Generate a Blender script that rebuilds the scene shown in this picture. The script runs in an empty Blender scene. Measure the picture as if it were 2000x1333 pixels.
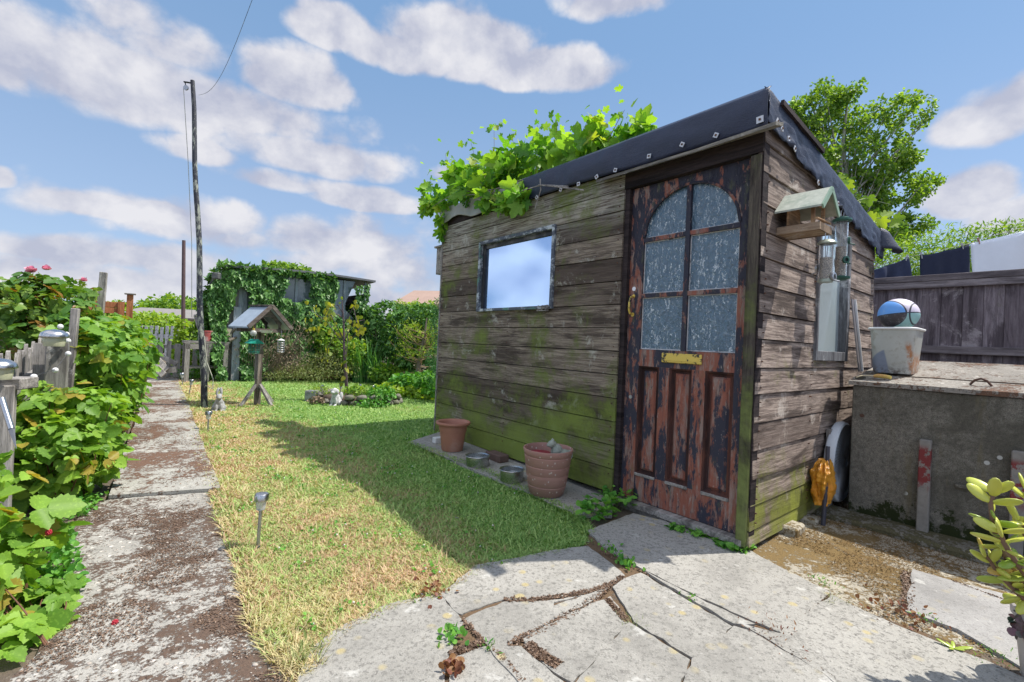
import bpy, math, random
import numpy as np
from math import sin, cos, pi, radians, sqrt, atan2, tan
from mathutils import Vector, Matrix
S = bpy.context.scene
COL = S.collection
random.seed(7)
RNG = np.random.default_rng(11)

# ------------------------------------------------------------------ camera
FX = 907.0
TH, PT = radians(2.48), radians(.24)
CAM = np.array([0, 0, 1.05])
FW = np.array([0, cos(PT), sin(PT)])
_r0 = np.array([1., 0, 0]); _u0 = np.cross(_r0, FW)
# the camera is rolled a little, so that level lines sink to the right
RT = _r0 * cos(TH) + _u0 * sin(TH)
UP = -_r0 * sin(TH) + _u0 * cos(TH)
cd = bpy.data.cameras.new('camera')
cd.sensor_width = 36; cd.lens = 36 * FX / 2000; cd.clip_end = 2000; cd.clip_start = .02
co = bpy.data.objects.new('camera', cd); COL.objects.link(co)
m = Matrix(((RT[0], UP[0], -FW[0], 0), (RT[1], UP[1], -FW[1], 0), (RT[2], UP[2], -FW[2], 1.05), (0, 0, 0, 1)))
co.matrix_world = m
S.camera = co

# ------------------------------------------------------------------ sun, exposure
SUNV = Vector((1.40, .24, 2.38)).normalized()      # towards the sun
sl = bpy.data.lights.new('sun', 'SUN'); sl.energy = 2.7; sl.angle = radians(.55); sl.color = (1, .95, .87)
so = bpy.data.objects.new('sun', sl); COL.objects.link(so)
so.rotation_euler = SUNV.to_track_quat('Z', 'Y').to_euler()
S.view_settings.view_transform = 'Standard'; S.view_settings.look = 'None'
S.view_settings.exposure = 1.15; S.view_settings.gamma = 1

def ray(x, y): return FW + RT * (x - 1000) / FX + UP * (666.5 - y) / FX

# ------------------------------------------------------------------ node helper
class NT:
    def __init__(s, nt): s.t = nt; s.n = nt.nodes; s.l = nt.links
    def set(s, sock, v):
        if hasattr(v, 'links') or isinstance(v, bpy.types.NodeSocket): s.l.new(v, sock)
        elif v is not None:
            if isinstance(v, (tuple, list)) and len(v) == 3 and sock.type == 'RGBA': v = (*v, 1)
            sock.default_value = v
    def math(s, op, a, b=None, c=None, clamp=False):
        n = s.n.new('ShaderNodeMath'); n.operation = op; n.use_clamp = clamp
        s.set(n.inputs[0], a)
        if b is not None: s.set(n.inputs[1], b)
        if c is not None: s.set(n.inputs[2], c)
        return n.outputs[0]
    def noise(s, vec=None, scale=5., detail=4., rough=.55, dist=0., col=False):
        n = s.n.new('ShaderNodeTexNoise'); s.set(n.inputs['Scale'], scale); n.inputs['Detail'].default_value = detail
        n.inputs['Roughness'].default_value = rough; n.inputs['Distortion'].default_value = dist
        if vec is not None: s.l.new(vec, n.inputs['Vector'])
        return n.outputs['Color' if col else 'Fac']
    def voro(s, vec=None, scale=5., feat='F1', rand=1., out='Distance'):
        n = s.n.new('ShaderNodeTexVoronoi'); n.feature = feat; n.inputs['Scale'].default_value = scale
        n.inputs['Randomness'].default_value = rand
        if vec is not None: s.l.new(vec, n.inputs['Vector'])
        return n.outputs[out]
    def step(s, v, a, b, lo=0., hi=1.):
        n = s.n.new('ShaderNodeMapRange'); n.interpolation_type = 'SMOOTHSTEP'
        s.set(n.inputs[0], v); n.inputs[1].default_value = a; n.inputs[2].default_value = b
        n.inputs[3].default_value = lo; n.inputs[4].default_value = hi
        return n.outputs[0]
    def mix(s, f, a, b, mode='MIX'):
        n = s.n.new('ShaderNodeMix'); n.data_type = 'RGBA'; n.blend_type = mode; n.clamp_factor = True
        s.set(n.inputs[0], f); s.set(n.inputs[6], a); s.set(n.inputs[7], b)
        return n.outputs[2]
    def coord(s, kind='Object', scale=None, loc=None, rot=None):
        n = s.n.new('ShaderNodeTexCoord'); o = n.outputs[kind]
        if scale is None and loc is None and rot is None: return o
        return s.map(o, scale, loc, rot)
    def map(s, o, scale=None, loc=None, rot=None):
        m = s.n.new('ShaderNodeMapping'); s.l.new(o, m.inputs[0])
        if scale is not None: m.inputs['Scale'].default_value = scale
        if loc is not None: s.set(m.inputs['Location'], loc)
        if rot is not None: m.inputs['Rotation'].default_value = rot
        return m.outputs[0]
    def attr(s, name='tint'):
        n = s.n.new('ShaderNodeAttribute'); n.attribute_name = name; return n.outputs['Fac']
    def sep(s, v):
        n = s.n.new('ShaderNodeSeparateXYZ'); s.l.new(v, n.inputs[0]); return n.outputs
    def comb(s, x, y, z):
        n = s.n.new('ShaderNodeCombineXYZ'); s.set(n.inputs[0], x); s.set(n.inputs[1], y); s.set(n.inputs[2], z); return n.outputs[0]
    def bump(s, h, strength=.3, dist=.01, normal=None):
        n = s.n.new('ShaderNodeBump'); s.l.new(h, n.inputs['Height']); n.inputs['Strength'].default_value = strength
        n.inputs['Distance'].default_value = dist
        if normal is not None: s.l.new(normal, n.inputs['Normal'])
        return n.outputs[0]

# ------------------------------------------------------------------ world: sky with clouds laid out by compass direction
w = bpy.data.worlds.new('World'); S.world = w; w.use_nodes = True
W = NT(w.node_tree); W.n.clear()
sky = W.n.new('ShaderNodeTexSky'); sky.sky_type = 'NISHITA'; sky.sun_disc = False
sky.sun_elevation = math.asin(SUNV.z); sky.sun_rotation = atan2(SUNV.x, SUNV.y)
sky.air_density = 1.; sky.dust_density = .6; sky.ozone_density = 1.5; sky.altitude = 50
dx, dy, dz = W.sep(W.coord('Generated'))
az = W.math('ARCTAN2', dx, dy); el = W.math('ARCSINE', W.math('MAXIMUM', W.math('MINIMUM', dz, 1.), -1.))
v = W.comb(az, W.math('MULTIPLY', el, 1.25), 0.)
warp = W.noise(v, 3.2, 4, .6, .3, col=True)
n1 = W.noise(v, 7.5, 11, .58, .15)
n2 = W.noise(W.map(v, loc=(-.02, -.055, 0)), 7.5, 8, .52, .15)
n3 = W.noise(v, 26., 5, .6)
wp = W.n.new('ShaderNodeVectorMath'); wp.operation = 'MULTIPLY_ADD'; W.l.new(W.noise(v, 9., 4, .6, col=True), wp.inputs[0]); wp.inputs[1].default_value = (.10, .10, 0); W.l.new(v, wp.inputs[2])
pf = W.n.new('ShaderNodeTexVoronoi'); pf.feature = 'F1'; pf.inputs['Scale'].default_value = 13.; W.l.new(wp.outputs[0], pf.inputs['Vector']); puff = W.math('SUBTRACT', .46, pf.outputs['Distance'])
B = None
def pxdir(px, py):
    d = ray(px, py); d = d / np.linalg.norm(d)
    return atan2(d[0], d[1]), math.asin(d[2])
def cloud(px, py, wpx, hpx, amp=1.):
    global B
    a, e = pxdir(px, py); a2, _ = pxdir(px + wpx, py); _, e2 = pxdir(px, py - hpx)
    wa = abs(a2 - a); he = abs(e2 - e)
    u = W.math('DIVIDE', W.math('SUBTRACT', az, a), wa)
    t = W.math('SUBTRACT', el, e)
    t = W.math('MAXIMUM', W.math('DIVIDE', t, he), W.math('DIVIDE', t, -he * .62))
    r = W.math('ADD', W.math('MULTIPLY', u, u), W.math('MULTIPLY', t, t))
    b = W.math('MULTIPLY', W.math('SUBTRACT', 1.0, r), amp)
    B = b if B is None else W.math('MAXIMUM', B, b)
for c in [(190, 160, 310, 110, .75), (0, 120, 170, 100, .85), (300, 80, 140, 70, .5), (430, 215, 290, 60, .7), (585, 165, 110, 80, .95), (655, 65, 95, 62, .95),
          (900, 90, 170, 85, 1), (1040, 145, 200, 60, 1), (780, 110, 120, 60, .9), (1200, 5, 110, 55, .75), (625, 315, 175, 50, .8),
          (385, 300, 85, 32, .5), (200, 410, 120, 34, .8), (320, 420, 70, 28, .7), (720, 395, 115, 32, .9), (560, 360, 110, 24, .5),
          (1930, 240, 140, 72, .95), (2020, 190, 120, 60, .9), (1880, 390, 110, 62, .95), (2000, 430, 130, 50, .8), (120, 495, 150, 36, .75),
          (300, 510, 180, 40, .6), (560, 470, 330, 50, .55), (760, 520, 260, 80, .45), (-10, 350, 40, 26, .7), (905, 345, 60, 24, .8), (400, 570, 700, 45, .45)]:
    cloud(*c)
# beyond the part of the sky the photograph shows the clouds come from noise alone
nb = W.noise(v, 1.6, 3, .5)
far = W.step(W.math('ABSOLUTE', az), .92, 1.15)
B2 = W.math('SUBTRACT', W.math('MULTIPLY', nb, 5.), 2.7)
Bm = W.math('ADD', W.math('MULTIPLY', B, W.math('SUBTRACT', 1., far)), W.math('MULTIPLY', B2, far))
zen = W.step(el, .74, 1.0)                            # unseen bright cloud added to the high sky to fill the shade below
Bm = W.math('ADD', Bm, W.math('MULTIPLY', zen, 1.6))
dens = W.math('ADD', W.math('MAXIMUM', Bm, -1.), W.math('MULTIPLY', W.math('SUBTRACT', n1, .36), 1.8))
dens = W.math('ADD', dens, W.math('MULTIPLY', puff, .85))
cov = W.step(dens, -.10, .60)
lit = W.math('ADD', W.math('ADD', .50, W.math('MULTIPLY', puff, .55)), W.math('ADD', W.math('MULTIPLY', W.math('SUBTRACT', n1, n2), 3.0), W.math('MULTIPLY', W.math('SUBTRACT', n3, .5), .35)), clamp=True)
edge = W.step(dens, .1, 1.25)
lit = W.math('SUBTRACT', lit, W.math('MULTIPLY', edge, .05), clamp=True)
ccol = W.mix(lit, (2.3, 2.4, 2.95), (3.9, 3.85, 3.98))
tintc = W.mix(1., sky.outputs[0], (.80, .96, 1.12), 'MULTIPLY')
hz = W.math('SUBTRACT', 1., W.step(el, -.05, .42))
grad = W.mix(W.step(el, .0, .62), (1.9, 2.4, 3.25), (1.05, 1.78, 2.85))
tintc = W.mix(.8, tintc, grad)
ccol = W.mix(W.math('MAXIMUM', zen, far), ccol, W.mix(1., ccol, (1.75, 1.75, 1.75), 'MULTIPLY'))  # unseen clouds overhead and at the sides brightened to add fill light
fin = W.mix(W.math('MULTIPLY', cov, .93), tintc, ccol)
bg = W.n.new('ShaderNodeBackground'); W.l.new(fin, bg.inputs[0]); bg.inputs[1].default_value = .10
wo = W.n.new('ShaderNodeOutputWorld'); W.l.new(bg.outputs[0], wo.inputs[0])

# ------------------------------------------------------------------ geometry frame of the plot
ALF = radians(39.5)
FD = np.array([-sin(ALF), cos(ALF), 0]); SD = np.array([cos(ALF), sin(ALF), 0])
K = np.array([1.249, 2.42, 0.0])                    # near corner of the shed
def gz(y): return .035 * min(max(y - 2.3, 0), 3)
def G(x, y):                                         # where a line of sight meets the ground
    z = 0
    for i in range(14):
        r = ray(x, y); p = CAM + r * ((z - CAM[2]) / r[2]); z = gz(p[1])
    return p
def D(x, y, d): r = ray(x, y); return CAM + r * (d / r[1])
def onS(px, py, s):
    o = K + FD * s; r = ray(px, py); q = CAM + r * (((o - CAM) @ FD) / (r @ FD)) - K
    return float(q @ SD), float(q[2])
def GH(x, y, h):                                      # line of sight meets a surface h above the ground
    p = G(x, y)
    for i in range(6):
        r = ray(x, y); p = CAM + r * ((gz(p[1]) + h - CAM[2]) / r[2])
    return p
def onT(px, py, t):
    o = K + SD * t; r = ray(px, py); q = CAM + r * (((o - CAM) @ SD) / (r @ SD)) - K
    return float(q @ FD), float(q[2])
def PL(t, s, z=0.): p = K + SD * t + FD * s; return Vector((p[0], p[1], z))

# ------------------------------------------------------------------ mesh helpers
class MB:
    def __init__(s): s.v = []; s.f = []; s.t = []; s.mi = []
    def add(s, vs, fs, tint=None, mi=0):
        o = len(s.v); s.v += [tuple(p) for p in vs]; s.f += [tuple(i + o for i in f) for f in fs]
        tint = random.random() if tint is None else tint
        s.t += [tint] * len(vs); s.mi += [mi] * len(fs); return s
    def box(s, x0, x1, y0, y1, z0, z1, tint=None, mi=0, M=None, b=0.):
        if b <= 0:
            vs = [Vector((x, y, z)) for z in (z0, z1) for y in (y0, y1) for x in (x0, x1)]
            fs = [(0, 2, 3, 1), (4, 5, 7, 6), (0, 1, 5, 4), (2, 6, 7, 3), (0, 4, 6, 2), (1, 3, 7, 5)]
        else:                                        # chamfered box
            b = min(b, abs(x1 - x0) * .45, abs(y1 - y0) * .45, abs(z1 - z0) * .45)
            vs = []; idx = {}
            for a, (X, sx) in enumerate(((x0, 1), (x1, -1))):
                for c, (Y, sy) in enumerate(((y0, 1), (y1, -1))):
                    for d, (Z, sz) in enumerate(((z0, 1), (z1, -1))):
                        for k in range(3):
                            p = [X + sx * b, Y + sy * b, Z + sz * b]; p[k] = (X, Y, Z)[k]
                            idx[a, c, d, k] = len(vs); vs.append(Vector(p))
            fs = []
            for a in (0, 1):
                f = [idx[a, 0, 0, 0], idx[a, 0, 1, 0], idx[a, 1, 1, 0], idx[a, 1, 0, 0]]; fs.append(tuple(f if a == 0 else f[::-1]))
                f = [idx[0, a, 0, 1], idx[1, a, 0, 1], idx[1, a, 1, 1], idx[0, a, 1, 1]]; fs.append(tuple(f if a == 0 else f[::-1]))
                f = [idx[0, 0, a, 2], idx[0, 1, a, 2], idx[1, 1, a, 2], idx[1, 0, a, 2]]; fs.append(tuple(f if a == 0 else f[::-1]))
            for a in (0, 1):
                for c in (0, 1):
                    q = [idx[a, c, 0, 0], idx[a, c, 1, 0], idx[a, c, 1, 1], idx[a, c, 0, 1]]; fs.append(tuple(q if (a + c) % 2 else q[::-1]))
                    q = [idx[a, 0, c, 0], idx[a, 1, c, 0], idx[a, 1, c, 2], idx[a, 0, c, 2]]; fs.append(tuple(q[::-1] if (a + c) % 2 else q))
                    q = [idx[0, a, c, 1], idx[1, a, c, 1], idx[1, a, c, 2], idx[0, a, c, 2]]; fs.append(tuple(q if (a + c) % 2 else q[::-1]))
                    for d in (0, 1):
                        q = [idx[a, c, d, 0], idx[a, c, d, 1], idx[a, c, d, 2]]; fs.append(tuple(q if (a + c + d) % 2 else q[::-1]))
        if M is not None: vs = [M @ p for p in vs]
        return s.add(vs, fs, tint, mi)
    def bar(s, p, q, wd, th, roll=(0, 0, 1), tint=None, b=0., mi=0):          # a rectangular bar from p to q
        p = Vector(p); q = Vector(q); d = q - p; L = d.length; d.normalize()
        u = Vector(roll); u = (u - d * u.dot(d))
        if u.length < 1e-4: u = Vector((1, 0, 0)); u = u - d * u.dot(d)
        u.normalize(); v = d.cross(u)
        M = Matrix(((d.x, v.x, u.x, p.x), (d.y, v.y, u.y, p.y), (d.z, v.z, u.z, p.z), (0, 0, 0, 1)))
        return s.box(0, L, -wd / 2, wd / 2, -th / 2, th / 2, tint, mi, M, b)
    def tube(s, pts, rad, n=8, tint=None, cap=True, mi=0):
        pts = [Vector(p) for p in pts]; N = len(pts)
        if not hasattr(rad, '__len__'): rad = [rad] * N
        tint = random.random() if tint is None else tint
        vs = []; fs = []; pu = None
        for i, p in enumerate(pts):
            d = (pts[min(i + 1, N - 1)] - pts[max(i - 1, 0)])
            if d.length < 1e-9: d = Vector((0, 0, 1))
            d.normalize()
            u = pu if pu is not None else (Vector((0, 0, 1)) if abs(d.z) < .9 else Vector((1, 0, 0)))
            u = u - d * u.dot(d)
            if u.length < 1e-5: u = Vector((1, 0, 0)) - d * d.x
            u.normalize(); pu = u; v = d.cross(u)
            for k in range(n):
                a = 2 * pi * k / n; vs.append(p + (u * cos(a) + v * sin(a)) * rad[i])
        for i in range(N - 1):
            for k in range(n):
                a = i * n + k; b = i * n + (k + 1) % n; fs.append((a, b, b + n, a + n))
        if cap: fs.append(tuple(range(n))[::-1]); fs.append(tuple(range((N - 1) * n, N * n)))
        return s.add(vs, fs, tint, mi)
    def lathe(s, prof, n=24, c=(0, 0, 0), tint=None, M=None, mi=0, a0=0, a1=2 * pi, sy=1.):
        vs = []; fs = []; N = len(prof); full = abs(a1 - a0 - 2 * pi) < 1e-5
        m = n if full else n + 1
        for k in range(m):
            a = a0 + (a1 - a0) * k / n
            for r, z in prof:
                p = Vector((r * cos(a) + c[0], r * sin(a) * sy + c[1], z + c[2])); vs.append(M @ p if M else p)
        for k in range(n):
            for i in range(N - 1):
                a = k * N + i; b = ((k + 1) % m) * N + i
                fs.append((a, b, b + 1, a + 1))
        return s.add(vs, fs, tint, mi)
    def prism(s, poly, z0, z1, tint=None, M=None, b=0., mi=0):
        n = len(poly); rings = [(z0, 0.)]
        if b > 0: rings += [(z1 - b, 0.), (z1, b)]
        else: rings += [(z1, 0.)]
        cx = sum(p[0] for p in poly) / n; cy = sum(p[1] for p in poly) / n
        vs = []
        for z, ins in rings:
            for p in poly:
                dd = sqrt((p[0] - cx) ** 2 + (p[1] - cy) ** 2) + 1e-9; k = 1 - ins / dd
                vs.append(Vector((cx + (p[0] - cx) * k, cy + (p[1] - cy) * k, z)))
        if M is not None: vs = [M @ p for p in vs]
        fs = [tuple(range(n))[::-1]]
        for r in range(len(rings) - 1):
            for k in range(n):
                a = r * n + k; c = r * n + (k + 1) % n; fs.append((a, c, c + n, a + n))
        fs.append(tuple(range((len(rings) - 1) * n, len(rings) * n)))
        return s.add(vs, fs, tint, mi)
    def ball(s, c, r, n=12, m=8, sc=(1, 1, 1), tint=None, M=None, mi=0, wob=0.):
        c = Vector(c); vs = []; fs = []
        for j in range(m + 1):
            th = pi * j / m
            for k in range(n):
                a = 2 * pi * k / n; w_ = 1 + wob * (sin(3 * a + 5 * c.x + j) * .5 + sin(2.3 * j + 7 * c.y + a) * .5)
                p = Vector((sin(th) * cos(a) * sc[0], sin(th) * sin(a) * sc[1], cos(th) * sc[2])) * r * w_
                p = c + p; vs.append(M @ p if M else p)
        for j in range(m):
            for k in range(n):
                a = j * n + k; b = j * n + (k + 1) % n; fs.append((a, a + n, b + n, b))
        return s.add(vs, fs, tint, mi)
    def build(s, name, mats, parent=None, smooth=False, loc=None, rot=None):
        me = bpy.data.meshes.new(name); me.from_pydata([tuple(p) for p in s.v], [], s.f)
        at = me.attributes.new('tint', 'FLOAT', 'POINT'); at.data.foreach_set('value', s.t)
        if not isinstance(mats, (list, tuple)): mats = [mats]
        for m_ in mats: me.materials.append(m_)
        if len(mats) > 1: me.polygons.foreach_set('material_index', s.mi)
        if smooth: me.polygons.foreach_set('use_smooth', [True] * len(me.polygons))
        me.validate(); me.update()
        if smooth is not False and smooth != 'all':
            try: me.set_sharp_from_angle(angle=radians(40))
            except Exception: pass
        o = bpy.data.objects.new(name, me); COL.objects.link(o)
        if parent: o.parent = parent
        if loc is not None: o.location = loc
        if rot is not None: o.rotation_euler = rot
        return o

def tag(o, label=None, cat=None, group=None, kind=None):
    if label: o['label'] = label
    if cat: o['category'] = cat
    if group: o['group'] = group
    if kind: o['kind'] = kind
    return o
def thing(name, label, cat, loc=(0, 0, 0), rz=0., group=None, rot=None):
    o = bpy.data.objects.new(name, None); COL.objects.link(o); o.empty_display_size = .1
    o.location = loc; o.rotation_euler = rot or (0, 0, rz)
    return tag(o, label, cat, group)
def copy_tree(o, parent=None):
    c = o.copy(); COL.objects.link(c); c.parent = parent
    for ch in list(o.children): copy_tree(ch, c)
    return c

def npmesh(name, verts, faces_flat, loop_tot, mat, parent=None, tint=None, smooth=False):
    me = bpy.data.meshes.new(name); nv = len(verts); nl = len(faces_flat); nf = len(loop_tot)
    me.vertices.add(nv); me.vertices.foreach_set('co', np.ascontiguousarray(verts, dtype=np.float32).ravel())
    me.loops.add(nl); me.loops.foreach_set('vertex_index', np.ascontiguousarray(faces_flat, dtype=np.int32))
    me.polygons.add(nf)
    st = np.zeros(nf, dtype=np.int32); st[1:] = np.cumsum(loop_tot)[:-1]
    me.polygons.foreach_set('loop_start', st); me.polygons.foreach_set('loop_total', np.asarray(loop_tot, dtype=np.int32))
    me.update(calc_edges=True)
    if tint is not None:
        at = me.attributes.new('tint', 'FLOAT', 'POINT'); at.data.foreach_set('value', np.ascontiguousarray(tint, dtype=np.float32))
    me.materials.append(mat)
    if smooth: me.polygons.foreach_set('use_smooth', [True] * nf)
    o = bpy.data.objects.new(name, me); COL.objects.link(o)
    if parent: o.parent = parent
    return o

# leaf outlines: right half from base to tip, (half width, height)
SHAPES = {
    'ovate': [(.30, .10), (.42, .32), (.36, .58), (.20, .82)],
    'toothed': [(.20, .03), (.36, .12), (.33, .17), (.46, .30), (.40, .36), (.47, .48), (.38, .53), (.38, .66), (.28, .69), (.24, .82), (.15, .84)],
    'vine': [(.18, -.16), (.40, -.10), (.50, .10), (.36, .18), (.60, .44), (.52, .58), (.27, .50), (.24, .80), (.10, .90)],
    'ivy': [(.24, -.08), (.46, .06), (.42, .26), (.22, .42), (.14, .70)],
    'lance': [(.10, .2), (.14, .5), (.08, .8)],
    'round': [(.30, .05), (.46, .30), (.48, .60), (.28, .90)],
    'chip': [(.4, .4)],
}
def leaf_mesh(name, pos, up, nrm, size, shape, mat, parent=None, fold=.25, curl=.25, tint=None):
    """pos (N,3) leaf base, up (N,3) stem-to-tip direction, nrm (N,3) face normal"""
    N = len(pos)
    half = SHAPES[shape]; h = len(half)
    up = up / (np.linalg.norm(up, axis=1, keepdims=True) + 1e-9)
    nrm = nrm - up * np.sum(nrm * up, axis=1, keepdims=True); nrm /= (np.linalg.norm(nrm, axis=1, keepdims=True) + 1e-9)
    rt = np.cross(up, nrm)
    base = [(0., 0.)] + half + [(0., 1.)] + [(-a, b) for a, b in half[::-1]]
    base = np.array(base); k = len(base)
    fo = fold * (1 + .5 * RNG.standard_normal(N)); cu = curl * (1 + .8 * RNG.standard_normal(N))
    tw = .25 * RNG.standard_normal(N)
    x = base[None, :, 0]; y = base[None, :, 1]
    z = fo[:, None] * np.abs(x) - cu[:, None] * y * y * .6 + tw[:, None] * x * y
    sz = size[:, None, None]
    V = pos[:, None, :] + sz * (rt[:, None, :] * x[:, :, None] + up[:, None, :] * y[:, :, None] + nrm[:, None, :] * z[:, :, None])
    ia = list(range(0, h + 2)); ib = [0] + list(range(h + 1, k))
    off = (np.arange(N) * k)[:, None]
    fa = off + np.array(ia)[None]; fb = off + np.array(ib)[None]
    flat = np.concatenate([fa, fb], axis=1).ravel()
    tot = np.tile([len(ia), len(ib)], N)
    if tint is None: tint = RNG.random(N)
    return npmesh(name, V.reshape(-1, 3), flat, tot, mat, parent, np.repeat(tint, k))

def unit(v): return v / (np.linalg.norm(v, axis=-1, keepdims=True) + 1e-9)
def blob_points(blobs, n, shell=.55, flat=.9):
    """points through ellipsoids (cx,cy,cz,rx,ry,rz): mostly near their surface; returns points and outward normals"""
    b = np.array(blobs, float); wgt = (b[:, 3] * b[:, 4] + b[:, 3] * b[:, 5] + b[:, 4] * b[:, 5]); wgt /= wgt.sum()
    i = RNG.choice(len(b), n, p=wgt); d = unit(RNG.standard_normal((n, 3)))
    r = shell + (1.05 - shell) * RNG.random(n) ** .7
    p = b[i, :3] + d * b[i, 3:6] * r[:, None]; nn = unit(d / b[i, 3:6])
    return p, nn
def leaves_at(name, p, nn, size, shape, mat, parent=None, upb=.6, jit=.5, droop=.4, **kw):
    n = len(p)
    nr = unit(nn * .7 + np.array([0, 0, upb]) + jit * RNG.standard_normal((n, 3)))
    out = nn * .8 + RNG.standard_normal((n, 3)) * .7 - np.array([0, 0, droop])
    sz = size * (.65 + .7 * RNG.random(n))
    return leaf_mesh(name, p, out, nr, sz, shape, mat, parent, **kw)
def trifoliate(name, p, nn, size, shape, mat, parent=None, k=3, upb=.7, jit=.45, droop=.35, **kw):
    """groups of k leaflets fanned from a common stalk"""
    n = len(p); size = size * (.6 + .75 * RNG.random(n))
    nr = unit(nn * .6 + np.array([0, 0, upb]) + jit * RNG.standard_normal((n, 3)))
    out = nn * .8 + RNG.standard_normal((n, 3)) * .6 - np.array([0, 0, droop]); out = unit(out - nr * np.sum(out * nr, 1, keepdims=True))
    rt = np.cross(out, nr); sz = size * (.6 + .7 * RNG.random(n)); ti = RNG.random(n)
    P = []; O = []; NN = []; SZ = []; T = []
    for j in range(k):
        a = {0: 0, 1: 1.15, 2: -1.15, 3: 1.5, 4: -1.5}[j]
        o = out * cos(a) + rt * sin(a)
        st = out * (0 if j > 0 else .28) - out * (.35 if j > 2 else 0)
        P.append(p + st * sz[:, None]); O.append(o); NN.append(nr + .18 * RNG.standard_normal((n, 3)))
        SZ.append(sz * (1.08 if j == 0 else .85)); T.append(np.clip(ti + .08 * RNG.standard_normal(n), 0, 1))
    return leaf_mesh(name, np.concatenate(P), np.concatenate(O), np.concatenate(NN), np.concatenate(SZ), shape, mat, parent, tint=np.concatenate(T), **kw)

# ------------------------------------------------------------------ materials
def newmat(name):
    m = bpy.data.materials.new(name); m.use_nodes = True; T = NT(m.node_tree)
    b = T.n['Principled BSDF']; return m, T, b
def simple(name, col, rough=.6, metal=0., spec=.4, var=.25, scale=12., bump=.0, dirt=None):
    m, T, b = newmat(name); c = T.coord()
    n = T.noise(c, scale, 6, .65)
    n2_ = T.noise(c, scale * 5, 3, .6)
    d = tuple(x * (1 - var) for x in col); l = tuple(min(1, x * (1 + var)) for x in col)
    k = T.mix(n, d, l)
    if dirt: k = T.mix(T.step(T.noise(c, scale * .6, 8, .7), .5, .68), k, dirt)
    T.set(b.inputs['Base Color'], k); b.inputs['Metallic'].default_value = metal
    T.set(b.inputs['Roughness'], T.math('ADD', rough - .08, T.math('MULTIPLY', n2_, .16)))
    b.inputs['Specular IOR Level'].default_value = spec
    if bump: T.l.new(T.bump(T.math('ADD', n, T.math('MULTIPLY', n2_, .5)), bump, .01), b.inputs['Normal'])
    return m
def leafmat(name, c1, c2, trans=.35, c3=None, rough=.5, tcol=None, c3amt=.93):
    m, T, b = newmat(name); t = T.attr(); c = T.coord()
    k = T.mix(T.step(t, .1, .9), c1, c2)
    if c3: k = T.mix(T.step(t, c3amt, c3amt + .04), k, c3)
    n = T.noise(c, 3., 3, .5); k = T.mix(T.math('MULTIPLY', n, .45), k, tuple(x * .55 for x in c1))
    n5 = T.noise(c, 90., 3, .6); k = T.mix(T.step(n5, .5, .75, 0, .25), k, tuple(min(1, x * 1.7) for x in c2))
    T.set(b.inputs['Base Color'], k); b.inputs['Roughness'].default_value = rough; b.inputs['Specular IOR Level'].default_value = .35
    tr = T.n.new('ShaderNodeBsdfTranslucent')
    T.set(tr.inputs[0], T.mix(1., k, tcol or (1.7, 1.6, .5), 'MULTIPLY'))
    mx = T.n.new('ShaderNodeMixShader'); mx.inputs[0].default_value = trans
    T.l.new(b.outputs[0], mx.inputs[1]); T.l.new(tr.outputs[0], mx.inputs[2])
    T.l.new(mx.outputs[0], T.n['Material Output'].inputs[0])
    return m
def wood(name, dark, light, grain=(1, 1, 22), tone=.5, topz=None, moss=0., mosscol=(.10, .14, .03), rough=.85, bump=.5, pale=None, mossz=None, knots=True, axis=2):
    """weathered timber: grain runs along the axes whose scale is small; the 'tint' of a board shifts its pattern and tone"""
    m, T, b = newmat(name); c = T.coord(); t = T.attr()
    off = T.comb(T.math('MULTIPLY', t, 37.), T.math('MULTIPLY', t, 61.), T.math('MULTIPLY', t, 17.))
    vadd = T.n.new('ShaderNodeVectorMath'); vadd.operation = 'ADD'; T.l.new(c, vadd.inputs[0]); T.l.new(off, vadd.inputs[1])
    o = vadd.outputs[0]
    g = T.map(o, grain)
    n = T.noise(g, 3.5, 8, .7, .6); fine = T.noise(T.map(o, tuple(x * 3.2 for x in grain)), 7., 4, .7)
    blot = T.noise(T.map(o, tuple(max(.7, x * .22) for x in grain)), 1.9, 7, .68, .5)
    dk = tuple(x * .35 for x in dark)
    k = T.mix(T.step(n, .32, .68), dark, light)
    k = T.mix(T.step(fine, .54, .70, 0, .75), k, dk)
    k = T.mix(T.step(t, .15, 1., 0, tone), k, tuple(x * .8 for x in dark))
    k = T.mix(T.step(blot, .47, .62, 0, .85), k, tuple(x * .5 for x in dark))
    if topz: k = T.mix(T.math('MULTIPLY', T.step(T.sep(c)[2], topz[0], topz[1]), T.step(n, .38, .6, 0, .8)), k, pale)
    if pale: k = T.mix(T.step(T.noise(T.map(o, (2, 2, 2)), 2.2, 8, .75, .4), .56, .66, 0, .75), k, pale)
    if moss > 0:
        mv = T.map(c, (1.6, 1.6, 1.6)); mn = T.noise(mv, 1.7, 7, .66, .3)
        mn2 = T.noise(c, 34., 3, .7)
        f = T.math('ADD', mn, T.math('MULTIPLY', T.math('SUBTRACT', mn2, .5), .16))
        if mossz:
            z = T.sep(c)[2]; f = T.math('ADD', f, T.step(z, mossz[0], mossz[1], .22, 0))
        k = T.mix(T.step(f, .60 - .1 * moss, .78 - .08 * moss, 0, .72), k, mosscol)
        k = T.mix(T.step(f, .70 - .1 * moss, .92 - .08 * moss, 0, .75), k, tuple(x * 1.8 for x in mosscol))
    T.set(b.inputs['Base Color'], k); b.inputs['Roughness'].default_value = rough; b.inputs['Specular IOR Level'].default_value = .2
    h = T.math('ADD', T.math('MULTIPLY', n, 1.), T.math('MULTIPLY', fine, .7))
    T.l.new(T.bump(h, bump, .006), b.inputs['Normal'])
    return m
M = {}
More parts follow.
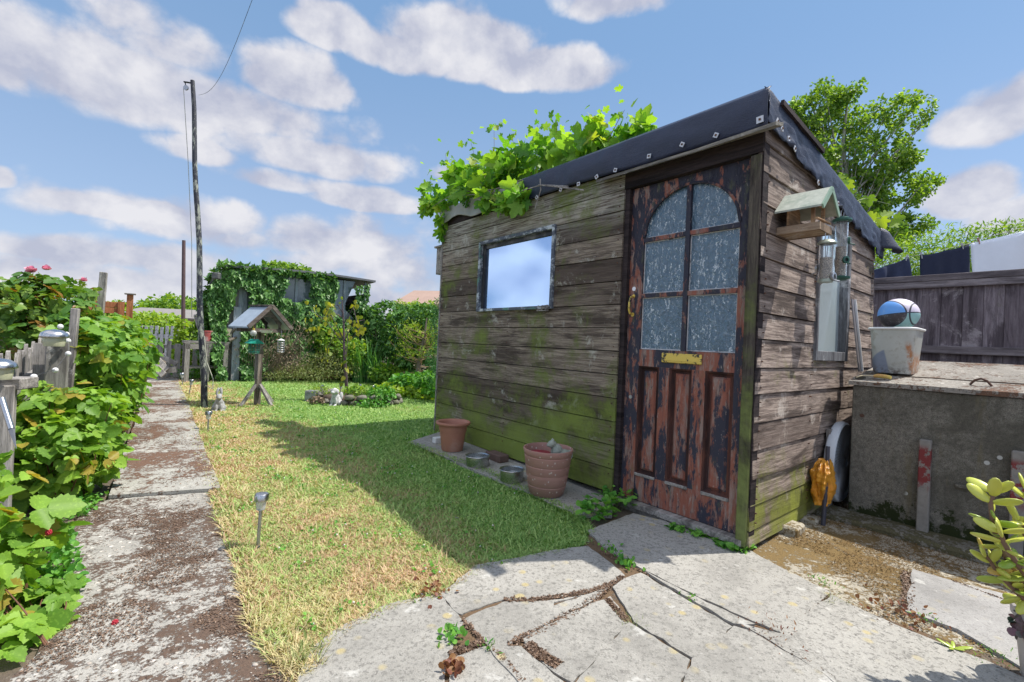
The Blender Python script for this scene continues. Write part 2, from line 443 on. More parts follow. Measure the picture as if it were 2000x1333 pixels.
M['front'] = wood('front_boards', (.10, .074, .062), (.37, .31, .24), (14, 1.1, 26), tone=.85, topz=(1.75, 2.15), moss=1.4, mosscol=(.115, .15, .03), pale=(.47, .46, .40), mossz=(.1, .9), bump=.6)
M['side'] = wood('side_boards', (.135, .10, .085), (.53, .43, .365), (1.1, 14, 24), tone=.6, moss=.25, mosscol=(.17, .19, .03), pale=(.56, .50, .44), mossz=(.15, .7), bump=.8)
M['post'] = wood('green_post', (.055, .045, .042), (.15, .13, .10), (16, 16, 1.), moss=1, mosscol=(.12, .145, .045), mossz=(.3, 1.5))
M['lintel'] = wood('dark_lintel', (.022, .018, .02), (.06, .045, .045), (2, 1, 20), moss=0)
M['grey'] = wood('grey_timber', (.20, .185, .17), (.45, .42, .39), (20, 20, 1.2), moss=.0, pale=(.55, .53, .50))
M['greyh'] = wood('grey_timber_long', (.20, .185, .17), (.45, .42, .39), (1.2, 20, 20), moss=.0, pale=(.55, .53, .50))
M['fence'] = wood('purple_grey_fence', (.15, .12, .135), (.36, .31, .335), (16, 16, 1.1), moss=.15, mosscol=(.14, .15, .07), pale=(.46, .41, .42))
M['fencerail'] = wood('fence_rail', (.17, .145, .155), (.38, .335, .345), (16, 1.1, 16), moss=.0)
M['black'] = simple('black_paint', (.03, .032, .038), .55, var=.5, scale=9, bump=.3, dirt=(.16, .16, .15))
M['soil'] = simple('soil', (.115, .085, .06), .95, var=.5, scale=14, bump=1., dirt=(.22, .18, .14))
M['steel'] = simple('brushed_steel', (.55, .55, .56), .28, metal=1., var=.15, scale=40)
M['dullmetal'] = simple('dull_metal', (.42, .43, .45), .42, metal=.9, var=.3, scale=14, bump=.1)
M['rust'] = simple('rusty_iron', (.10, .055, .04), .8, var=.5, scale=20, bump=.5, dirt=(.20, .08, .03))
M['terra'] = simple('terracotta_plastic', (.42, .185, .125), .55, var=.12, scale=5, bump=.05, dirt=(.46, .27, .21))
M['white'] = simple('white_plastic', (.72, .72, .72), .5, var=.08, scale=8)
M['clearglass'] = simple('cloudy_plastic', (.62, .66, .68), .2, var=.1, scale=20)
M['cane'] = simple('brown_cane', (.16, .075, .045), .7, var=.4, scale=25, bump=.2)
M['stem'] = simple('green_stem', (.12, .17, .05), .6, var=.3, scale=25)
M['bark'] = simple('bark', (.16, .135, .11), .9, var=.5, scale=9, bump=.8)
M['lf_rasp'] = leafmat('raspberry_leaf', (.13, .28, .03), (.32, .52, .07), .34, c3=(.42, .30, .05))
M['lf_raspd'] = leafmat('raspberry_leaf_deep', (.10, .24, .03), (.26, .46, .06), .34, c3=(.36, .34, .05))
M['lf_vine'] = leafmat('vine_leaf', (.11, .30, .045), (.32, .54, .08), .48, c3=(.42, .50, .07), c3amt=.9)
M['lf_ivy'] = leafmat('ivy_leaf', (.055, .16, .04), (.19, .38, .10), .22, rough=.4)
M['lf_tree'] = leafmat('poplar_leaf', (.10, .23, .04), (.30, .46, .08), .45)
M['lf_hedge'] = leafmat('hedge_leaf', (.11, .25, .03), (.32, .48, .07), .4)
M['lf_rose'] = leafmat('rose_leaf', (.08, .20, .035), (.26, .38, .08), .3, c3=(.30, .13, .04), rough=.4)
M['lf_yellow'] = leafmat('yellowing_leaf', (.34, .36, .05), (.52, .46, .06), .4, c3=(.18, .28, .05), c3amt=.55)
M['lf_weed'] = leafmat('weed_leaf', (.07, .25, .035), (.20, .45, .07), .3)
M['lf_red'] = leafmat('reddish_weed', (.20, .07, .05), (.30, .16, .06), .25, tcol=(1.3, .9, .5))
M['lf_cover'] = leafmat('fine_shrub_leaf', (.15, .21, .07), (.34, .38, .14), .25)
M['lf_dark'] = leafmat('conifer_leaf', (.03, .13, .035), (.09, .26, .06), .15)
M['lf_brown'] = leafmat('dried_leaf', (.19, .14, .09), (.34, .26, .17), .1, tcol=(1.2, 1, .7))
M['lf_iris'] = leafmat('iris_blade', (.07, .24, .06), (.20, .42, .11), .25)
M['lf_lime'] = leafmat('lime_cover_leaf', (.20, .36, .03), (.38, .52, .06), .4)
M['petal'] = leafmat('pink_petal', (.90, .36, .52), (.95, .62, .72), .3, tcol=(1.1, .6, .7))

# ================================================================== GROUND
import bmesh
def inpoly(x, y, poly):
    r = np.zeros(len(x), bool); n = len(poly); j = n - 1
    for i in range(n):
        xi, yi = poly[i][:2]; xj, yj = poly[j][:2]
        c = ((yi > y) != (yj > y)) & (x < (xj - xi) * (y - yi) / (yj - yi + 1e-12) + xi)
        r ^= c; j = i
    return r
def gpoly(pts): return [tuple(G(*p)[:2]) if len(p) == 2 else (p[0], p[1]) for p in pts]
def jag(poly, step=.06, amp=.012, seed=1):
    r = random.Random(seed); out = []
    n = len(poly)
    for i in range(n):
        a = Vector(poly[i]); b = Vector(poly[(i + 1) % n]); L = (b - a).length; k = max(1, int(L / step))
        nn = Vector((-(b - a).y, (b - a).x)).normalized() if L > 0 else Vector((0, 0))
        for j in range(k):
            p = a.lerp(b, j / k)
            if j: p += nn * r.uniform(-amp, amp)
            out.append((p.x, p.y))
    return out
def sheet(name, poly, dz, mat, parent=None, thick=0., bev=0.):
    bm = bmesh.new(); vs = [bm.verts.new((p[0], p[1], 0)) for p in poly]; bm.faces.new(vs)
    for Y in (2.3, 5.3):
        bmesh.ops.bisect_plane(bm, geom=bm.verts[:] + bm.edges[:] + bm.faces[:], plane_co=(0, Y, 0), plane_no=(0, 1, 0), dist=1e-5)
    bmesh.ops.triangulate(bm, faces=bm.faces[:])
    bmesh.ops.recalc_face_normals(bm, faces=bm.faces[:])
    if bm.faces[:][0].normal.z < 0: bmesh.ops.reverse_faces(bm, faces=bm.faces[:])
    if thick:
        r = bmesh.ops.extrude_face_region(bm, geom=bm.faces[:])
        for v_ in r['geom']:
            if isinstance(v_, bmesh.types.BMVert): v_.co.z += thick
    for v_ in bm.verts: v_.co.z += gz(v_.co.y) + dz
    me = bpy.data.meshes.new(name); bm.to_mesh(me); bm.free(); me.materials.append(mat)
    o = bpy.data.objects.new(name, me); COL.objects.link(o)
    if parent: o.parent = parent
    return o

# ground: one sheet out to the horizon
m, T, b = newmat('ground_soil'); c = T.coord()
n = T.noise(c, 9, 8, .7); n3 = T.noise(c, 60, 4, .7); big = T.noise(c, .6, 3, .5)
k = T.mix(n, (.075, .055, .04), (.20, .155, .115)); k = T.mix(T.step(n3, .55, .75, 0, .6), k, (.34, .29, .23))
k = T.mix(T.step(T.noise(c, 2.5, 6, .7), .52, .66, 0, .6), k, (.07, .12, .025))
T.set(b.inputs['Base Color'], k); b.inputs['Roughness'].default_value = .95
T.l.new(T.bump(T.math('ADD', n, T.math('MULTIPLY', n3, .5)), .9, .02), b.inputs['Normal'])
M['ground'] = m
ys = [-30, -5, 0, 2.3, 5.3, 8, 12, 20, 40, 80, 200, 900]; xs = [-900, -200, -60, -20, -8, -4, 0, 4, 8, 20, 60, 200, 900]
mb = MB(); vs = [(x, y, gz(y)) for y in ys for x in xs]; nx = len(xs)
fs = [(j * nx + i, j * nx + i + 1, (j + 1) * nx + i + 1, (j + 1) * nx + i) for j in range(len(ys) - 1) for i in range(nx - 1)]
mb.add(vs, fs, 0); tag(mb.build('ground', M['ground']), kind='structure')

# lawn
LAWN = gpoly([(1152, 1050), (1140, 1074), (1080, 1082), (1000, 1100), (930, 1112), (862, 1165), (760, 1190), (655, 1242), (600, 1290), (560, 1290), (515, 1225),
              (480, 1100), (440, 1010), (425, 955), (400, 880), (372, 800), (345, 744), (420, 741), (560, 741), (700, 744), (850, 756)]) + \
       [tuple(PL(.9, 3.9)[:2]), tuple(PL(.1, 3.25)[:2])] + gpoly([(862, 848), (797, 868), (950, 926), (1130, 1014)])
def greenness(T, c):
    """how green the turf is: patchy, straw-coloured in the open, greener by the shed"""
    big = T.noise(c, 1.15, 5, .62, .4); sm = T.noise(c, 7., 4, .65)
    x, y, z = T.sep(c)
    d = T.math('ADD', T.math('MULTIPLY', x, float(SD[0])), T.math('MULTIPLY', y, float(SD[1])))
    d0 = float(K @ SD)
    near = T.step(d, d0 - 1.6, d0 - .6, 0, .32)
    return T.math('ADD', T.math('ADD', T.math('MULTIPLY', big, .75), T.math('MULTIPLY', sm, .35)), near)
m, T, b = newmat('lawn_base'); c = T.coord()
g = greenness(T, c); n = T.noise(c, 45, 4, .7)
k = T.mix(T.step(g, .50, .66), (.42, .33, .19), (.16, .27, .07)); k = T.mix(T.step(n, .4, .7, 0, .6), k, (.10, .085, .045))
T.set(b.inputs['Base Color'], k); b.inputs['Roughness'].default_value = .95
T.l.new(T.bump(n, .8, .01), b.inputs['Normal'])
M['lawn'] = m
tag(sheet('lawn', jag(LAWN, .08, .015), .006, M['lawn']), kind='structure')
m, T, b = newmat('grass_blade'); c = T.coord(); t = T.attr()
g = greenness(T, c)
g = T.math('ADD', g, T.math('MULTIPLY', T.math('SUBTRACT', t, .5), .36))
straw = T.mix(T.step(T.noise(c, 2.1, 4, .6), .42, .62), T.mix(t, (.46, .30, .18), (.82, .62, .44)), T.mix(t, (.44, .35, .17), (.82, .73, .45))); gr = T.mix(t, (.15, .32, .075), (.46, .60, .21))
k = T.mix(T.step(g, .54, .72), straw, gr)
T.set(b.inputs['Base Color'], k); b.inputs['Roughness'].default_value = .6; b.inputs['Specular IOR Level'].default_value = .25
tr = T.n.new('ShaderNodeBsdfTranslucent'); T.set(tr.inputs[0], T.mix(1., k, (1.3, 1.4, .7), 'MULTIPLY'))
mx = T.n.new('ShaderNodeMixShader'); mx.inputs[0].default_value = .3
T.l.new(b.outputs[0], mx.inputs[1]); T.l.new(tr.outputs[0], mx.inputs[2]); T.l.new(mx.outputs[0], T.n['Material Output'].inputs[0])
M['blade'] = m
def grass(name, poly, n, hmin, hmax, mat, wmul=1., maxd=14., tuft=None):
    P = np.array([p[:2] for p in poly]); lo = P.min(0); hi = P.max(0)
    out = []; got = 0
    while got < n:
        q = lo + RNG.random((n, 2)) * (hi - lo); d = np.hypot(q[:, 0], q[:, 1])
        ok = inpoly(q[:, 0], q[:, 1], poly) & (RNG.random(n) < np.clip(2.2 / d, 0, 1) ** 1.6)
        out.append(q[ok]); got += int(ok.sum())
    q = np.concatenate(out)[:n]; d = np.hypot(q[:, 0], q[:, 1])
    z = .035 * np.clip(q[:, 1] - 2.3, 0, 3)
    a = RNG.random(n) * 2 * pi; h = (hmin + (hmax - hmin) * RNG.random(n) ** 1.6); wd = (.0011 + .0011 * d) * wmul * (.7 + .6 * RNG.random(n))
    ln = h * (.35 + 1.2 * RNG.random(n)); dirx = np.cos(a); diry = np.sin(a)
    b0 = np.stack([q[:, 0], q[:, 1], z], 1); sx = np.stack([-diry, dirx, 0 * a], 1) * wd[:, None]
    mid = b0 + np.stack([dirx * ln * .35, diry * ln * .35, h * .65], 1); tip = b0 + np.stack([dirx * ln, diry * ln, h], 1)
    V = np.stack([b0 - sx, b0 + sx, mid + sx * .8, mid - sx * .8, tip], 1).reshape(-1, 3)
    o5 = (np.arange(n) * 5)[:, None]; flat = np.concatenate([o5 + np.array([0, 1, 2, 3]), o5 + np.array([3, 2, 4])], 1).ravel()
    return npmesh(name, V, flat, np.tile([4, 3], n), mat, None, np.repeat(RNG.random(n), 5))
tag(grass('grass', LAWN, 440000, .007, .020, M['blade'], .8), 'short patchy grass, straw-coloured in the sun and green beside the shed', 'grass', kind='stuff')
# longer grass creeping over the edges
def ribbon(pts, wd):
    g = [Vector(p) for p in gpoly(pts)]; L = []; R = []
    for i, p in enumerate(g):
        d = (g[min(i + 1, len(g) - 1)] - g[max(i - 1, 0)]).normalized(); n = Vector((-d.y, d.x)) * wd / 2
        L.append(tuple(p + n)); R.append(tuple(p - n))
    return L + R[::-1]
eg = ribbon([(345, 745), (372, 800), (400, 880), (425, 955), (440, 1010), (480, 1100), (515, 1225), (560, 1290), (600, 1330)], .10)
tag(grass('grass', eg, 16000, .012, .045, M['blade'], .8), 'ragged longer grass along the edge of the concrete path', 'grass', kind='stuff')
eg = ribbon([(1150, 1060), (1080, 1080), (1000, 1098), (930, 1112), (862, 1163), (760, 1188), (655, 1240), (600, 1288)], .07)
tag(grass('grass', eg, 9000, .01, .032, M['blade'], .8), 'ragged grass edge spilling over the near patio slabs', 'grass', kind='stuff')
eg = ribbon([(797, 868), (950, 926), (1130, 1014), (1150, 1050)], .07)
tag(grass('grass', eg, 9000, .012, .04, M['blade'], .8), 'shaded green grass edge along the slab strip by the shed', 'grass', kind='stuff')

# concrete
def concrete(name, base=(.40, .385, .35), dirt=0., lich=.5, brown=(.085, .045, .028), pebbles=0., darks=.5, patch=None):
    m, T, b = newmat(name); c = T.coord()
    n = T.noise(c, 3.2, 8, .68); f = T.noise(c, 55, 5, .75); ff = T.noise(c, 190, 3, .7)
    k = T.mix(n, tuple(x * .72 for x in base), tuple(min(1, x * 1.25) for x in base))
    k = T.mix(T.step(f, .49, .64, 0, darks * .8), k, tuple(x * .42 for x in base))
    k = T.mix(T.step(ff, .56, .70, 0, .45), k, tuple(min(1, x * 1.7) for x in base))
    k = T.mix(T.step(ff, .44, .30, 0, .5), k, tuple(x * .4 for x in base))
    k = T.mix(T.step(T.noise(c, 75, 5, .6, .2), .60, .66, 0, .8), k, tuple(x * .35 for x in base)); k = T.mix(T.step(T.noise(T.map(c, loc=(3, 7, 1)), 1.1, 7, .7, .5), .46, .66, 0, .55), k, tuple(x * .5 for x in base))
    if lich:
        l = T.math('MULTIPLY', T.step(T.voro(c, 13), .30, .16), T.step(T.noise(c, 4, 3, .6), .48, .62))
        k = T.mix(T.math('MULTIPLY', l, lich), k, (.50, .40, .16))
        k = T.mix(T.step(T.noise(c, 11, 4, .6), .62, .70, 0, .5), k, (.62, .61, .57))
    h = T.math('ADD', T.math('MULTIPLY', f, .6), T.math('MULTIPLY', ff, .5))
    if pebbles:
        vc = T.voro(c, 42, out='Color'); vd = T.voro(c, 42); s_ = T.sep(vc)
        pm = T.math('MULTIPLY', T.step(vd, .42, .30), T.step(s_[0], 1 - pebbles, 1.02 - pebbles))
        k = T.mix(pm, k, T.mix(s_[1], (.24, .20, .16), (.72, .68, .62)))
        h = T.math('ADD', h, T.math('MULTIPLY', pm, 1.2))
    if dirt:
        dm = T.noise(c, 1.9, 9, .72, .5); d2 = T.noise(c, 22, 5, .75)
        a = T.math('ADD', T.math('ADD', dm, T.math('MULTIPLY', T.math('SUBTRACT', d2, .5), .6)), T.math('MULTIPLY', T.math('SUBTRACT', T.noise(c, 70, 4, .7), .5), .5))
        dd = T.step(a, .59 - .16 * dirt, .665 - .16 * dirt)
        bc = T.mix(T.noise(c, 120, 3, .7), tuple(x * .45 for x in brown), tuple(x * 3.0 for x in brown))
        k = T.mix(T.math('MULTIPLY', dd, .93), k, bc); h = T.math('ADD', h, T.math('MULTIPLY', dd, T.math('ADD', .6, T.noise(c, 90, 3, .7))))
    if patch: k = T.mix(T.step(T.noise(c, 2.6, 7, .7), patch[1], patch[1] + .08, 0, .9), k, patch[0])
    T.set(b.inputs['Base Color'], k); b.inputs['Roughness'].default_value = .92; b.inputs['Specular IOR Level'].default_value = .25
    T.l.new(T.bump(h, .65, .008), b.inputs['Normal'])
    return m
M['path'] = concrete('path_concrete', (.42, .405, .365), dirt=.62, lich=.15)
M['rough'] = concrete('rubble_path', (.41, .39, .35), dirt=.78, lich=0, pebbles=.40, brown=(.062, .038, .026))
M['slab'] = concrete('patio_concrete', (.375, .36, .325), lich=.6, darks=1.)
M['slab2'] = concrete('patio_concrete_right', (.37, .36, .345), lich=.2, darks=.4)
m, T, b = newmat('bunker_concrete'); c = T.coord()
n = T.noise(c, 2.4, 8, .7, .3); f = T.noise(c, 38, 12, .92); ff = T.noise(c, 210, 3, .75); z = T.sep(c)[2]
k = T.mix(T.step(f, .36, .64), (.10, .095, .08), (.38, .355, .30)); k = T.mix(T.step(ff, .50, .64, 0, .6), k, (.05, .048, .042)); k = T.mix(T.step(ff, .42, .32, 0, .6), k, (.52, .50, .44))
k = T.mix(T.step(n, .42, .60, 0, .75), k, T.mix(f, (.05, .048, .038), (.15, .14, .11)))
stn = T.noise(T.map(c, (7, 7, 1.1)), 1.6, 6, .7); k = T.mix(T.step(stn, .55, .68, 0, .55), k, (.20, .17, .10))
mo = T.math('ADD', T.noise(c, 5, 7, .75), T.step(z, .02, .34, .20, -.04)); k = T.mix(T.step(mo, .60, .66), k, T.mix(ff, (.012, .016, .008), (.05, .065, .02)))
lic = T.math('MULTIPLY', T.step(T.voro(c, 9), .12, .09), T.step(T.noise(c, 3, 2), .52, .56)); k = T.mix(lic, k, (.62, .63, .60))
T.set(b.inputs['Base Color'], k); b.inputs['Roughness'].default_value = .95; b.inputs['Specular IOR Level'].default_value = .2
T.l.new(T.bump(T.math('ADD', f, ff), .9, .008), b.inputs['Normal'])
M['bunker'] = m
M['mossy'] = concrete('mossy_rubble', (.44, .40, .32), dirt=.85, lich=0, pebbles=.12, brown=(.10, .065, .022))
PATH = gpoly([(288, 741), (275, 800), (248, 870), (212, 978), (430, 963), (397, 872), (368, 795), (345, 741)])
tag(sheet('path', jag(PATH, .15, .01, 3), .010, M['path'], thick=.022), kind='structure')
ROUGH = gpoly([(430, 966), (212, 981), (150, 1000), (130, 1060), (150, 1180), (70, 1290), (-60, 1420), (-200, 1900), (700, 1900), (620, 1420), (600, 1292), (512, 1222), (478, 1090)])
tag(sheet('path', jag(ROUGH, .08, .02, 4), .008, M['rough'], thick=.006), kind='structure')
STRIP = gpoly([(797, 869), (868, 846), (1200, 972), (1195, 1015), (1130, 1014)])
tag(sheet('pavement', jag(STRIP, .2, .012, 5), .006, M['slab'], thick=.02), kind='structure')
MOSS = gpoly([(1440, 1072), (1500, 1040), (1600, 985), (1700, 985), (2300, 1150), (2300, 1400), (1800, 1240), (1640, 1190)])
tag(sheet('ground_cover', jag(MOSS, .1, .02, 6), .012, M['mossy']), 'brown moss and rubble between the shed and the concrete bunker', 'moss', kind='stuff')
SLABS = [
    [(600, 1292), (655, 1244), (760, 1192), (856, 1172), (902, 1228), (882, 1262), (868, 1300), (855, 1420), (560, 1420)],
    [(884, 1300), (944, 1274), (1085, 1420), (868, 1420)],
    [(864, 1170), (932, 1114), (1002, 1102), (1084, 1084), (1146, 1076), (1182, 1104), (1216, 1134), (1196, 1146), (1150, 1162), (1080, 1176), (985, 1181), (905, 1210), (898, 1208)],
    [(910, 1222), (985, 1189), (1075, 1185), (1150, 1172), (1078, 1190), (1076, 1224), (1010, 1260), (990, 1272), (950, 1262)],
    [(1086, 1194), (1148, 1173), (1190, 1152), (1166, 1178), (1100, 1214), (1084, 1218)],
    [(1190, 1178), (1222, 1228), (1170, 1290), (1118, 1345), (1080, 1322), (1034, 1276), (1026, 1262), (1110, 1214)],
    [(948, 1270), (990, 1280), (1018, 1280), (1094, 1345), (1090, 1390), (1060, 1400)],
    [(1220, 1144), (1252, 1132), (1330, 1180), (1425, 1236), (1352, 1298), (1240, 1226), (1206, 1168), (1200, 1160)],
    [(1150, 1046), (1238, 1012), (1350, 1040), (1445, 1070), (1482, 1098), (1618, 1168), (1534, 1252), (1425, 1205), (1332, 1160), (1245, 1115), (1184, 1080)],
    [(1228, 1232), (1342, 1305), (1300, 1420), (1130, 1420), (1128, 1352), (1180, 1292)],
    [(1434, 1240), (1466, 1250), (1600, 1330), (1700, 1420), (1316, 1420), (1356, 1304)],
    [(1626, 1176), (1700, 1215), (1800, 1258), (1920, 1306), (2100, 1390), (2100, 1600), (1724, 1420), (1610, 1330), (1474, 1248), (1446, 1232), (1530, 1254)],
    [(1262, 1128), (1335, 1168), (1425, 1212), (1470, 1232), (1428, 1230), (1336, 1176)],
]
M['joint'] = concrete('joint_soil', (.16, .13, .10), dirt=1.3, lich=0, pebbles=.1, brown=(.085, .055, .032))
tag(sheet('soil', gpoly([(575, 1300), (655, 1240), (760, 1190), (862, 1165), (930, 1112), (1000, 1100), (1080, 1084), (1140, 1074), (1152, 1046), (1200, 1018), (1470, 1085), (1640, 1185), (1900, 1280), (2300, 1400), (2300, 1900), (560, 1900)]), .0175, M['joint']), kind='structure')
mb_all = []
for i, sl_ in enumerate(SLABS):
    gp_ = [Vector(q) for q in gpoly(sl_)]; cc = sum(gp_, Vector((0, 0))) / len(gp_)
    gp_ = [tuple(q + (q - cc).normalized() * .0095) for q in gp_]
    P = jag(gp_, .035, .0055, 20 + i)
    o = sheet('patio', P, -.01, M['slab'], thick=.031 + .0007 * i)
    mb_all.append(o)
R1 = gpoly([(1782, 1122), (1870, 1148), (2000, 1182), (2300, 1240), (2300, 1500), (2000, 1322), (1870, 1242), (1768, 1206)])
mb_all.append(sheet('patio', jag(R1, .06, .006, 44), -.01, M['slab2'], thick=.036))
# one sheet of patio: join the slabs' meshes
bm = bmesh.new()
for o in mb_all:
    k0 = len(bm.faces); bm.from_mesh(o.data); bm.faces.ensure_lookup_table()
    if o is mb_all[-1]:
        for f in bm.faces[k0:]: f.material_index = 1
me = bpy.data.meshes.new('patio'); bm.to_mesh(me); bm.free(); me.materials.append(M['slab']); me.materials.append(M['slab2'])
for o in mb_all: bpy.data.objects.remove(o)
o = bpy.data.objects.new('patio', me); COL.objects.link(o); tag(o, kind='structure')
bv = o.modifiers.new('b', 'BEVEL'); bv.width = .004; bv.segments = 2; bv.limit_method = 'ANGLE'; bv.angle_limit = radians(50)

# ================================================================== SHED
shed = thing('garden_shed', 'weathered timber garden shed with black felt roof and arched glazed door', 'shed', tuple(K), ALF)
TL, SL_ = 2.12, 3.12
def rect_sub(r, o):                                  # r, o = (a0,a1,b0,b1)
    a0, a1, b0, b1 = r; c0, c1, d0, d1 = o
    if c0 >= a1 or c1 <= a0 or d0 >= b1 or d1 <= b0: return [r]
    out = []
    if c0 > a0: out.append((a0, c0, b0, b1))
    if c1 < a1: out.append((c1, a1, b0, b1))
    x0, x1 = max(a0, c0), min(a1, c1)
    if d0 > b0: out.append((x0, x1, b0, d0))
    if d1 < b1: out.append((x0, x1, d1, b1))
    return out
ztop = lambda t: 2.275 - .155 * t
def clip(poly):
    out = []
    for i in range(len(poly)):
        a, b_ = poly[i], poly[(i + 1) % len(poly)]; ia = a[1] <= ztop(a[0]); ib = b_[1] <= ztop(b_[0])
        if ia: out.append(a)
        if ia != ib:
            fa = a[1] - ztop(a[0]); fb = b_[1] - ztop(b_[0]); k = fa / (fa - fb)
            out.append((a[0] + (b_[0] - a[0]) * k, a[1] + (b_[1] - a[1]) * k))
    return out
random.seed(3)
# front wall boards
mb = MB(); zr = [.095 + .155 * i for i in range(9)] + [1.335 + .155 * i for i in range(1, 5)] + [2.09, 2.222]
WIN = (1.47, 2.44, 1.335, 1.955)
for i in range(len(zr) - 1):
    z0, z1 = zr[i] + .003, zr[i + 1] - .003
    jig = random.uniform(-.004, .004); ti = random.random()
    cuts = [.838, 3.12]
    for r in rect_sub((cuts[0], cuts[1], z0, z1), WIN):
        if r[1] - r[0] > 1.2 and random.random() < .3:
            q = random.uniform(1.6, 2.7); rr = [(r[0], q, r[2], r[3]), (q + .003, r[1], r[2], r[3])]
        else: rr = [r]
        for q in rr:
            dx_ = random.uniform(0, .004); ti2 = (ti + random.uniform(0, .25)) % 1
            # slightly wedge-shaped board
            a = -.025 - dx_; b0_ = -.022 - dx_
            vs = [(a, q[0], q[2]), (a, q[1], q[2]), (b0_, q[1], q[3]), (b0_, q[0], q[3]), (0, q[0], q[2]), (0, q[1], q[2]), (0, q[1], q[3]), (0, q[0], q[3])]
            mb.add(vs, [(0, 3, 2, 1), (4, 5, 6, 7), (0, 1, 5, 4), (3, 7, 6, 2), (0, 4, 7, 3), (1, 2, 6, 5)], ti2)
wall_f = mb.build('wall', M['front'], shed)
# nail heads
mb = MB()
for i in range(len(zr) - 1):
    for s_ in (.87, 1.42 if i in range(8, 12) else 2.0, 3.09, 3.07):
        for zz in (zr[i] + .03, zr[i + 1] - .035):
            mb.box(-.0325, -.018, s_ - .003, s_ + .003, zz - .003, zz + .003)
tag(mb.build('nail_head', M['rust'], wall_f), kind='stuff')
# side wall boards
mb = MB(); zs_ = [.05, .132, .256, .396, .545, .686, .837, .975, 1.126, 1.264, 1.407, 1.553, 1.69, 1.83, 1.99, 2.14, 2.30]
SWIN = (.815, 1.43, 1.03, 1.895)
Mside = Matrix(((1, 0, 0, 0), (0, 0, 1, 0), (0, 1, 0, 0), (0, 0, 0, 1)))     # (t,z,depth) -> (t,depth,z)
for i in range(len(zs_) - 1):
    z0, z1 = zs_[i] + .003, zs_[i + 1] - .003; ti = random.random(); proud = random.uniform(0, .006)
    e0 = -.012 + random.uniform(-.008, .012)
    joints = {2: 1.0, 4: .96, 0: 1.3, 5: 1.55, 10: 1.6, 13: .75}.get(i)
    segs = [(e0, TL, z0, z1)] if not joints else [(e0, joints, z0, z1), (joints + .004, TL, z0, z1)]
    for sg in segs:
        t2 = (ti + random.uniform(0, .4)) % 1
        for r in rect_sub(sg, SWIN):
            P = clip([(r[0], r[2]), (r[1], r[2]), (r[1], r[3]), (r[0], r[3])])
            if len(P) < 3: continue
            n = len(P)
            def fr(p): k = (p[1] - r[2]) / max(r[3] - r[2], 1e-3); return -.030 - proud + .008 * k + (.0 if p[0] < 1 else .002)
            vs = [(p[0], fr(p), p[1]) for p in P] + [(p[0], 0, p[1]) for p in P]
            fs = [tuple(range(n)), tuple(range(n, 2 * n))[::-1]] + [(k, k + n, (k + 1) % n + n, (k + 1) % n) for k in range(n)]
            mb.add(vs, fs, t2)
wall_s = mb.build('wall', M['side'], shed)
mb = MB()
for i in range(1, len(zs_) - 3):
    for t_ in (.05, .78, 1.47, 2.05):
        for zz in (zs_[i] + .035, zs_[i + 1] - .04):
            if random.random() < .8: mb.box(t_ - .003, t_ + .003, -.0385, -.02, zz - .003, zz + .003)
tag(mb.build('nail_head', M['rust'], wall_s), kind='stuff')
# dark lining, back and far walls
mb = MB()
mb.box(.0, .02, .838, WIN[0], .10, 2.2).box(.0, .02, WIN[1], SL_, .10, 2.2).box(.0, .02, WIN[0], WIN[1], .10, WIN[2]).box(.0, .02, WIN[0], WIN[1], WIN[3], 2.2)
mb.box(.02, SWIN[0], .0, .018, .06, 2.12).box(SWIN[1], TL, .0, .018, .06, 1.93).box(SWIN[0], SWIN[1], .0, .018, .06, SWIN[2])
mb.box(.021, TL, SL_ - .02, SL_, .10, 1.93).box(TL - .02, TL, .02, SL_ - .02, .06, 1.93)
mb.box(.021, TL - .1, .03, SL_ - .03, .075, .095)
mb.build('lining', M['lintel'], shed)
# far-end boards seen as a thin edge, corner batten
mb = MB(); mb.box(-.03, .02, 3.122, 3.145, .11, 2.25); mb.build('corner_batten', M['greyh'], shed)

# ---- door
m, T, b = newmat('peeling_door_paint'); c = T.coord(); t = T.attr()
off = T.comb(T.math('MULTIPLY', t, 13.), T.math('MULTIPLY', t, 29.), T.math('MULTIPLY', t, 7.))
va = T.n.new('ShaderNodeVectorMath'); va.operation = 'ADD'; T.l.new(c, va.inputs[0]); T.l.new(off, va.inputs[1])
o_ = va.outputs[0]; z = T.sep(c)[2]
g = T.map(o_, (7, 7, 2.2)); A1 = T.noise(g, 1.6, 9, .72, .3); A2 = T.noise(T.map(o_, (12, 12, 2.2)), 2.2, 9, .75); A3 = T.noise(T.map(o_, (30, 30, 3.)), 3., 6, .7)
red = T.mix(A3, (.13, .045, .035), (.38, .13, .08)); red = T.mix(T.step(A2, .46, .60, 0, .85), red, T.mix(A3, (.15, .115, .10), (.38, .30, .26)))
k = T.mix(T.step(T.math('ADD', A1, T.step(z, .9, 1.9, -.015, .05)), .475, .525), red, (.032, .032, .05))
k = T.mix(T.step(T.noise(T.map(o_, (10, 10, 3.5)), 5, 8, .8), .60, .66, 0, .75), k, (.40, .35, .31))
k = T.mix(T.step(T.noise(T.map(o_, (5, 5, 2)), 3, 6, .7), .56, .72, 0, .5), k, (.13, .14, .06))
T.set(b.inputs['Base Color'], k); b.inputs['Roughness'].default_value = .62; b.inputs['Specular IOR Level'].default_value = .35
T.l.new(T.bump(T.math('ADD', T.step(A1, .47, .53), T.math('ADD', A2, A3)), .55, .004), b.inputs['Normal'])
M['door'] = m
door = thing('door', None, None); door.parent = shed; door['label'] = 'door with peeling black and red paint'
X0, X1 = .018, .055                                  # leaf thickness
c0, hw = .397, .304
gl0, gl1 = .093, .701
def arch(s_, grow=0.): k = (s_ - c0) / (hw + grow); return 1.748 + (.287 + grow) * sqrt(max(0, 1 - k * k))
mb = MB()
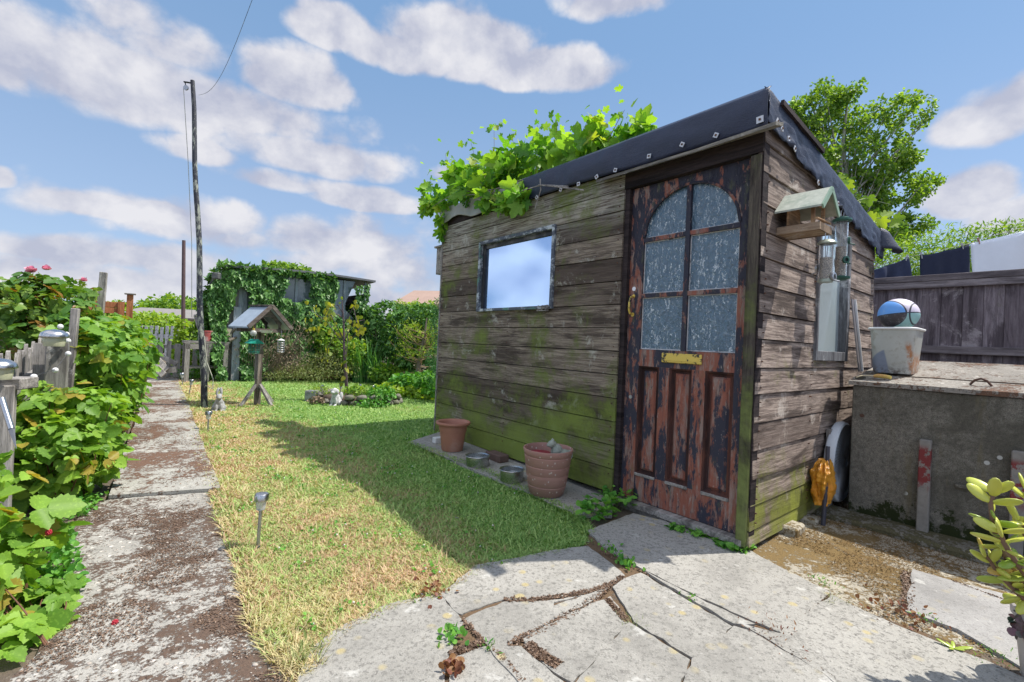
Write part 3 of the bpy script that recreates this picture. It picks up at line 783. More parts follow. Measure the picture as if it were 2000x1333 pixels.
mb.box(X0, X1, .032, .093, .088, 2.09, tint=.1).box(X0, X1, .701, .80, .088, 2.09, tint=.75)      # stiles
mb.box(X0, X1, .093, .701, .088, .255, tint=.4).box(X0, X1, .093, .701, .94, 1.045, tint=.55)        # bottom and lock rails
mb.box(X0, X1, .255, .335, .255, .94, tint=.6).box(X0, X1, .482, .552, .255, .94, tint=.9)           # between the panels
N = 28
for i in range(N):                                   # plate above the arch
    a, b_ = gl0 + (gl1 - gl0) * i / N, gl0 + (gl1 - gl0) * (i + 1) / N; za, zb = arch(a), arch(b_)
    vs = [(X0, a, za), (X0, b_, zb), (X0, b_, 2.09), (X0, a, 2.09), (X1, a, za), (X1, b_, zb), (X1, b_, 2.09), (X1, a, 2.09)]
    mb.add(vs, [(0, 3, 2, 1), (4, 5, 6, 7), (0, 1, 5, 4), (2, 3, 7, 6)], .3)
mb.build('door_leaf', M['door'], door)
mb = MB()                                            # glazing bars and beads
mb.box(X0 - .004, X1 - .01, .384, .412, 1.045, arch(c0) - .001, tint=.2)
for zz in (1.387, 1.742): mb.box(X0 - .002, X1 - .012, gl0, .384, zz - .013, zz + .013, tint=.5).box(X0 - .002, X1 - .012, .412, gl1, zz - .013, zz + .013, tint=.5)
P = [(X0 - .001, gl0 + (gl1 - gl0) * i / 40., 0) for i in range(41)]
arc = [Vector((p[0], p[1], arch(p[1]))) for p in P]
arc = [Vector((X0 - .001, gl0, 1.76))] + arc[1:-1] + [Vector((X0 - .001, gl1, 1.76))]
mb.tube(arc, .009, 6, tint=.35)
mb.build('glazing_bar', M['door'], door)
m, T, b = newmat('obscured_glass'); c = T.coord()
st = T.noise(T.map(c, (30, 30, 8)), 1.5, 6, .7, 1.2); wv = T.n.new('ShaderNodeVectorMath'); wv.operation = 'ADD'; T.l.new(T.map(c, (17, 17, 6.5)), wv.inputs[0]); T.l.new(T.noise(c, 26, 3, .6, col=True), wv.inputs[1]); vz = T.voro(wv.outputs[0], 2., 'DISTANCE_TO_EDGE')
dr = T.step(T.noise(T.map(wv.outputs[0], (3.2, 3.2, 1.1)), 1.4, 4, .6, .8), .57, .66)
k = T.mix(st, (.02, .04, .065), (.13, .23, .32)); k = T.mix(T.math('MULTIPLY', dr, .85), k, (.68, .75, .80))
k = T.mix(T.step(T.noise(T.map(c, (5, 5, 9)), 3, 5, .7, .8), .56, .72, 0, .5), k, (.36, .42, .47))
T.set(b.inputs['Base Color'], k); T.set(b.inputs['Roughness'], T.math('ADD', .16, T.math('MULTIPLY', dr, .4))); b.inputs['Specular IOR Level'].default_value = .85
T.l.new(T.bump(T.math('ADD', T.noise(T.map(c, (22, 22, 12)), 2., 3, .5, .6), T.math('MULTIPLY', vz, -.8)), .55, .012), b.inputs['Normal'])
M['obsc'] = m
xg = X0 + .016
for (a, b_) in ((.0945, .384), (.412, .6995)):
    for (z0, z1) in ((1.0465, 1.374), (1.400, 1.729)):
        mb = MB(); mb.box(xg, xg + .004, a, b_, z0, z1); mb.build('glass_pane', M['obsc'], door)
    mb = MB(); n = 14; vs = []; z0 = 1.755
    for i in range(n + 1):
        q = a + (b_ - a) * i / n; vs += [(xg, q, z0), (xg, q, max(z0 + .002, arch(q) - .001)), (xg + .004, q, z0), (xg + .004, q, max(z0 + .002, arch(q) - .001))]
    fs = []
    for i in range(n): k = 4 * i; fs += [(k, k + 1, k + 5, k + 4), (k + 2, k + 6, k + 7, k + 3), (k + 1, k + 3, k + 7, k + 5)]
    mb.add(vs, fs); mb.build('glass_pane', M['obsc'], door)
M['putty'] = simple('flaking_white_putty', (.52, .53, .54), .8, var=.4, scale=30, bump=.4, dirt=(.08, .08, .09))
mb = MB()                                            # whitish putty lines round the panes
for (a, b_) in ((.0945, .384), (.412, .6995)):
    for (z0, z1) in ((1.0465, 1.374), (1.400, 1.729)):
        mb.box(xg - .004, xg, a, a + .006, z0, z1).box(xg - .004, xg, b_ - .006, b_, z0, z1).box(xg - .0045, xg, a + .006, b_ - .006, z0, z0 + .007).box(xg - .004, xg, a + .006, b_ - .006, z1 - .005, z1)
    mb.box(xg - .004, xg, a + .004, b_ - .004, 1.755, 1.762)
mb.build('putty', M['putty'], door)
M['mould'] = wood('dark_moulding', (.05, .03, .03), (.16, .06, .04), (9, 9, 1.5), moss=0)
for (a, b_) in ((.093, .255), (.335, .482), (.552, .701)):
    mb = MB(); z0, z1 = .255, .94; q = .018
    # a moulded frame stepping down to a raised field
    r = [(0, X0 + .001), (.010, X0 + .006), (.018, X0 + .024), (.030, X0 + .024), (.042, X0 + .014)]
    vs = []; fs = []
    for ins, x in r: vs += [(x, a + ins, z0 + ins), (x, b_ - ins, z0 + ins), (x, b_ - ins, z1 - ins), (x, a + ins, z1 - ins)]
    for j in range(len(r) - 1):
        for i in range(4): k = 4 * j; fs.append((k + i, k + 4 + i, k + 4 + (i + 1) % 4, k + (i + 1) % 4))
    k = 4 * (len(r) - 1); fs.append((k, k + 3, k + 2, k + 1)); mb.add(vs, fs, random.random()); mb.mi = [1] * 12 + [0] * 5
    pn = mb.build('door_panel', [M['door'], M['mould']], door)
    mb = MB(); mb.box(X0 - .006, X0 + .004, a + .001, b_ - .001, z0 - .012, z0 + .006, b=.003); mb.build('panel_sill', M['greyh'], pn)
m, T, b = newmat('tarnished_brass'); c = T.coord()
n = T.noise(c, 38, 6, .7, .3); e = T.noise(c, 14, 3, .5)
mk = T.step(T.math('ADD', n, T.math('MULTIPLY', e, .55)), .86, .89)
T.set(b.inputs['Base Color'], T.mix(mk, (.72, .53, .12), (.05, .045, .03))); T.set(b.inputs['Metallic'], T.math('SUBTRACT', .45, T.math('MULTIPLY', mk, .4))); b.inputs['Roughness'].default_value = .4
M['brass'] = m
lb = MB(); lb.box(X0 - .011, X0, .276, .534, .972, 1.030, b=.004); o = lb.build('letterbox', M['brass'], door)
mb = MB(); mb.box(X0 - .014, X0 - .010, .296, .514, .984, 1.018, b=.0015); mb.build('letterbox_flap', M['brass'], o)
# handle: keyhole disc and curved pull
mb = MB(); mb.tube([(X0 - .006, .758, 1.435), (X0, .758, 1.435)], .014, 12); lk = mb.build('lock_disc', M['steel'], door, smooth=True)
mb = MB(); mb.tube([(X0 - .002, .762, 1.385), (X0 - .03, .762, 1.38), (X0 - .042, .763, 1.35), (X0 - .042, .764, 1.30), (X0 - .03, .764, 1.275), (X0 - .002, .764, 1.27)], [.007, .006, .006, .007, .007, .008], 8)
mb.tube([(X0 - .003, .764, 1.268), (X0, .764, 1.268)], .013, 10).tube([(X0 - .003, .762, 1.388), (X0, .762, 1.388)], .012, 10)
mb.build('door_handle', M['brass'], door, smooth=True)
mb = MB(); mb.tube([(X0 - .004, .752, .735), (X0, .752, .735)], .012, 10); mb.build('keyhole', M['dullmetal'], door)
for zz in (.62, 1.7):
    mb = MB(); mb.box(X0 - .006, X0, .026, .036, zz - .045, zz + .045).tube([(X0 - .006, .031, zz - .045), (X0 - .006, .031, zz + .045)], .006, 8)
    mb.build('hinge', M['rust'], door)
# frame round the door
mb = MB(); mb.box(-.034, .05, -.022, .030, .05, 2.08, tint=.4, b=.003); mb.build('door_post', M['post'], shed)
mb = MB(); mb.box(-.0, .06, -.001 + .03, .0325, .09, 2.1); mb.box(-.012, .06, .801, .838, .06, 2.222, tint=.2); mb.build('door_jamb', M['lintel'], shed)
mb = MB(); mb.box(-.022, .05, -.028, .838, 2.092, 2.222, tint=.3); mb.build('lintel', M['lintel'], shed)
mb = MB(); mb.box(-.036, .06, -.004, .80, .048, .084, tint=.3, b=.004).box(-.02, .06, .0, .82, .0, .046, tint=.8); mb.build('door_sill', M['greyh'], shed)
mb = MB(); mb.box(-.014, .05, -.030, -.0225, .06, 2.22, tint=.1); mb.build('corner_post', M['lintel'], shed)
# drip board jutting out above the door
mb = MB(); pts = [(-.115, -.12, 2.165), (-.105, .3, 2.158), (-.105, .7, 2.160), (-.10, 1.02, 2.160)]
for i in range(3):
    a, b_ = pts[i], pts[i + 1]
    vs = [a, b_, (b_[0], b_[1], b_[2] + .018), (a[0], a[1], a[2] + .018), (-.026, a[1], 2.19), (-.026, b_[1], 2.19), (-.026, b_[1], 2.208), (-.026, a[1], 2.208)]
    mb.add(vs, [(0, 3, 2, 1), (3, 7, 6, 2), (0, 1, 5, 4), (0, 4, 7, 3), (1, 2, 6, 5)], .5)
mb.build('drip_board', wood('drip_timber', (.17, .16, .14), (.44, .41, .36), (8, 1.1, 20), pale=(.52, .5, .45)), shed)

# ---- front window
win = thing('window', None, None); win.parent = shed
m, T, b = newmat('chipped_window_paint'); c = T.coord()
k = T.mix(T.step(T.noise(T.map(c, (9, 3, 6)), 3, 8, .75), .50, .58), (.085, .10, .13), (.48, .53, .56))
k = T.mix(T.step(T.noise(c, 7, 6, .7), .56, .64, 0, .8), k, (.10, .25, .20))
T.set(b.inputs['Base Color'], k); b.inputs['Roughness'].default_value = .7; T.l.new(T.bump(T.noise(c, 30, 5, .7), .5, .004), b.inputs['Normal'])
M['winpaint'] = m
a0, a1, z0, z1 = WIN
mb = MB(); e = .012; f = .019
mb.box(-.046, .01, a0 - e, a0 + f, z0 - e, z1 + e, b=.003).box(-.046, .01, a1 - f, a1 + e, z0 - e, z1 + e, b=.003)
mb.box(-.045, .01, a0 + f, a1 - f, z1 - f, z1 + e, b=.003).box(-.055, .01, a0 + f, a1 - f, z0 - e, z0 + f - .006, b=.003)
mb.build('window_frame', M['winpaint'], win)
mb = MB(); mb.box(-.012, .03, a1 - f - .035, a1 - f, z0 + f, z1 - f).box(-.010, .03, a0 + f, a1 - f - .035, z1 - f - .035, z1 - f).box(-.010, .03, a0 + f, a0 + f + .008, z0 + f, z1 - f - .035)
mb.build('sash', M['black'], win)
m, T, b = newmat('window_glass'); c = T.coord()
b.inputs['Base Color'].default_value = (.40, .56, .80, 1); b.inputs['Metallic'].default_value = .9
T.set(b.inputs['Roughness'], T.math('ADD', .03, T.math('MULTIPLY', T.noise(c, 9, 5, .7), .08)))
T.l.new(T.bump(T.noise(c, 2.5, 1), .05, .02), b.inputs['Normal'])
M['glass'] = m
mb = MB(); mb.box(.006, .010, a0 + f, a1 - f, z0 + f - .01, z1 - f); mb.build('window_pane', M['glass'], win)
mb = MB(); random.seed(5)
for i in range(14): mb.bar((-.05 - random.uniform(0, .02), a0 + random.uniform(-.01, .14), z0 - random.uniform(-.015, .03)), (-.05 - random.uniform(0, .015), a0 + random.uniform(-.01, .14), z0 - random.uniform(-.015, .03)), .006, .006)
mb.build('splintered_sill', M['grey'], win)

# ---- side window (a tall narrow mirror-like pane)
sw = thing('window', None, None); sw.parent = shed
t0, t1, z0, z1 = SWIN
mb = MB(); e = .008; f = .028
mb.box(t0 - e, t0 + f - .01, -.047, .01, z0 - e, z1 + e, b=.003).box(t1 - f - .02, t1 + e, -.047, .01, z0 - e, z1 + e, b=.003)
mb.box(t0 + f - .01, t1 - f - .02, -.045, .01, z0 - e, z0 + .055, b=.003).box(t0 + f - .01, t1 - f - .02, -.045, .01, z1 - .02, z1 + e, b=.003)
mb.build('window_frame', wood('window_frame_grey', (.12, .12, .13), (.32, .33, .35), (16, 16, 1.2), pale=(.6, .6, .6)), sw)
m, T, b = newmat('mirror_glass'); c = T.coord()
z = T.sep(c)[2]
b.inputs['Base Color'].default_value = (.84, .98, 1., 1); b.inputs['Metallic'].default_value = .58
T.set(b.inputs['Roughness'], T.math('ADD', .02, T.math('MULTIPLY', T.noise(c, 14, 5, .7), .14)))
M['mirror'] = m
mb = MB(); mb.bar((t0 + f - .012, -.034, (z0 + z1) / 2 + .018), (t1 - f - .018, .006, (z0 + z1) / 2 + .018), .006, z1 - z0 - .074, roll=(0, 0, 1)); mb.build('window_pane', M['mirror'], sw)

# ---- roof
m, T, b = newmat('roof_felt'); c = T.coord()
n = T.noise(c, 3, 6, .6); n2 = T.noise(c, 40, 4, .7)
k = T.mix(n, (.010, .015, .036), (.024, .034, .078)); k = T.mix(T.step(T.noise(c, 26, 6, .8), .64, .72, 0, .4), k, (.22, .23, .26))
T.set(b.inputs['Base Color'], k); T.set(b.inputs['Roughness'], T.math('ADD', .38, T.math('MULTIPLY', n2, .2))); b.inputs['Specular IOR Level'].default_value = .6
T.l.new(T.bump(T.math('ADD', T.noise(c, 160, 3, .7), T.math('ADD', T.math('MULTIPLY', n, 2.5), T.noise(T.map(c, (3, 3, 9)), 2.2, 4, .6, 1.))), .45, .008), b.inputs['Normal'])
M['felt'] = m
def cloth(name, f, nu, nv, mat, parent=None, thick=.004, smooth=True):
    vs = [f(i / nu, j / nv) for i in range(nu + 1) for j in range(nv + 1)]
    fs = [(i * (nv + 1) + j, (i + 1) * (nv + 1) + j, (i + 1) * (nv + 1) + j + 1, i * (nv + 1) + j + 1) for i in range(nu) for j in range(nv)]
    mb = MB(); mb.add(vs, fs, .5); o = mb.build(name, mat, parent, smooth='all' if smooth else False)
    if thick: md = o.modifiers.new('t', 'SOLIDIFY'); md.thickness = thick; md.offset = 0
    return o
from mathutils import noise as mn
def nz(x, y, z, s_=1.): return mn.noise(Vector((x * s_, y * s_, z * s_)))
def f_front(u, v):
    s_ = -.058 + u * (1.865 + .058 - .0); zt = 2.41; zb = 2.200 + .010 * nz(s_, 0, 3, 2.) + (.02 * u)
    if u > .97: s_ += -.02 * v
    z_ = zt + (zb - zt) * v
    x_ = -.050 - .012 * sin(v * 3.0) - .014 * abs(nz(s_, v * .4, 1, 3.5)) * (v + .2) + .01 * nz(s_, z_, 5, 8)
    if v < .08: x_ = -.03; z_ = zt + .004
    return (x_, s_, z_)
felt = cloth('roof_felt', f_front, 90, 10, M['felt'], shed)
top_px = [(1506, 179), (1548, 238), (1590, 301), (1622, 353), (1658, 409), (1697, 459), (1712, 480)]
bot_px = [(1511, 262), (1535, 300), (1561, 345), (1588, 372), (1620, 418), (1661, 466), (1697, 512)]
tops = [onS(*p, -.05) for p in top_px]; bots = [onS(*p, -.045) for p in bot_px]
def lerpl(L, u):
    k = u * (len(L) - 1); i = min(int(k), len(L) - 2); f_ = k - i; return (L[i][0] + (L[i + 1][0] - L[i][0]) * f_, L[i][1] + (L[i + 1][1] - L[i][1]) * f_)
def ft(t): return 2.412 - .145 * t
def f_side(u, v):
    t_ = -.045 + u * (2.20 + .045); zt = ft(max(t_, 0)); rag = .035 * nz(t_, 7, 1, 6.) + .014 * nz(t_, 3, 1, 19.)
    zb = ztop(t_) - .055 + rag - .02 * u
    z_ = zt + (zb - zt) * v
    y_ = -.052 - .014 * v * abs(sin(t_ * 17 + 3 * nz(t_, 2, 1, 3.))) * (.3 + .7 * u) - .02 * v * nz(t_, v, 2, 9.)
    if v < .06: y_ = -.03; z_ = zt + .004
    return (t_, y_, z_)
felt2 = cloth('roof_felt', f_side, 150, 10, M['felt'], shed)
mb = MB(); zt = [ft(t_) for t_ in (0, 2.15)]
vs = [(-.032, -.032, 2.41), (2.15, -.032, zt[1] - .002), (2.15, 3.16, zt[1] - .002), (-.032, 3.16, 2.41)]
vs = vs + [(a, b_, z_ - .03) for a, b_, z_ in vs]
mb.add(vs, [(0, 1, 2, 3), (7, 6, 5, 4), (0, 4, 5, 1), (1, 5, 6, 2), (2, 6, 7, 3), (3, 7, 4, 0)], .5)
mb.build('roof', M['felt'], shed)
mb = MB(); mb.box(-.02, .0, .0, 3.12, 2.225, 2.375, tint=.4); mb.build('fascia', M['lintel'], shed)
mb = MB(); mb.bar((.10, -.062, 2.375), (.72, -.066, 2.30), .028, .016, roll=(0, 1, 0)); mb.build('felt_batten', M['lintel'], shed)
# torn flap hanging at the rear end of the side felt
def f_flap(u, v):
    a = u * 1.9; t_ = 2.13 + .23 * u; zt = ft(2.13) - .0 - .16 * u * u
    zb = 1.94 - .02 * u
    return (t_, -.05 - .12 * sin(u * 2.4) * (.4 + .6 * v), zt + (zb - zt) * v)
cloth('felt_flap', f_flap, 14, 6, M['felt'], shed)
M['washer'] = simple('zinc_washer', (.62, .63, .66), .5, metal=.3, var=.2, scale=60)
random.seed(9)
for i, p in enumerate([(1484.9, 234.5), (1399, 265), (1333, 283), (1268.4, 305.7), (1202.5, 333), (1166, 346), (1130.5, 360), (1095.8, 371), (1048.8, 386)]):
    s_, z_ = onT(*p, -.07); mb = MB(); a = random.uniform(-.7, .7)
    Mx = Matrix.Translation((-.074, s_, z_)) @ Matrix.Rotation(a, 4, 'X')
    h = .013 if i else .017
    mb.box(-.002, .002, -h, h, -h, h, M=Mx).box(-.006, -.002, -.005, .005, -.005, .005, M=Mx, mi=1)
    mb.build('washer_plate', [M['washer'], M['rust']], felt)
for p in [(1523, 252.6), (1535.6, 272.4), (1548, 292), (1594, 357.7), (1632.8, 398.4), (1514, 239)]:
    t_, z_ = onS(*p, -.07); mb = MB(); Mx = Matrix.Translation((t_, -.082, z_)) @ Matrix.Rotation(random.uniform(-.7, .7), 4, 'Y'); h = .013
    mb.box(-h, h, -.002, .002, -h, h, M=Mx).box(-.005, .005, -.006, -.002, -.005, .005, M=Mx, mi=1)
    mb.build('washer_plate', [M['washer'], M['rust']], felt2)
# crumpled weathered sheet along the left top of the front wall
m, T, b = newmat('grey_crumpled_sheet'); c = T.coord(); n = T.noise(c, 6, 6, .7)
T.set(b.inputs['Base Color'], T.mix(n, (.16, .165, .15), (.46, .47, .44))); b.inputs['Roughness'].default_value = .5
T.l.new(T.bump(n, .5, .01), b.inputs['Normal']); M['crumple'] = m
def f_cr(u, v):
    s_ = 1.83 + u * 1.33; z_ = 2.41 - v * (.16 + .05 * nz(s_, 1, 1, 3.)) ; 
    return (-.035 - .03 * abs(nz(s_, z_, 3, 7.)) - .02 * v, s_, z_)
cloth('plastic_sheet', f_cr, 60, 12, M['crumple'], shed)
# small grey box fixed to the far end of the shed
mb = MB(); mb.box(-.02, .16, 3.146, 3.26, 1.74, 2.02, b=.004).box(-.035, .175, 3.14, 3.29, 2.02, 2.04, b=.003)
o = mb.build('nest_box', M['greyh'], None, loc=tuple(K), rot=(0, 0, ALF)); tag(o, 'small grey wooden nest box fixed high on the far end of the shed', 'nest box')

# ================================================================== PLANTS: builders
def canes(name, base, tips, r0, mat, parent, wob=.03, n=5, r1=.35, tubes=5):
    """thin stems from points near the base to tips, one mesh"""
    mb = MB()
    for b0_, t_ in zip(base, tips):
        b0_ = Vector(b0_); t_ = Vector(t_); L = (t_ - b0_).length; pts = []
        ax = Vector((random.gauss(0, 1), random.gauss(0, 1), 0)) * wob * L
        for i in range(n + 1):
            k = i / n; p = b0_.lerp(t_, k) + ax * sin(k * pi) + Vector((0, 0, L * .06 * sin(k * pi)))
            pts.append(p)
        mb.tube(pts, [r0 * (1 - (1 - r1) * i / n) for i in range(n + 1)], tubes, cap=False)
    return mb.build(name, mat, parent, smooth='all')
def plant(name, label, cat, base, blobs, n, size, shape, mat, group=None, tri=0, stems=0, stemmat=None, r0=.004, shell=.45, extra=None, **kw):
    """blobs in world coordinates (x,y,z,rx,ry,rz)"""
    base = Vector(base); root = thing(name, label, cat, base, 0, group)
    bl = [(b_[0] - base.x, b_[1] - base.y, b_[2] - base.z, b_[3], b_[4], b_[5]) for b_ in blobs]
    p, nn = blob_points(bl, n, shell)
    ok = p[:, 2] > .01; p = p[ok]; nn = nn[ok]
    if tri: o = trifoliate('foliage', p, nn, size, shape, mat, root, k=tri, **kw)
    else: o = leaves_at('foliage', p, nn, size, shape, mat, root, **kw)
    if stems:
        i = RNG.integers(0, len(p), stems); q = p[i]
        bb = [((x_ * .35 + random.gauss(0, .03)), (y_ * .35 + random.gauss(0, .03)), 0) for x_, y_, _ in q]
        canes('stem', bb, q, r0, stemmat or M['cane'], root)
    return root
def Bp(px, py, d, rx, ry=None, rz=None):
    p = D(px, py, d); ry = ry if ry is not None else rx; rz = rz if rz is not None else rx; return (p[0], p[1], p[2], rx, ry, rz)

# ------------------------------------------------------------------ left border
RG = 'raspberry bushes along the concrete path'
g0 = G(60, 1290); 
plant('raspberry_bush', 'bright green raspberry bush in the nearest corner beside the rubble path', 'bush', g0,
      [Bp(75, 1215, 1.62, .13, .12, .10), Bp(20, 1120, 1.66, .13, .12, .16), Bp(10, 1260, 1.5, .12, .12, .13), Bp(-60, 1150, 1.7, .22, .2, .3), Bp(110, 1170, 1.72, .09, .08, .06)],
      170, .066, 'toothed', M['lf_rasp'], RG, tri=3, stems=16, shell=.2, droop=.2)
plant('raspberry_bush', 'small raspberry shoot leaning in at the left edge above the weeds', 'bush', G(5, 1150),
      [Bp(40, 1035, 1.75, .10, .08, .035), Bp(0, 1010, 1.7, .10, .1, .07), Bp(-20, 935, 1.8, .10, .1, .12), Bp(80, 1020, 1.8, .05, .05, .02)],
      48, .075, 'toothed', M['lf_rasp'], RG, tri=3, stems=10, shell=.2, droop=.2)
g1 = G(110, 985)
plant('raspberry_bush', 'dense raspberry bush below the grey shelf and post', 'bush', g1,
      [Bp(120, 790, 2.75, .30, .2, .13), Bp(100, 870, 2.6, .25, .2, .2), Bp(170, 880, 2.8, .19, .2, .2), Bp(60, 930, 2.6, .2, .16, .12), Bp(185, 810, 3.0, .14, .2, .15), Bp(120, 945, 2.75, .2, .15, .1)],
      820, .064, 'toothed', M['lf_rasp'], RG, tri=3, stems=60, r0=.005, shell=.3)
g2 = G(215, 850)
plant('raspberry_bush', 'tall raspberry bush reaching above the pickets beside the path', 'bush', g2,
      [Bp(190, 700, 3.7, .32, .3, .26), Bp(235, 690, 4.2, .22, .3, .3), Bp(215, 780, 3.8, .22, .25, .2), Bp(160, 650, 3.7, .16, .2, .16), Bp(240, 740, 4.2, .12, .2, .3), Bp(222, 655, 4.4, .18, .22, .12)],
      900, .068, 'toothed', M['lf_raspd'], RG, tri=3, stems=70, r0=.005, shell=.3)
g3 = G(268, 790)
plant('raspberry_bush', 'farther raspberry bush at the far end of the border by the gate', 'bush', g3,
      [Bp(215, 650, 6, .36, .5, .24), Bp(238, 690, 5.6, .20, .4, .35), Bp(248, 705, 6.5, .16, .5, .3), Bp(232, 740, 5.4, .2, .3, .2)],
      900, .068, 'toothed', M['lf_raspd'], RG, tri=3, stems=50, r0=.005, shell=.4)
# raspberries
random.seed(2)
M['berry'] = simple('raspberry_red', (.42, .02, .04), .4, var=.3, scale=60)
for i, (px, py, d, lab) in enumerate([(95, 1040, 1.74, 'red raspberry hanging from the small shoot at the left edge'), (224, 1226, 1.6, 'single red raspberry lying on the brown path debris'),
                                      (262, 781, 4.3, 'ripe raspberry low on the bush beside the path')]):
    p = D(px, py, d) if i != 1 else G(px, py) + np.array([0, 0, .016])
    mb = MB()
    for j in range(26):
        th = math.acos(1 - 2 * (j + .5) / 26); a = j * 2.4; mb.ball((sin(th) * cos(a) * .008, sin(th) * sin(a) * .008, cos(th) * .009), .0034, 6, 4)
    tag(mb.build('raspberry', M['berry'], smooth='all', loc=tuple(p)), lab, 'berry', 'raspberries')
# rose
g4 = D(95, 640, 4.1); g4[2] = gz(g4[1])
rose = plant('rose_bush', 'tall rose bush with pink blooms rising behind the picket fence', 'bush', g4,
      [Bp(60, 590, 4.0, .38, .3, .22), Bp(130, 580, 4.3, .2, .3, .2), Bp(30, 640, 3.8, .3, .3, .3), Bp(110, 640, 4.1, .34, .3, .3), Bp(70, 545, 4.1, .16, .15, .09), Bp(80, 700, 4.0, .4, .3, .3), Bp(0, 590, 3.9, .22, .3, .16), Bp(165, 600, 4.3, .08, .12, .18)],
      1300, .075, 'ovate', M['lf_rose'], None, tri=5, stems=60, r0=.006, shell=.35, k_=None) if False else plant('rose_bush', 'tall rose bush with pink blooms rising behind the picket fence', 'bush', g4,
      [Bp(60, 590, 4.0, .38, .3, .22), Bp(130, 585, 4.3, .2, .3, .2), Bp(30, 640, 3.8, .3, .3, .3), Bp(110, 640, 4.1, .34, .3, .3), Bp(72, 550, 4.1, .12, .15, .09), Bp(80, 700, 4.0, .4, .3, .3), Bp(0, 590, 3.9, .22, .3, .16)],
      700, .062, 'ovate', M['lf_rose'], None, tri=5, stems=60, r0=.006, shell=.35)
for (px, py, r, lab) in ((60, 533, .055, 1), (90, 528, .04, 1), (163, 550, .034, 1)):
    c_ = Vector(D(px, py, 4.0)) - Vector(g4); k = 22
    a = RNG.random(k) * 6.28; e_ = np.linspace(.15, 1.5, k)
    up = np.stack([np.cos(a) * np.cos(e_), np.sin(a) * np.cos(e_), np.sin(e_)], 1); nr = np.stack([-np.cos(a) * np.sin(e_), -np.sin(a) * np.sin(e_), np.cos(e_)], 1)
    leaf_mesh('rose_bloom', np.tile(np.array(c_), (k, 1)), up, nr, np.full(k, r), 'round', M['petal'], rose, fold=.1, curl=-.5)
# weeds under the bushes
def weedpatch(name, label, poly_px, n, size, mat, hmax=.06, shape='ovate', group=None, tri=0, kind=None, cat='weeds'):
    poly = gpoly(poly_px); P = np.array(poly); lo = P.min(0); hi = P.max(0); out = []
    while sum(len(o_) for o_ in out) < n:
        q = lo + RNG.random((n * 2, 2)) * (hi - lo); out.append(q[inpoly(q[:, 0], q[:, 1], poly)])
    q = np.concatenate(out)[:n]; c_ = q.mean(0); b0_ = np.array([c_[0], c_[1], gz(c_[1])])
    p = np.stack([q[:, 0], q[:, 1], .035 * np.clip(q[:, 1] - 2.3, 0, 3) + .02 + hmax * RNG.random(n)], 1) - b0_
    nn = np.tile(np.array([[0, 0, 1.]]), (n, 1)) + .3 * RNG.standard_normal((n, 3))
    if kind:
        o = leaves_at(name, p + b0_, nn, size, shape, mat, None, jit=.35, droop=0.) if not tri else trifoliate(name, p + b0_, nn, size, shape, mat, None, jit=.35, droop=0., k=tri)
        return tag(o, label, cat, None, kind)
    root = thing(name, label, cat, b0_, 0, group)
    if tri: trifoliate('foliage', p, nn, size, shape, mat, root, jit=.35, droop=0., k=tri)
    else: leaves_at('foliage', p, nn, size, shape, mat, root, jit=.35, droop=0.)
    canes('stem', [(x_ * .6, y_ * .6, 0) for x_, y_, _ in p[:: max(1, n // 24)]], p[:: max(1, n // 24)], .0016, M['stem'], root)
    return root
weedpatch('weeds', 'low leafy weeds covering the soil left of the rubble path', [(20, 1050), (140, 1040), (150, 1090), (165, 1165), (60, 1185), (-60, 1180)], 900, .026, M['lf_weed'], .05, kind='stuff')
weedpatch('weeds', 'trailing weeds at the foot of the raspberry bushes', [(130, 985), (215, 975), (150, 1030), (100, 1040)], 220, .022, M['lf_weed'], .03, kind='stuff')
weedpatch('weeds', 'small weeds under the bushes along the path edge', [(190, 880), (236, 880), (262, 800), (285, 745), (265, 745), (225, 830), (190, 940)], 800, .035, M['lf_raspd'], .09, kind='stuff')

# ------------------------------------------------------------------ left fence, posts, shelf
F0 = np.array([-2.55, 2.30, 0.])
def FP(k, off=0., z=0.): p = F0 + FD * k + SD * off; return Vector((p[0], p[1], z))
random.seed(12)
fl = thing('picket_fence', 'weathered grey picket fence behind the raspberry bushes', 'fence', FP(0), ALF)
for i in range(44):
    k = .12 + i * .115; w_ = random.uniform(.062, .08); h = random.uniform(.80, .92) + gz(F0[1] + FD[1] * k); tl = random.uniform(-.03, .03)
    mb = MB(); x = -.012
    prof = [(-w_ / 2, .03), (w_ / 2, .03), (w_ / 2 + tl, h - .06), (w_ * .12 + tl, h), (-w_ * .12 + tl, h - random.uniform(0, .02)), (-w_ / 2 + tl, h - .07)]
    Mx = Matrix(((0, 0, 1, x), (1, 0, 0, k), (0, 1, 0, 0), (0, 0, 0, 1)))
    mb.prism(prof, 0, .016, M=Mx); mb.build('picket', M['grey'], fl)
for zz in (.30, .68):
    mb = MB(); mb.bar((.03, .0, zz), (.03, 5.3, zz + .1), .04, .06); mb.build('rail', M['greyh'], fl)
for k in (.75, 2.9, 5.2):
    mb = MB(); mb.box(.05, .12, k - .035, k + .035, 0, .92); mb.build('fence_post', M['grey'], fl)
# near post with the shelf
p = D(2, 1035, 2.25)
o = MB(); o.box(-.035, .035, -.035, .035, 0, .74, b=.004); o = o.build('fence_post', M['grey'], loc=(p[0] - .01, p[1], 0), rot=(0, 0, ALF)); tag(o, 'grey timber post under the shelf at the left edge', 'post')
pa = Vector(D(58, 752, 2.32)); pa.z = .745; 
dv = Vector((-.96, -.27, 0)).normalized()
mb = MB(); mb.bar((0, 0, 0), dv * .62, .13, .055, b=.004, roll=(0, 0, 1), tint=.3)
tag(mb.build('shelf_board', M['greyh'], loc=pa), 'thick grey board lying level on the post at the left edge', 'board')
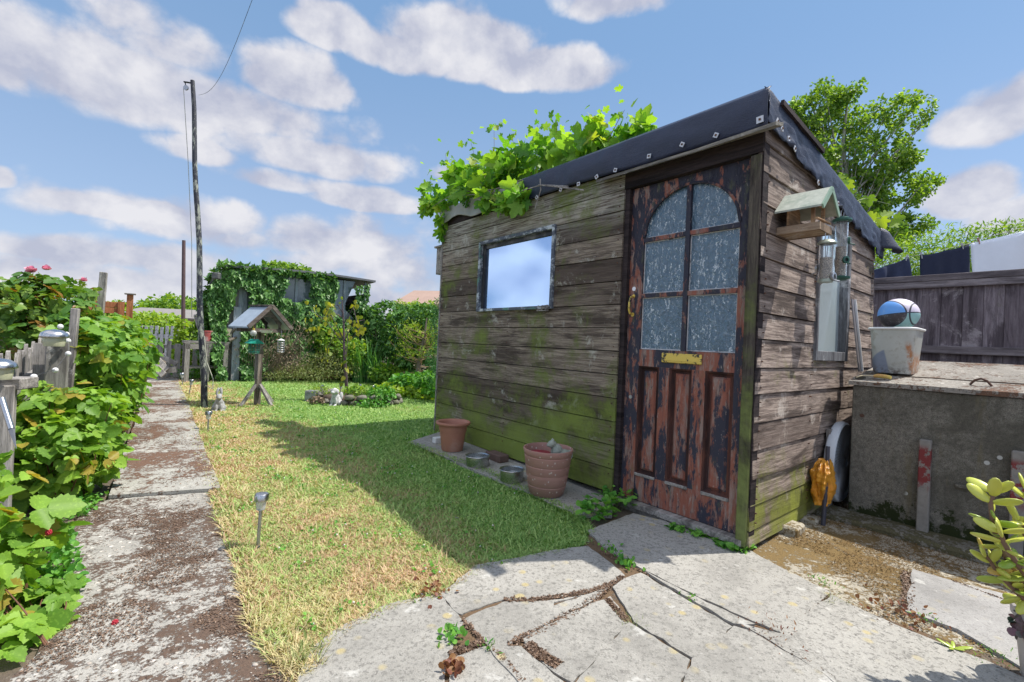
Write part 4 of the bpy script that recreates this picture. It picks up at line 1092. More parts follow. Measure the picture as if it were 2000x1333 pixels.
# stainless cap light on a square post
def cap_light(px, py, d, zb, lab):
    p = D(px, py, d); r = thing('solar_light', lab, 'garden light', (p[0], p[1], zb), 0, 'domed solar lights on the left fence')
    mb = MB(); mb.lathe([(0, .0), (.045, .0), (.048, .01), (.052, .045), (.046, .055), (0, .055)], 20); mb.build('lens', M['lens'], r, smooth=True)
    mb = MB(); mb.lathe([(.045, .054), (.064, .052), (.066, .058), (.058, .078), (.035, .094), (0, .1)], 24); mb.build('lamp_cap', M['steel'], r, smooth=True)
    return r
m, T, b = newmat('pale_lens'); b.inputs['Base Color'].default_value = (.62, .62, .42, 1); b.inputs['Roughness'].default_value = .25; b.inputs['Transmission Weight'].default_value = .35
M['lens'] = m
p = D(112, 700, 2.88)
mb = MB(); mb.box(-.05, .05, -.05, .05, 0, .965, b=.005); tag(mb.build('fence_post', M['grey'], loc=(p[0], p[1], 0), rot=(0, 0, ALF)), 'stout square grey post with a crack down its face, behind the domed light', 'post')
cap_light(106, 660, 2.72, .915, 'domed steel solar light in front of the square grey post')
cap_light(-4, 740, 2.18, .775, 'domed steel solar light standing on the shelf board')
for (px, y0, d, hz_, w_, lab) in ((133, 650, 3.4, None, .045, 'narrow pale upright post with a joint near its top'), (187, 607, 4.6, None, .055, 'tall slim grey post beside the rose bush'),):
    p = D(px, y0, d); top = D(px, {133: 602, 187: 531}[px], d)[2]
    mb = MB(); mb.box(-w_ / 2, w_ / 2, -w_ / 2, w_ / 2, 0, top, b=.004); tag(mb.build('post', M['grey'], loc=(p[0], p[1], 0), rot=(.0, .03, .5)), lab, 'post')
# string of white bulbs
mb = MB(); pts = [Vector(D(*q)) for q in ((118, 637, 2.8), (130, 652, 2.85), (133, 665, 2.85), (133, 690, 2.8), (108, 722, 2.7), (66, 735, 2.4), (40, 742, 2.35), (10, 726, 2.3))]
r = thing('string_light', 'string of small white globe bulbs draped over the left fence and shelf', 'string lights', pts[0])
mb.tube([p_ - pts[0] for p_ in pts], .0022, 5); mb.build('cable', M['black'], r)
for p_ in pts:
    mb = MB(); mb.ball(p_ - pts[0] + Vector((0, 0, -.004)), .015, 12, 8); mb.build('bulb', M['white'], r, smooth='all')
# steel garden spike leaning against the post
a = Vector(D(3, 778, 2.1)); c_ = Vector(D(22, 838, 2.08)); e_ = Vector(D(32, 877, 2.06))
r = thing('garden_stake', 'shiny steel tube stake with a dark pointed tip hanging below the shelf', 'stake', a)
mb = MB(); mb.tube([(0, 0, 0), c_ - a], .0115, 14); mb.build('tube', M['steel'], r, smooth=True)
mb = MB(); mb.tube([c_ - a, (c_ - a) * .97 + (e_ - a) * .03, e_ - a], [.0125, .011, .001], 4); mb.build('spike', simple('grey_plastic', (.16, .17, .20), .4), r)
# brown woody stakes in the near corner
for (x0_, y0_, x1_, y1_, d, lab) in ((50, 1150, 54, 1058, 1.72, 'short broken brown cane standing in the weeds'),):
    p = Vector(D(x0_, y0_, d)); q = Vector(D(x1_, y1_, d)); mb = MB(); mb.tube([Vector((0, 0, 0)), (q - p) * .5 + Vector((.004, 0, 0)), q - p], [.006, .0055, .005], 6)
    tag(mb.build('cane', M['cane'], loc=p), lab, 'cane')

# ------------------------------------------------------------------ lawn ornaments and lights
def solar_light(px, py, h, lab, sc=1., lean=(0, 0), grp='stake solar lights on the lawn', base=None):
    p = G(px, py) if base is None else base
    r = thing('solar_light', lab, 'garden light', p, 0, grp, rot=(lean[0], lean[1], random.random())); H = h
    mb = MB(); mb.tube([(0, 0, -.01), (0, 0, H - .075 * sc)], .0075 * sc, 12); mb.build('stem', M['dullmetal'], r, smooth=True)
    mb = MB(); mb.tube([(0, 0, -.005), (0, 0, .02)], .011 * sc, 10); mb.build('spike_collar', M['black'], r)
    mb = MB(); mb.lathe([(.008 * sc, 0), (.019 * sc, .006 * sc), (.022 * sc, .048 * sc), (0, .048 * sc)], 16, c=(0, 0, H - .08 * sc)); mb.build('lens', M['glassy'], r, smooth=True)
    mb = MB(); mb.lathe([(.024 * sc, 0), (.030 * sc, 0), (.030 * sc, .026 * sc), (.026 * sc, .031 * sc), (0, .032 * sc)], 20, c=(0, 0, H - .033 * sc)); mb.build('lamp_cap', M['steel'], r, smooth=True)
    return r
m, T, b = newmat('ribbed_clear_lens'); c = T.coord(); b.inputs['Base Color'].default_value = (.75, .77, .76, 1); b.inputs['Roughness'].default_value = .15; b.inputs['Transmission Weight'].default_value = .55
T.l.new(T.bump(T.noise(T.map(c, (60, 60, 1)), 3, 2), .5, .003), b.inputs['Normal']); M['glassy'] = m
random.seed(8)
solar_light(503, 1075, .275, 'nearest steel stake light on the lawn edge by the rubble path', 1.05, (0, .03))
solar_light(406, 844, .20, 'short stake light on the lawn edge, second nearest', 1.)
solar_light(369, 772, .225, 'leaning stake light on the lawn beyond the tall pole', 1., (0, .12))
solar_light(356, 755, .22, 'farthest stake light on the lawn by the gate', 1., (0, -.05))
# tall pole with pulley and line
p0 = G(399, 797); pt = D(376, 158, 5.62); 
r = thing('washing_line_pole', 'tall black and grey mottled pole with a pulley at its top', 'pole', p0)
m, T, b = newmat('mottled_pole'); c = T.coord(); k = T.mix(T.step(T.noise(T.map(c, (9, 9, 3)), 2.2, 7, .75), .50, .58), (.028, .03, .042), (.30, .32, .27))
T.set(b.inputs['Base Color'], k); b.inputs['Roughness'].default_value = .6; T.l.new(T.bump(T.noise(c, 30, 4), .4, .005), b.inputs['Normal']); M['pole'] = m
d_ = Vector(pt) - Vector(p0); mb = MB(); mb.tube([d_ * (i / 12) + Vector((.008 * sin(i * 1.3), .006 * cos(i), 0)) * (0 < i < 12) for i in range(13)], [.036 - .013 * i / 12 for i in range(13)], 12)
mb.build('pole_shaft', M['pole'], r, smooth=True)
mb = MB(); pc = d_ + Vector((-.06, -.02, -.10)); mb.lathe([(0, -.008), (.03, -.008), (.022, 0), (.03, .008), (0, .008)], 14, M=Matrix.Translation(pc) @ Matrix.Rotation(pi / 2, 4, 'X')); mb.build('pulley', M['dullmetal'], r, smooth=True)
mb = MB(); mb.bar(d_ + Vector((0, 0, -.03)), d_ + Vector((-.09, -.02, -.03)), .02, .012).bar(d_ + Vector((-.075, -.02, -.03)), pc, .012, .006); mb.build('bracket', M['black'], r)
mb = MB(); mb.tube([pc + Vector((-.03, 0, 0)), d_ * .75 + Vector((-.075, -.02, 0)), d_ * .5 + Vector((-.06, -.03, 0)), d_ * .30 + Vector((-.09, -.02, -.1)), d_ * .28 + Vector((-.02, -.045, 0))], .0035, 5)
mb.tube([d_ * .22 + Vector((.05, -.03, 0)), d_ * .14 + Vector((.07, -.03, 0)), d_ * .09 + Vector((.14, -.03, 0)), d_ * .06 + Vector((.13, -.03, 0)), d_ * .07 + Vector((.05, -.04, 0))], .006, 6)
mb.build('rope', simple('pale_rope', (.42, .42, .34), .9), r)
mb = MB(); mb.box(.03, .12, -.03, .03, 1.56, 1.64, b=.01).tube([(0, 0, 1.5), (.05, 0, 1.58)], .012, 6); mb.build('clamp', M['black'], r)
random.seed(4)
mb = MB(); q0 = Vector(D(388, 186, 5.6)); q1 = Vector(D(497, -12, 3.4)); pts = [q0.lerp(q1, i / 14) - Vector((0, 0, .22 * sin(pi * i / 14))) for i in range(15)]
tag(mb.tube([p_ - q0 for p_ in pts] + [Vector((3.2, -6.5, 4.5)) - Vector((0, 0, 0))], .0018, 5).build('washing_line', M['pole'], loc=q0), 'thin wire running from the tall pole up over the garden', 'wire')
p0 = G(357, 722); pt = D(359, 470, p0[1]); mb = MB(); mb.tube([(0, 0, 0), Vector(pt) - Vector(p0)], [.045, .035], 10)
tag(mb.build('post', simple('rust_brown_pole', (.11, .07, .07), .7, var=.4), loc=tuple(p0), smooth=True), 'thin brown pole standing by the far gate', 'pole')

# statues: overlapping lumps fused into one skin
def statue(name, lab, cat, px, py, rz, balls, vox, mat, z0=None):
    p = G(px, py); mb = MB()
    for b_ in balls:
        c_, r_, sc = b_[0], b_[1], (b_[2] if len(b_) > 2 else (1, 1, 1)); Mx = None
        if len(b_) > 3: Mx = Matrix.Translation(c_) @ Matrix.Rotation(b_[3][0], 4, 'X') @ Matrix.Rotation(b_[3][1], 4, 'Y'); mb.ball((0, 0, 0), r_, 16, 12, sc, M=Mx)
        else: mb.ball(c_, r_, 16, 12, sc)
    o = mb.build(name, mat, loc=(p[0], p[1], p[2] if z0 is None else z0), rot=(0, 0, rz)); tag(o, lab, cat)
    md = o.modifiers.new('r', 'REMESH'); md.mode = 'VOXEL'; md.voxel_size = vox; md.use_smooth_shade = True
    return o
M['stone'] = simple('cast_stone', (.36, .36, .36), .85, var=.35, scale=16, bump=.4, dirt=(.13, .13, .13))
M['stonepale'] = simple('pale_cast_stone', (.55, .55, .55), .85, var=.3, scale=18, bump=.4, dirt=(.16, .16, .17))
statue('rabbit_statue', 'grey stone rabbit sitting upright with tall ears at the foot of the tall pole', 'statue', 427, 803, radians(-60),
       [((-.02, 0, .065), .07, (1.1, .85, .95)), ((.02, 0, .11), .05, (.85, .8, 1.1)), ((.045, 0, .17), .037, (1.15, .85, .95)), ((.075, 0, .162), .018), ((.02, .018, .235), .05, (.28, .30, .95), (.12, -.15)),
        ((.01, -.02, .232), .05, (.28, .30, .95), (-.25, -.2)), ((.05, .025, .045), .02, (.9, .9, 2.3)), ((.05, -.025, .045), .02, (.9, .9, 2.3)), ((.075, .025, .01), .018, (1.5, .9, .6)), ((.075, -.025, .01), .018, (1.5, .9, .6)),
        ((0, .052, .035), .038, (1.2, .6, .95)), ((0, -.052, .035), .038, (1.2, .6, .95)), ((.03, .058, .01), .02, (2, .8, .6)), ((.03, -.058, .01), .02, (2, .8, .6)), ((-.09, 0, .05), .022)], .005, M['stone'])
statue('dog_statue', 'pale stone puppy statue sitting in front of the round flower bed', 'statue', 655, 793, radians(-100),
       [((-.03, 0, .07), .065, (1.1, 1, 1)), ((.01, 0, .12), .052, (.9, .95, 1.3)), ((.035, 0, .20), .045, (1.05, 1, .95)), ((.075, 0, .185), .024, (1.2, 1.1, .85)), ((.03, .045, .195), .03, (.8, .35, 1.1)), ((.03, -.045, .195), .03, (.8, .35, 1.1)),
        ((.04, .028, .06), .02, (.9, .9, 3)), ((.04, -.028, .06), .02, (.9, .9, 3)), ((.06, .03, .012), .022, (1.5, 1, .6)), ((.06, -.03, .012), .022, (1.5, 1, .6)), ((-.02, .06, .035), .04, (1.2, .6, .9)), ((-.02, -.06, .035), .04, (1.2, .6, .9)),
        ((-.05, .05, .13), .05, (.5, .5, 1.1))], .006, M['stonepale'])

# ------------------------------------------------------------------ bird table
p0 = G(502, 792); r = thing('bird_table', 'wooden bird table with a pitched roof on a post with splayed feet', 'bird table', p0, radians(-28))
M['btwood'] = wood('bird_table_wood', (.13, .105, .09), (.33, .28, .24), (14, 14, 1.2), pale=(.45, .42, .38)); M['btwoodx'] = wood('bird_table_wood_long', (.10, .08, .07), (.26, .22, .19), (14, 1.2, 14))
mb = MB(); mb.box(-.03, .03, -.03, .03, .0, .97, tint=.3, b=.003); mb.build('post', M['btwood'], r)
mb = MB(); mb.box(-.034, .034, -.037, -.0305, .34, .66, tint=.9); mb.build('post_patch', M['grey'], r)
for a in range(4):
    an = a * pi / 2 + .15; mb = MB(); mb.bar((.03 * cos(an), .03 * sin(an), .27), (.24 * cos(an), .24 * sin(an), .015), .035, .03, tint=random.random()); mb.build('leg', M['grey'], r)
zf = .955
mb = MB(); mb.box(-.15, .15, -.20, .20, zf, zf + .015).box(-.16, .16, -.215, -.20, zf - .01, zf + .035).box(-.16, .16, .20, .215, zf - .01, zf + .035).box(-.165, -.15, -.20, .20, zf - .01, zf + .035).box(.15, .165, -.20, .20, zf - .01, zf + .035)
mb.build('tray', M['btwoodx'], r)
mb = MB()
for x in (-.14, .14):
    for y in (-.17, .17): mb.box(x - .012, x + .012, y - .012, y + .012, zf + .015, zf + .13)
    # gable board with an arched opening
    n = 12; vs = []; fs = []
    for i in range(n + 1):
        y = -.2 + .4 * i / n; zt_ = zf + .30 - abs(y) * .98; zb_ = zf + .10 + .09 * sqrt(max(0, 1 - (y / .12) ** 2)) if abs(y) < .12 else zf + .10
        vs += [(x - .008, y, min(zb_, zt_ - .004)), (x - .008, y, zt_), (x + .008, y, min(zb_, zt_ - .004)), (x + .008, y, zt_)]
    for i in range(n): k = 4 * i; fs += [(k, k + 4, k + 5, k + 1), (k + 2, k + 3, k + 7, k + 6), (k, k + 2, k + 6, k + 4), (k + 1, k + 5, k + 7, k + 3)]
    mb.add(vs, fs)
mb.build('gable', M['btwoodx'], r)
M['bluish'] = simple('bluish_felt', (.30, .36, .43), .5, var=.3, scale=12)
for sgn in (-1, 1):
    mb = MB(); a = Vector((0, 0, zf + .325)); e_ = Vector((0, sgn * .29, zf + .05)); d_ = (e_ - a)
    vs = [(-.21, 0, a.z), (.21, 0, a.z), (.21, e_.y, e_.z), (-.21, e_.y, e_.z)]; vs += [(x, y, z_ - .018) for x, y, z_ in vs]
    mb.add(vs, [(0, 1, 2, 3), (7, 6, 5, 4), (0, 4, 5, 1), (1, 5, 6, 2), (2, 6, 7, 3), (3, 7, 4, 0)]); mb.build('roof_panel', M['bluish'], r)
    mb = MB(); mb.bar((.215, 0, zf + .33), (.215, sgn * .30, zf + .045), .02, .045, roll=(0, 0, 1)); mb.build('barge_board', M['btwoodx'], r)
mb = MB(); mb.box(-.22, .22, -.03, .03, zf + .322, zf + .34, b=.004); mb.build('ridge_board', M['btwoodx'], r)
M['greenp'] = simple('green_plastic', (.02, .30, .22), .45, var=.2); M['greenw'] = simple('green_wire', (.03, .16, .12), .5)
def mesh_feeder(px, py0, py1, d, lab, roofed, rad, mat):
    top = Vector(D(px, py0, d)); bot = Vector(D(px, py1, d)); h = top.z - bot.z; r = thing('bird_feeder', lab, 'bird feeder', (bot.x, bot.y, bot.z), radians(-28))
    mb = MB()
    for i in range(10): a = 2 * pi * i / 10; mb.tube([(rad * cos(a), rad * sin(a), 0), (rad * cos(a), rad * sin(a), h * .68)], .0035, 4)
    for j in range(6):
        z_ = h * .68 * j / 5; mb.tube([(rad * cos(2 * pi * i / 16), rad * sin(2 * pi * i / 16), z_) for i in range(17)], .0035, 4)
    mb.build('cage', M['greenw'] if roofed else M['dullmetal'], r)
    if roofed:
        mb = MB(); w_ = rad * 1.25; vs = [(-w_, 0, h * .98), (w_, 0, h * .98), (w_, -w_ * 1.1, h * .68), (-w_, -w_ * 1.1, h * .68), (w_, w_ * 1.1, h * .68), (-w_, w_ * 1.1, h * .68)]
        mb.add(vs, [(0, 3, 2, 1), (0, 1, 4, 5), (0, 5, 3), (1, 2, 4)]); o = mb.build('feeder_roof', mat, r); o.modifiers.new('t', 'SOLIDIFY').thickness = .006
        mb = MB(); mb.box(-rad * .7, rad * .7, -rad * .7, rad * .7, .01, .02); mb.build('base', mat, r)
    else:
        mb = MB(); mb.lathe([(0, h * .8), (rad * 1.15, h * .7), (rad * 1.15, h * .68), (0, h * .68)], 14); mb.build('feeder_roof', mat, r)
    mb = MB(); mb.tube([(0, 0, h * .9), (0, .0, h + .06)], .003, 5); mb.build('hanger', M['dullmetal'], r)
    return r
mesh_feeder(496, 662, 690, 5.72, 'green roofed wire bird feeder hanging from the left of the bird table', True, .06, M['greenp'])
mesh_feeder(548, 655, 688, 5.9, 'pale wire mesh bird feeder hanging from the right of the bird table', False, .04, M['white'])
p = Vector(D(495, 651, 5.7)); r = thing('glass_globe', 'clear glass globe hanging at the front of the bird table', 'globe', p)
mb = MB(); mb.ball((0, 0, 0), .038, 16, 12); mb.build('globe', M['glassy'], r, smooth='all'); mb = MB(); mb.tube([(0, 0, .035), (0, 0, .06)], .015, 10).tube([(0, 0, .06), (0, .0, .1)], .002, 4); mb.build('cap', M['brass'], r)
p = Vector(D(520, 650, 5.75)); mb = MB(); mb.lathe([(0, 0), (.05, .004), (.072, .028), (.078, .028), (.052, -.004), (0, -.008)], 18); tag(mb.build('dish', M['white'], loc=p, smooth=True), 'shallow pale dish fixed under the bird table tray', 'dish')

# ------------------------------------------------------------------ round flower bed
bc = (G(600, 797) + G(762, 793)) / 2 + np.array([-.02, .46, 0]); bc[2] = gz(bc[1])
r = thing('flower_bed', 'round raised bed edged with mossy stones and planted with low shrubs', 'flower bed', bc)
M['mstone'] = simple('mossy_stone', (.19, .18, .15), .9, var=.5, scale=14, bump=.8, dirt=(.09, .12, .03))
random.seed(21); RX, RY = .56, .42
for i in range(22):
    a = 2 * pi * i / 22
    for lay in (0, 1):
        if lay and random.random() < .6: continue
        aa = a + lay * .13; mb = MB(); Mx = Matrix.Translation((RX * cos(aa), RY * sin(aa), .04 + .075 * lay)) @ Matrix.Rotation(aa + pi / 2 + random.uniform(-.2, .2), 4, 'Z')
        mb.ball((0, 0, 0), 1, 8, 6, (random.uniform(.06, .09), .05, .038), M=Mx, wob=.25); mb.build('edging_stone', M['mstone'], r, smooth='all')
mb = MB(); mb.lathe([(0, .13), (.75, .12), (1, .10), (1, 0)], 24, M=Matrix.Diagonal((RX * .95, RY * .95, 1, 1))); mb.build('soil', M['soil'], r, smooth='all')
bcV = Vector(bc)
mb = MB(); q = Vector(D(608, 788, bc[1] - .15)) - bcV; q.z = 0
mb.prism([(q.x - .07, q.y - .06), (q.x + .07, q.y - .05), (q.x + .08, q.y + .07), (q.x - .06, q.y + .06)], 0, .16, b=.01); tag(mb.build('stone_block', M['stone'], loc=bcV), 'square stone block at the left end of the round flower bed', 'stone')
def bedplant(px, py, rx, rz, n, size, shape, mat, lab, dy=0., cat='plant', **kw):
    c_ = D(px, py, bc[1] + dy); c_[2] = max(c_[2], bc[2] + .03 + rz * .6); return plant('shrub', lab, cat, (c_[0], c_[1], bc[2] + (.10 if dy > -.3 else 0)), [(c_[0], c_[1], c_[2], rx, rx * .8, rz)], n, size, shape, mat, 'low shrubs in the round flower bed', stems=14, stemmat=M['stem'], r0=.003, **kw)
bedplant(625, 770, .16, .12, 500, .035, 'lance', M['lf_lime'], 'yellow-green tuft at the left of the round flower bed', -.1)
bedplant(705, 772, .26, .14, 1100, .035, 'ovate', M['lf_hedge'], 'leafy green shrub in the middle of the round flower bed', -.1)
bedplant(745, 778, .20, .15, 900, .035, 'ovate', M['lf_weed'], 'dark green trailing shrub at the right of the round flower bed', -.25)
bedplant(728, 790, .22, .05, 420, .03, 'ovate', M['lf_weed'], 'green creeper trailing over the front stones of the round bed', -.42)
bedplant(618, 790, .10, .05, 160, .03, 'ovate', M['lf_brown'], 'dry brownish plant spilling over the front stones of the round bed', -.42)
for i, (px, py, dy, lab) in enumerate(((629, 752, .0, 'stake light at the left back of the round flower bed'), (666, 750, .1, 'stake light behind the puppy statue'), (704, 751, .1, 'stake light right of the little tree'), (727, 753, .0, 'rightmost stake light in the round flower bed'))):
    q = D(px, py, bc[1] + dy); solar_light(0, 0, q[2] - bc[2] - .1, lab, .9, (0, .05 * (i - 1)), 'stake solar lights in the round flower bed', base=(q[0], q[1], bc[2] + .1))
# weeping little tree
tb = D(678, 765, bc[1] + .05); tb[2] = bc[2] + .11; tbV = Vector(tb)
r = thing('weeping_tree', 'slim young weeping tree with yellow leaves in the round flower bed', 'tree', tb)
dd = bc[1]; w1 = Vector(D(672, 680, dd)) - tbV; w2 = Vector(D(668, 588, dd)) - tbV
mb = MB(); mb.tube([(0, 0, -.02), w1 * .5, w1, (w1 + w2) / 2 + Vector((.01, 0, 0)), w2], [.027, .023, .019, .013, .008], 8)
M['plumbark'] = simple('plum_bark', (.10, .07, .08), .7, var=.4, scale=20, bump=.3); mb.build('trunk', M['plumbark'], r, smooth=True)
mb = MB(); ends = []
for (x0_, y0_, x1_, y1_, x2, y2) in ((669, 672, 640, 630, 608, 606), (669, 660, 645, 612, 640, 605), (671, 670, 690, 630, 712, 625), (668, 640, 690, 600, 700, 640), (670, 665, 655, 650, 640, 680), (668, 610, 660, 596, 645, 600), (671, 660, 680, 640, 676, 700), (668, 620, 640, 605, 620, 640)):
    A_ = [Vector(D(a, b_, dd + random.uniform(-.15, .15) * (j > 0))) - tbV for j, (a, b_) in enumerate(((x0_, y0_), (x1_, y1_), (x2, y2)))]; A_[0] = Vector(D(x0_, y0_, dd)) - tbV
    A_.append(A_[2] + Vector((.0, 0, -.12))); mb.tube(A_, [.008, .006, .004, .002], 5); ends += A_[1:]
mb.build('branch', M['plumbark'], r, smooth=True)
P_ = np.concatenate([np.array(e_) + RNG.standard_normal((5, 3)) * np.array([.04, .05, .08]) for e_ in ends])
n = len(P_); leaf_mesh('foliage', P_, np.tile([[0, 0, -1.]], (n, 1)) + .3 * RNG.standard_normal((n, 3)), RNG.standard_normal((n, 3)), .068 * (.6 + .7 * RNG.random(n)), 'ovate', M['lf_yellow'], r)

# ================================================================== BACK OF THE GARDEN
# greenhouse: facade in the plane s = SG, local frame x = t, y = s, z up
SG = 9.05
gh = thing('greenhouse', 'old lean-to greenhouse of grey boards and glass panes smothered in ivy', 'greenhouse', PL(0, SG, 0), ALF)
def gq(px, py): return onS(px, py, SG)
gT0, gT1 = gq(440, 740)[0], gq(712, 600)[0]
zt0, zt1 = gq(480, 526)[1], gq(715, 549)[1]
M['ghboard'] = wood('greenhouse_boards', (.17, .165, .165), (.36, .345, .335), (14, 14, 1.1), pale=(.5, .5, .5))
mb = MB(); x = gT0
def rl(x): return zt0 + (zt1 - zt0) * (x - gT0) / (gT1 - gT0) - .04
while x < gT1 - .05:
    w_ = .15; mb.box(x, min(x + w_ - .006, gT1), -.02 - random.random() * .01, .0, .08, 1.12); x += w_
mb.build('wall', M['ghboard'], gh)
mb = MB(); mb.box(gT0, gT1, .01, .03, .08, 1.1).box(gT0, gT0 + .02, .03, 2.2, .08, 2.1).box(gT1 - .02, gT1, .03, 2.2, .08, 2.0).box(gT0, gT1, 2.18, 2.2, .08, 2.0); mb.build('wall', M['ghboard'], gh)
def gbox(name, px0, py0, px1, py1, mat, y0=-.03, y1=0.):
    t0, z1 = gq(px0, py0); t1, z0 = gq(px1, py1); mb = MB(); mb.box(t0, t1, y0, y1, z0, z1, b=.004); return mb.build(name, mat, gh)
M['bluegrey'] = wood('blue_grey_board', (.30, .34, .40), (.50, .55, .60), (14, 14, 1.1), pale=(.55, .45, .42))
gbox('door_board', 444, 566, 458, 742, M['ghboard'], -.06, -.03); gbox('post', 455, 600, 464, 745, M['bluegrey'], -.12, -.04); gbox('patch_board', 441, 642, 450, 668, simple('cream_board', (.42, .38, .28), .8), -.14, -.12)
gbox('blue_board', 465, 560, 481, 612, M['bluegrey'], -.05, -.02)
xs_ = [gT0, gq(552, 600)[0], gq(577, 600)[0], gq(606, 600)[0], gq(650, 600)[0], gq(671, 600)[0], gT1]
m, T, b = newmat('dusty_greenhouse_glass'); c = T.coord(); n = T.noise(c, 3, 6, .7)
T.set(b.inputs['Base Color'], T.mix(n, (.05, .07, .08), (.30, .36, .40))); b.inputs['Roughness'].default_value = .12; b.inputs['Specular IOR Level'].default_value = .9; M['ghglass'] = m
for i in range(len(xs_) - 1):
    a, b_ = xs_[i] + .03, xs_[i + 1] - .02; mb = MB(); z_ = min(rl(a), rl(b_))
    if i == 5:                                        # broken pane
        mb.prism([(a, 1.12), (b_, 1.12), (b_, 1.35), (a + .25, 1.40), (a, 1.62)], .0, .006, M=Mside)
        mb.build('window_pane', M['ghglass'], gh); mb = MB(); mb.prism([(a, 1.75), (a + .2, z_), (a, z_)], .0, .006, M=Mside); mb.build('window_pane', M['ghglass'], gh)
    else: mb.box(a, b_, 0, .006, 1.12, z_); mb.build('window_pane', M['ghglass'], gh)
for x in xs_: mb = MB(); mb.box(x - .025, x + .025, -.03, .02, 1.12, rl(x)); mb.build('window_post', M['bluegrey'], gh)
mb = MB(); vs = [(gT0 - .1, -.22, zt0 - .01), (gT1 + .12, -.22, zt1 - .01), (gT1 + .12, 2.3, zt1 - .1), (gT0 - .1, 2.3, zt0 - .1)]
# roof line bows a little
mb = MB(); n = 10; vs = []; fs = []
for i in range(n + 1):
    u = i / n; x = gT0 - .1 + (gT1 - gT0 + .25) * u; z_ = zt0 + (zt1 - zt0) * u + .05 * sin(u * pi)
    vs += [(x, -.20, z_ - .03), (x, -.20, z_ + .01), (x, 2.3, z_ - .1), (x, 2.3, z_ - .14)]
for i in range(n): k = 4 * i; fs += [(k, k + 4, k + 5, k + 1), (k + 1, k + 5, k + 6, k + 2), (k + 3, k + 7, k + 4, k), (k + 2, k + 6, k + 7, k + 3)]
mb.add(vs, fs + [(0, 1, 2, 3), (4 * n, 4 * n + 3, 4 * n + 2, 4 * n + 1)]); mb.build('roof', simple('greenhouse_roof', (.14, .145, .16), .7, var=.4), gh)
# ivy on the facade
iv = thing('ivy', 'dense green ivy climbing over the greenhouse front and roof edge', 'climber', PL(0, SG, 0), ALF)
polys = [[(408, 570), (425, 540), (445, 525), (520, 521), (560, 530), (556, 560), (545, 580), (575, 592), (600, 585), (603, 560), (598, 532), (650, 536), (658, 560), (646, 610), (690, 645), (700, 748), (470, 748), (466, 690), (470, 640), (484, 610), (486, 575), (466, 556), (458, 566), (452, 600), (444, 610), (440, 660), (436, 742), (424, 742), (410, 690), (414, 640), (404, 600)],
         [(690, 560), (716, 556), (712, 590), (706, 625), (690, 600)]]
pts = []
for pi_, po in enumerate(polys):
    q = np.array([gq(*p_) for p_ in po]); lo = q.min(0); hi = q.max(0); k = [6500, 160][pi_]
    s_ = lo + RNG.random((k * 3, 2)) * (hi - lo); s_ = s_[inpoly(s_[:, 0], s_[:, 1], q)][:k]; pts.append(s_)
s_ = np.concatenate(pts); bulge = np.array([.16 + .16 * mn.noise(Vector((a * 1.9, b_ * 1.9, 0))) + .10 * mn.noise(Vector((a * 5, b_ * 5, 3))) for a, b_ in s_])
bulge = np.clip(bulge, .03, .5); dep = bulge * (1 - .5 * RNG.random(len(s_)) ** 2)
P_ = np.stack([s_[:, 0], -.03 - dep, s_[:, 1]], 1); n = len(P_)
leaf_mesh('foliage', P_, np.tile([[0, -.35, -.9]], (n, 1)) + .35 * RNG.standard_normal((n, 3)), np.tile([[0, -.9, .5]], (n, 1)) + .35 * RNG.standard_normal((n, 3)), .085 * (.7 + .6 * RNG.random(n)), 'ivy', M['lf_ivy'], iv)
tp = RNG.random((900, 3)) * np.array([gT1 - gT0 + .1, .5, .12]); tp[:, 0] = gT0 - .2 + tp[:, 0] ** 1.0 * .75; tp[:, 1] = -.25 + tp[:, 1]; tp[:, 2] += zt0 - .06
leaves_at('foliage', tp, np.tile([[0, -.2, 1.]], (900, 1)), .085, 'ivy', M['lf_ivy'], iv)
random.seed(6)
canes('stem', [(random.uniform(gT0 + .3, gT1 - .3), -.1, .05) for i in range(30)], [(random.uniform(gT0 + .3, gT1 - .2), -.22, random.uniform(.6, 1.3)) for i in range(30)], .010, M['bark'], iv, wob=.12)
# ivy round the left side of the greenhouse
pl_ = plant('ivy', 'ivy bulging from the left side of the greenhouse beside the old workbench', 'climber', PL(gT0 - .1, SG + .4, .1),
      [Bp(424, 600, 9.1, .16, .5, .45), Bp(426, 670, 9.1, .16, .5, .6), Bp(445, 548, 9.1, .28, .4, .22)], 2200, .085, 'ivy', M['lf_ivy'], shell=.7)
# ivy mound on the fence to the right
DG = 10.0
plant('ivy', 'big mound of dark green ivy swallowing the fence right of the greenhouse', 'climber', tuple(G(755, 745)),
      [Bp(720, 660, 10.4, .45, .4, .6), Bp(760, 625, 10.2, .5, .4, .38), Bp(790, 660, 9.8, .45, .4, .55), Bp(740, 700, 10.2, .6, .4, .5), Bp(830, 640, 9.4, .4, .4, .45), Bp(700, 610, 10.6, .25, .3, .2), Bp(800, 618, 10, .3, .3, .2), Bp(830, 700, 9.2, .5, .3, .4)],
      8500, .085, 'ivy', M['lf_ivy'], shell=.8, stems=30, stemmat=M['bark'], r0=.01)
plant('shrub', 'bright yellow-green shrub rising over the ivy in front of the red-roofed house', 'shrub', tuple(G(805, 742)),
      [Bp(800, 612, 10.8, .45, .3, .24), Bp(830, 620, 10.6, .35, .3, .22), Bp(782, 594, 10.8, .10, .1, .12), Bp(812, 596, 10.8, .10, .1, .12), Bp(840, 600, 10.6, .10, .2, .12)], 1500, .09, 'lance', M['lf_lime'], stems=40, stemmat=M['stem'], shell=.3)
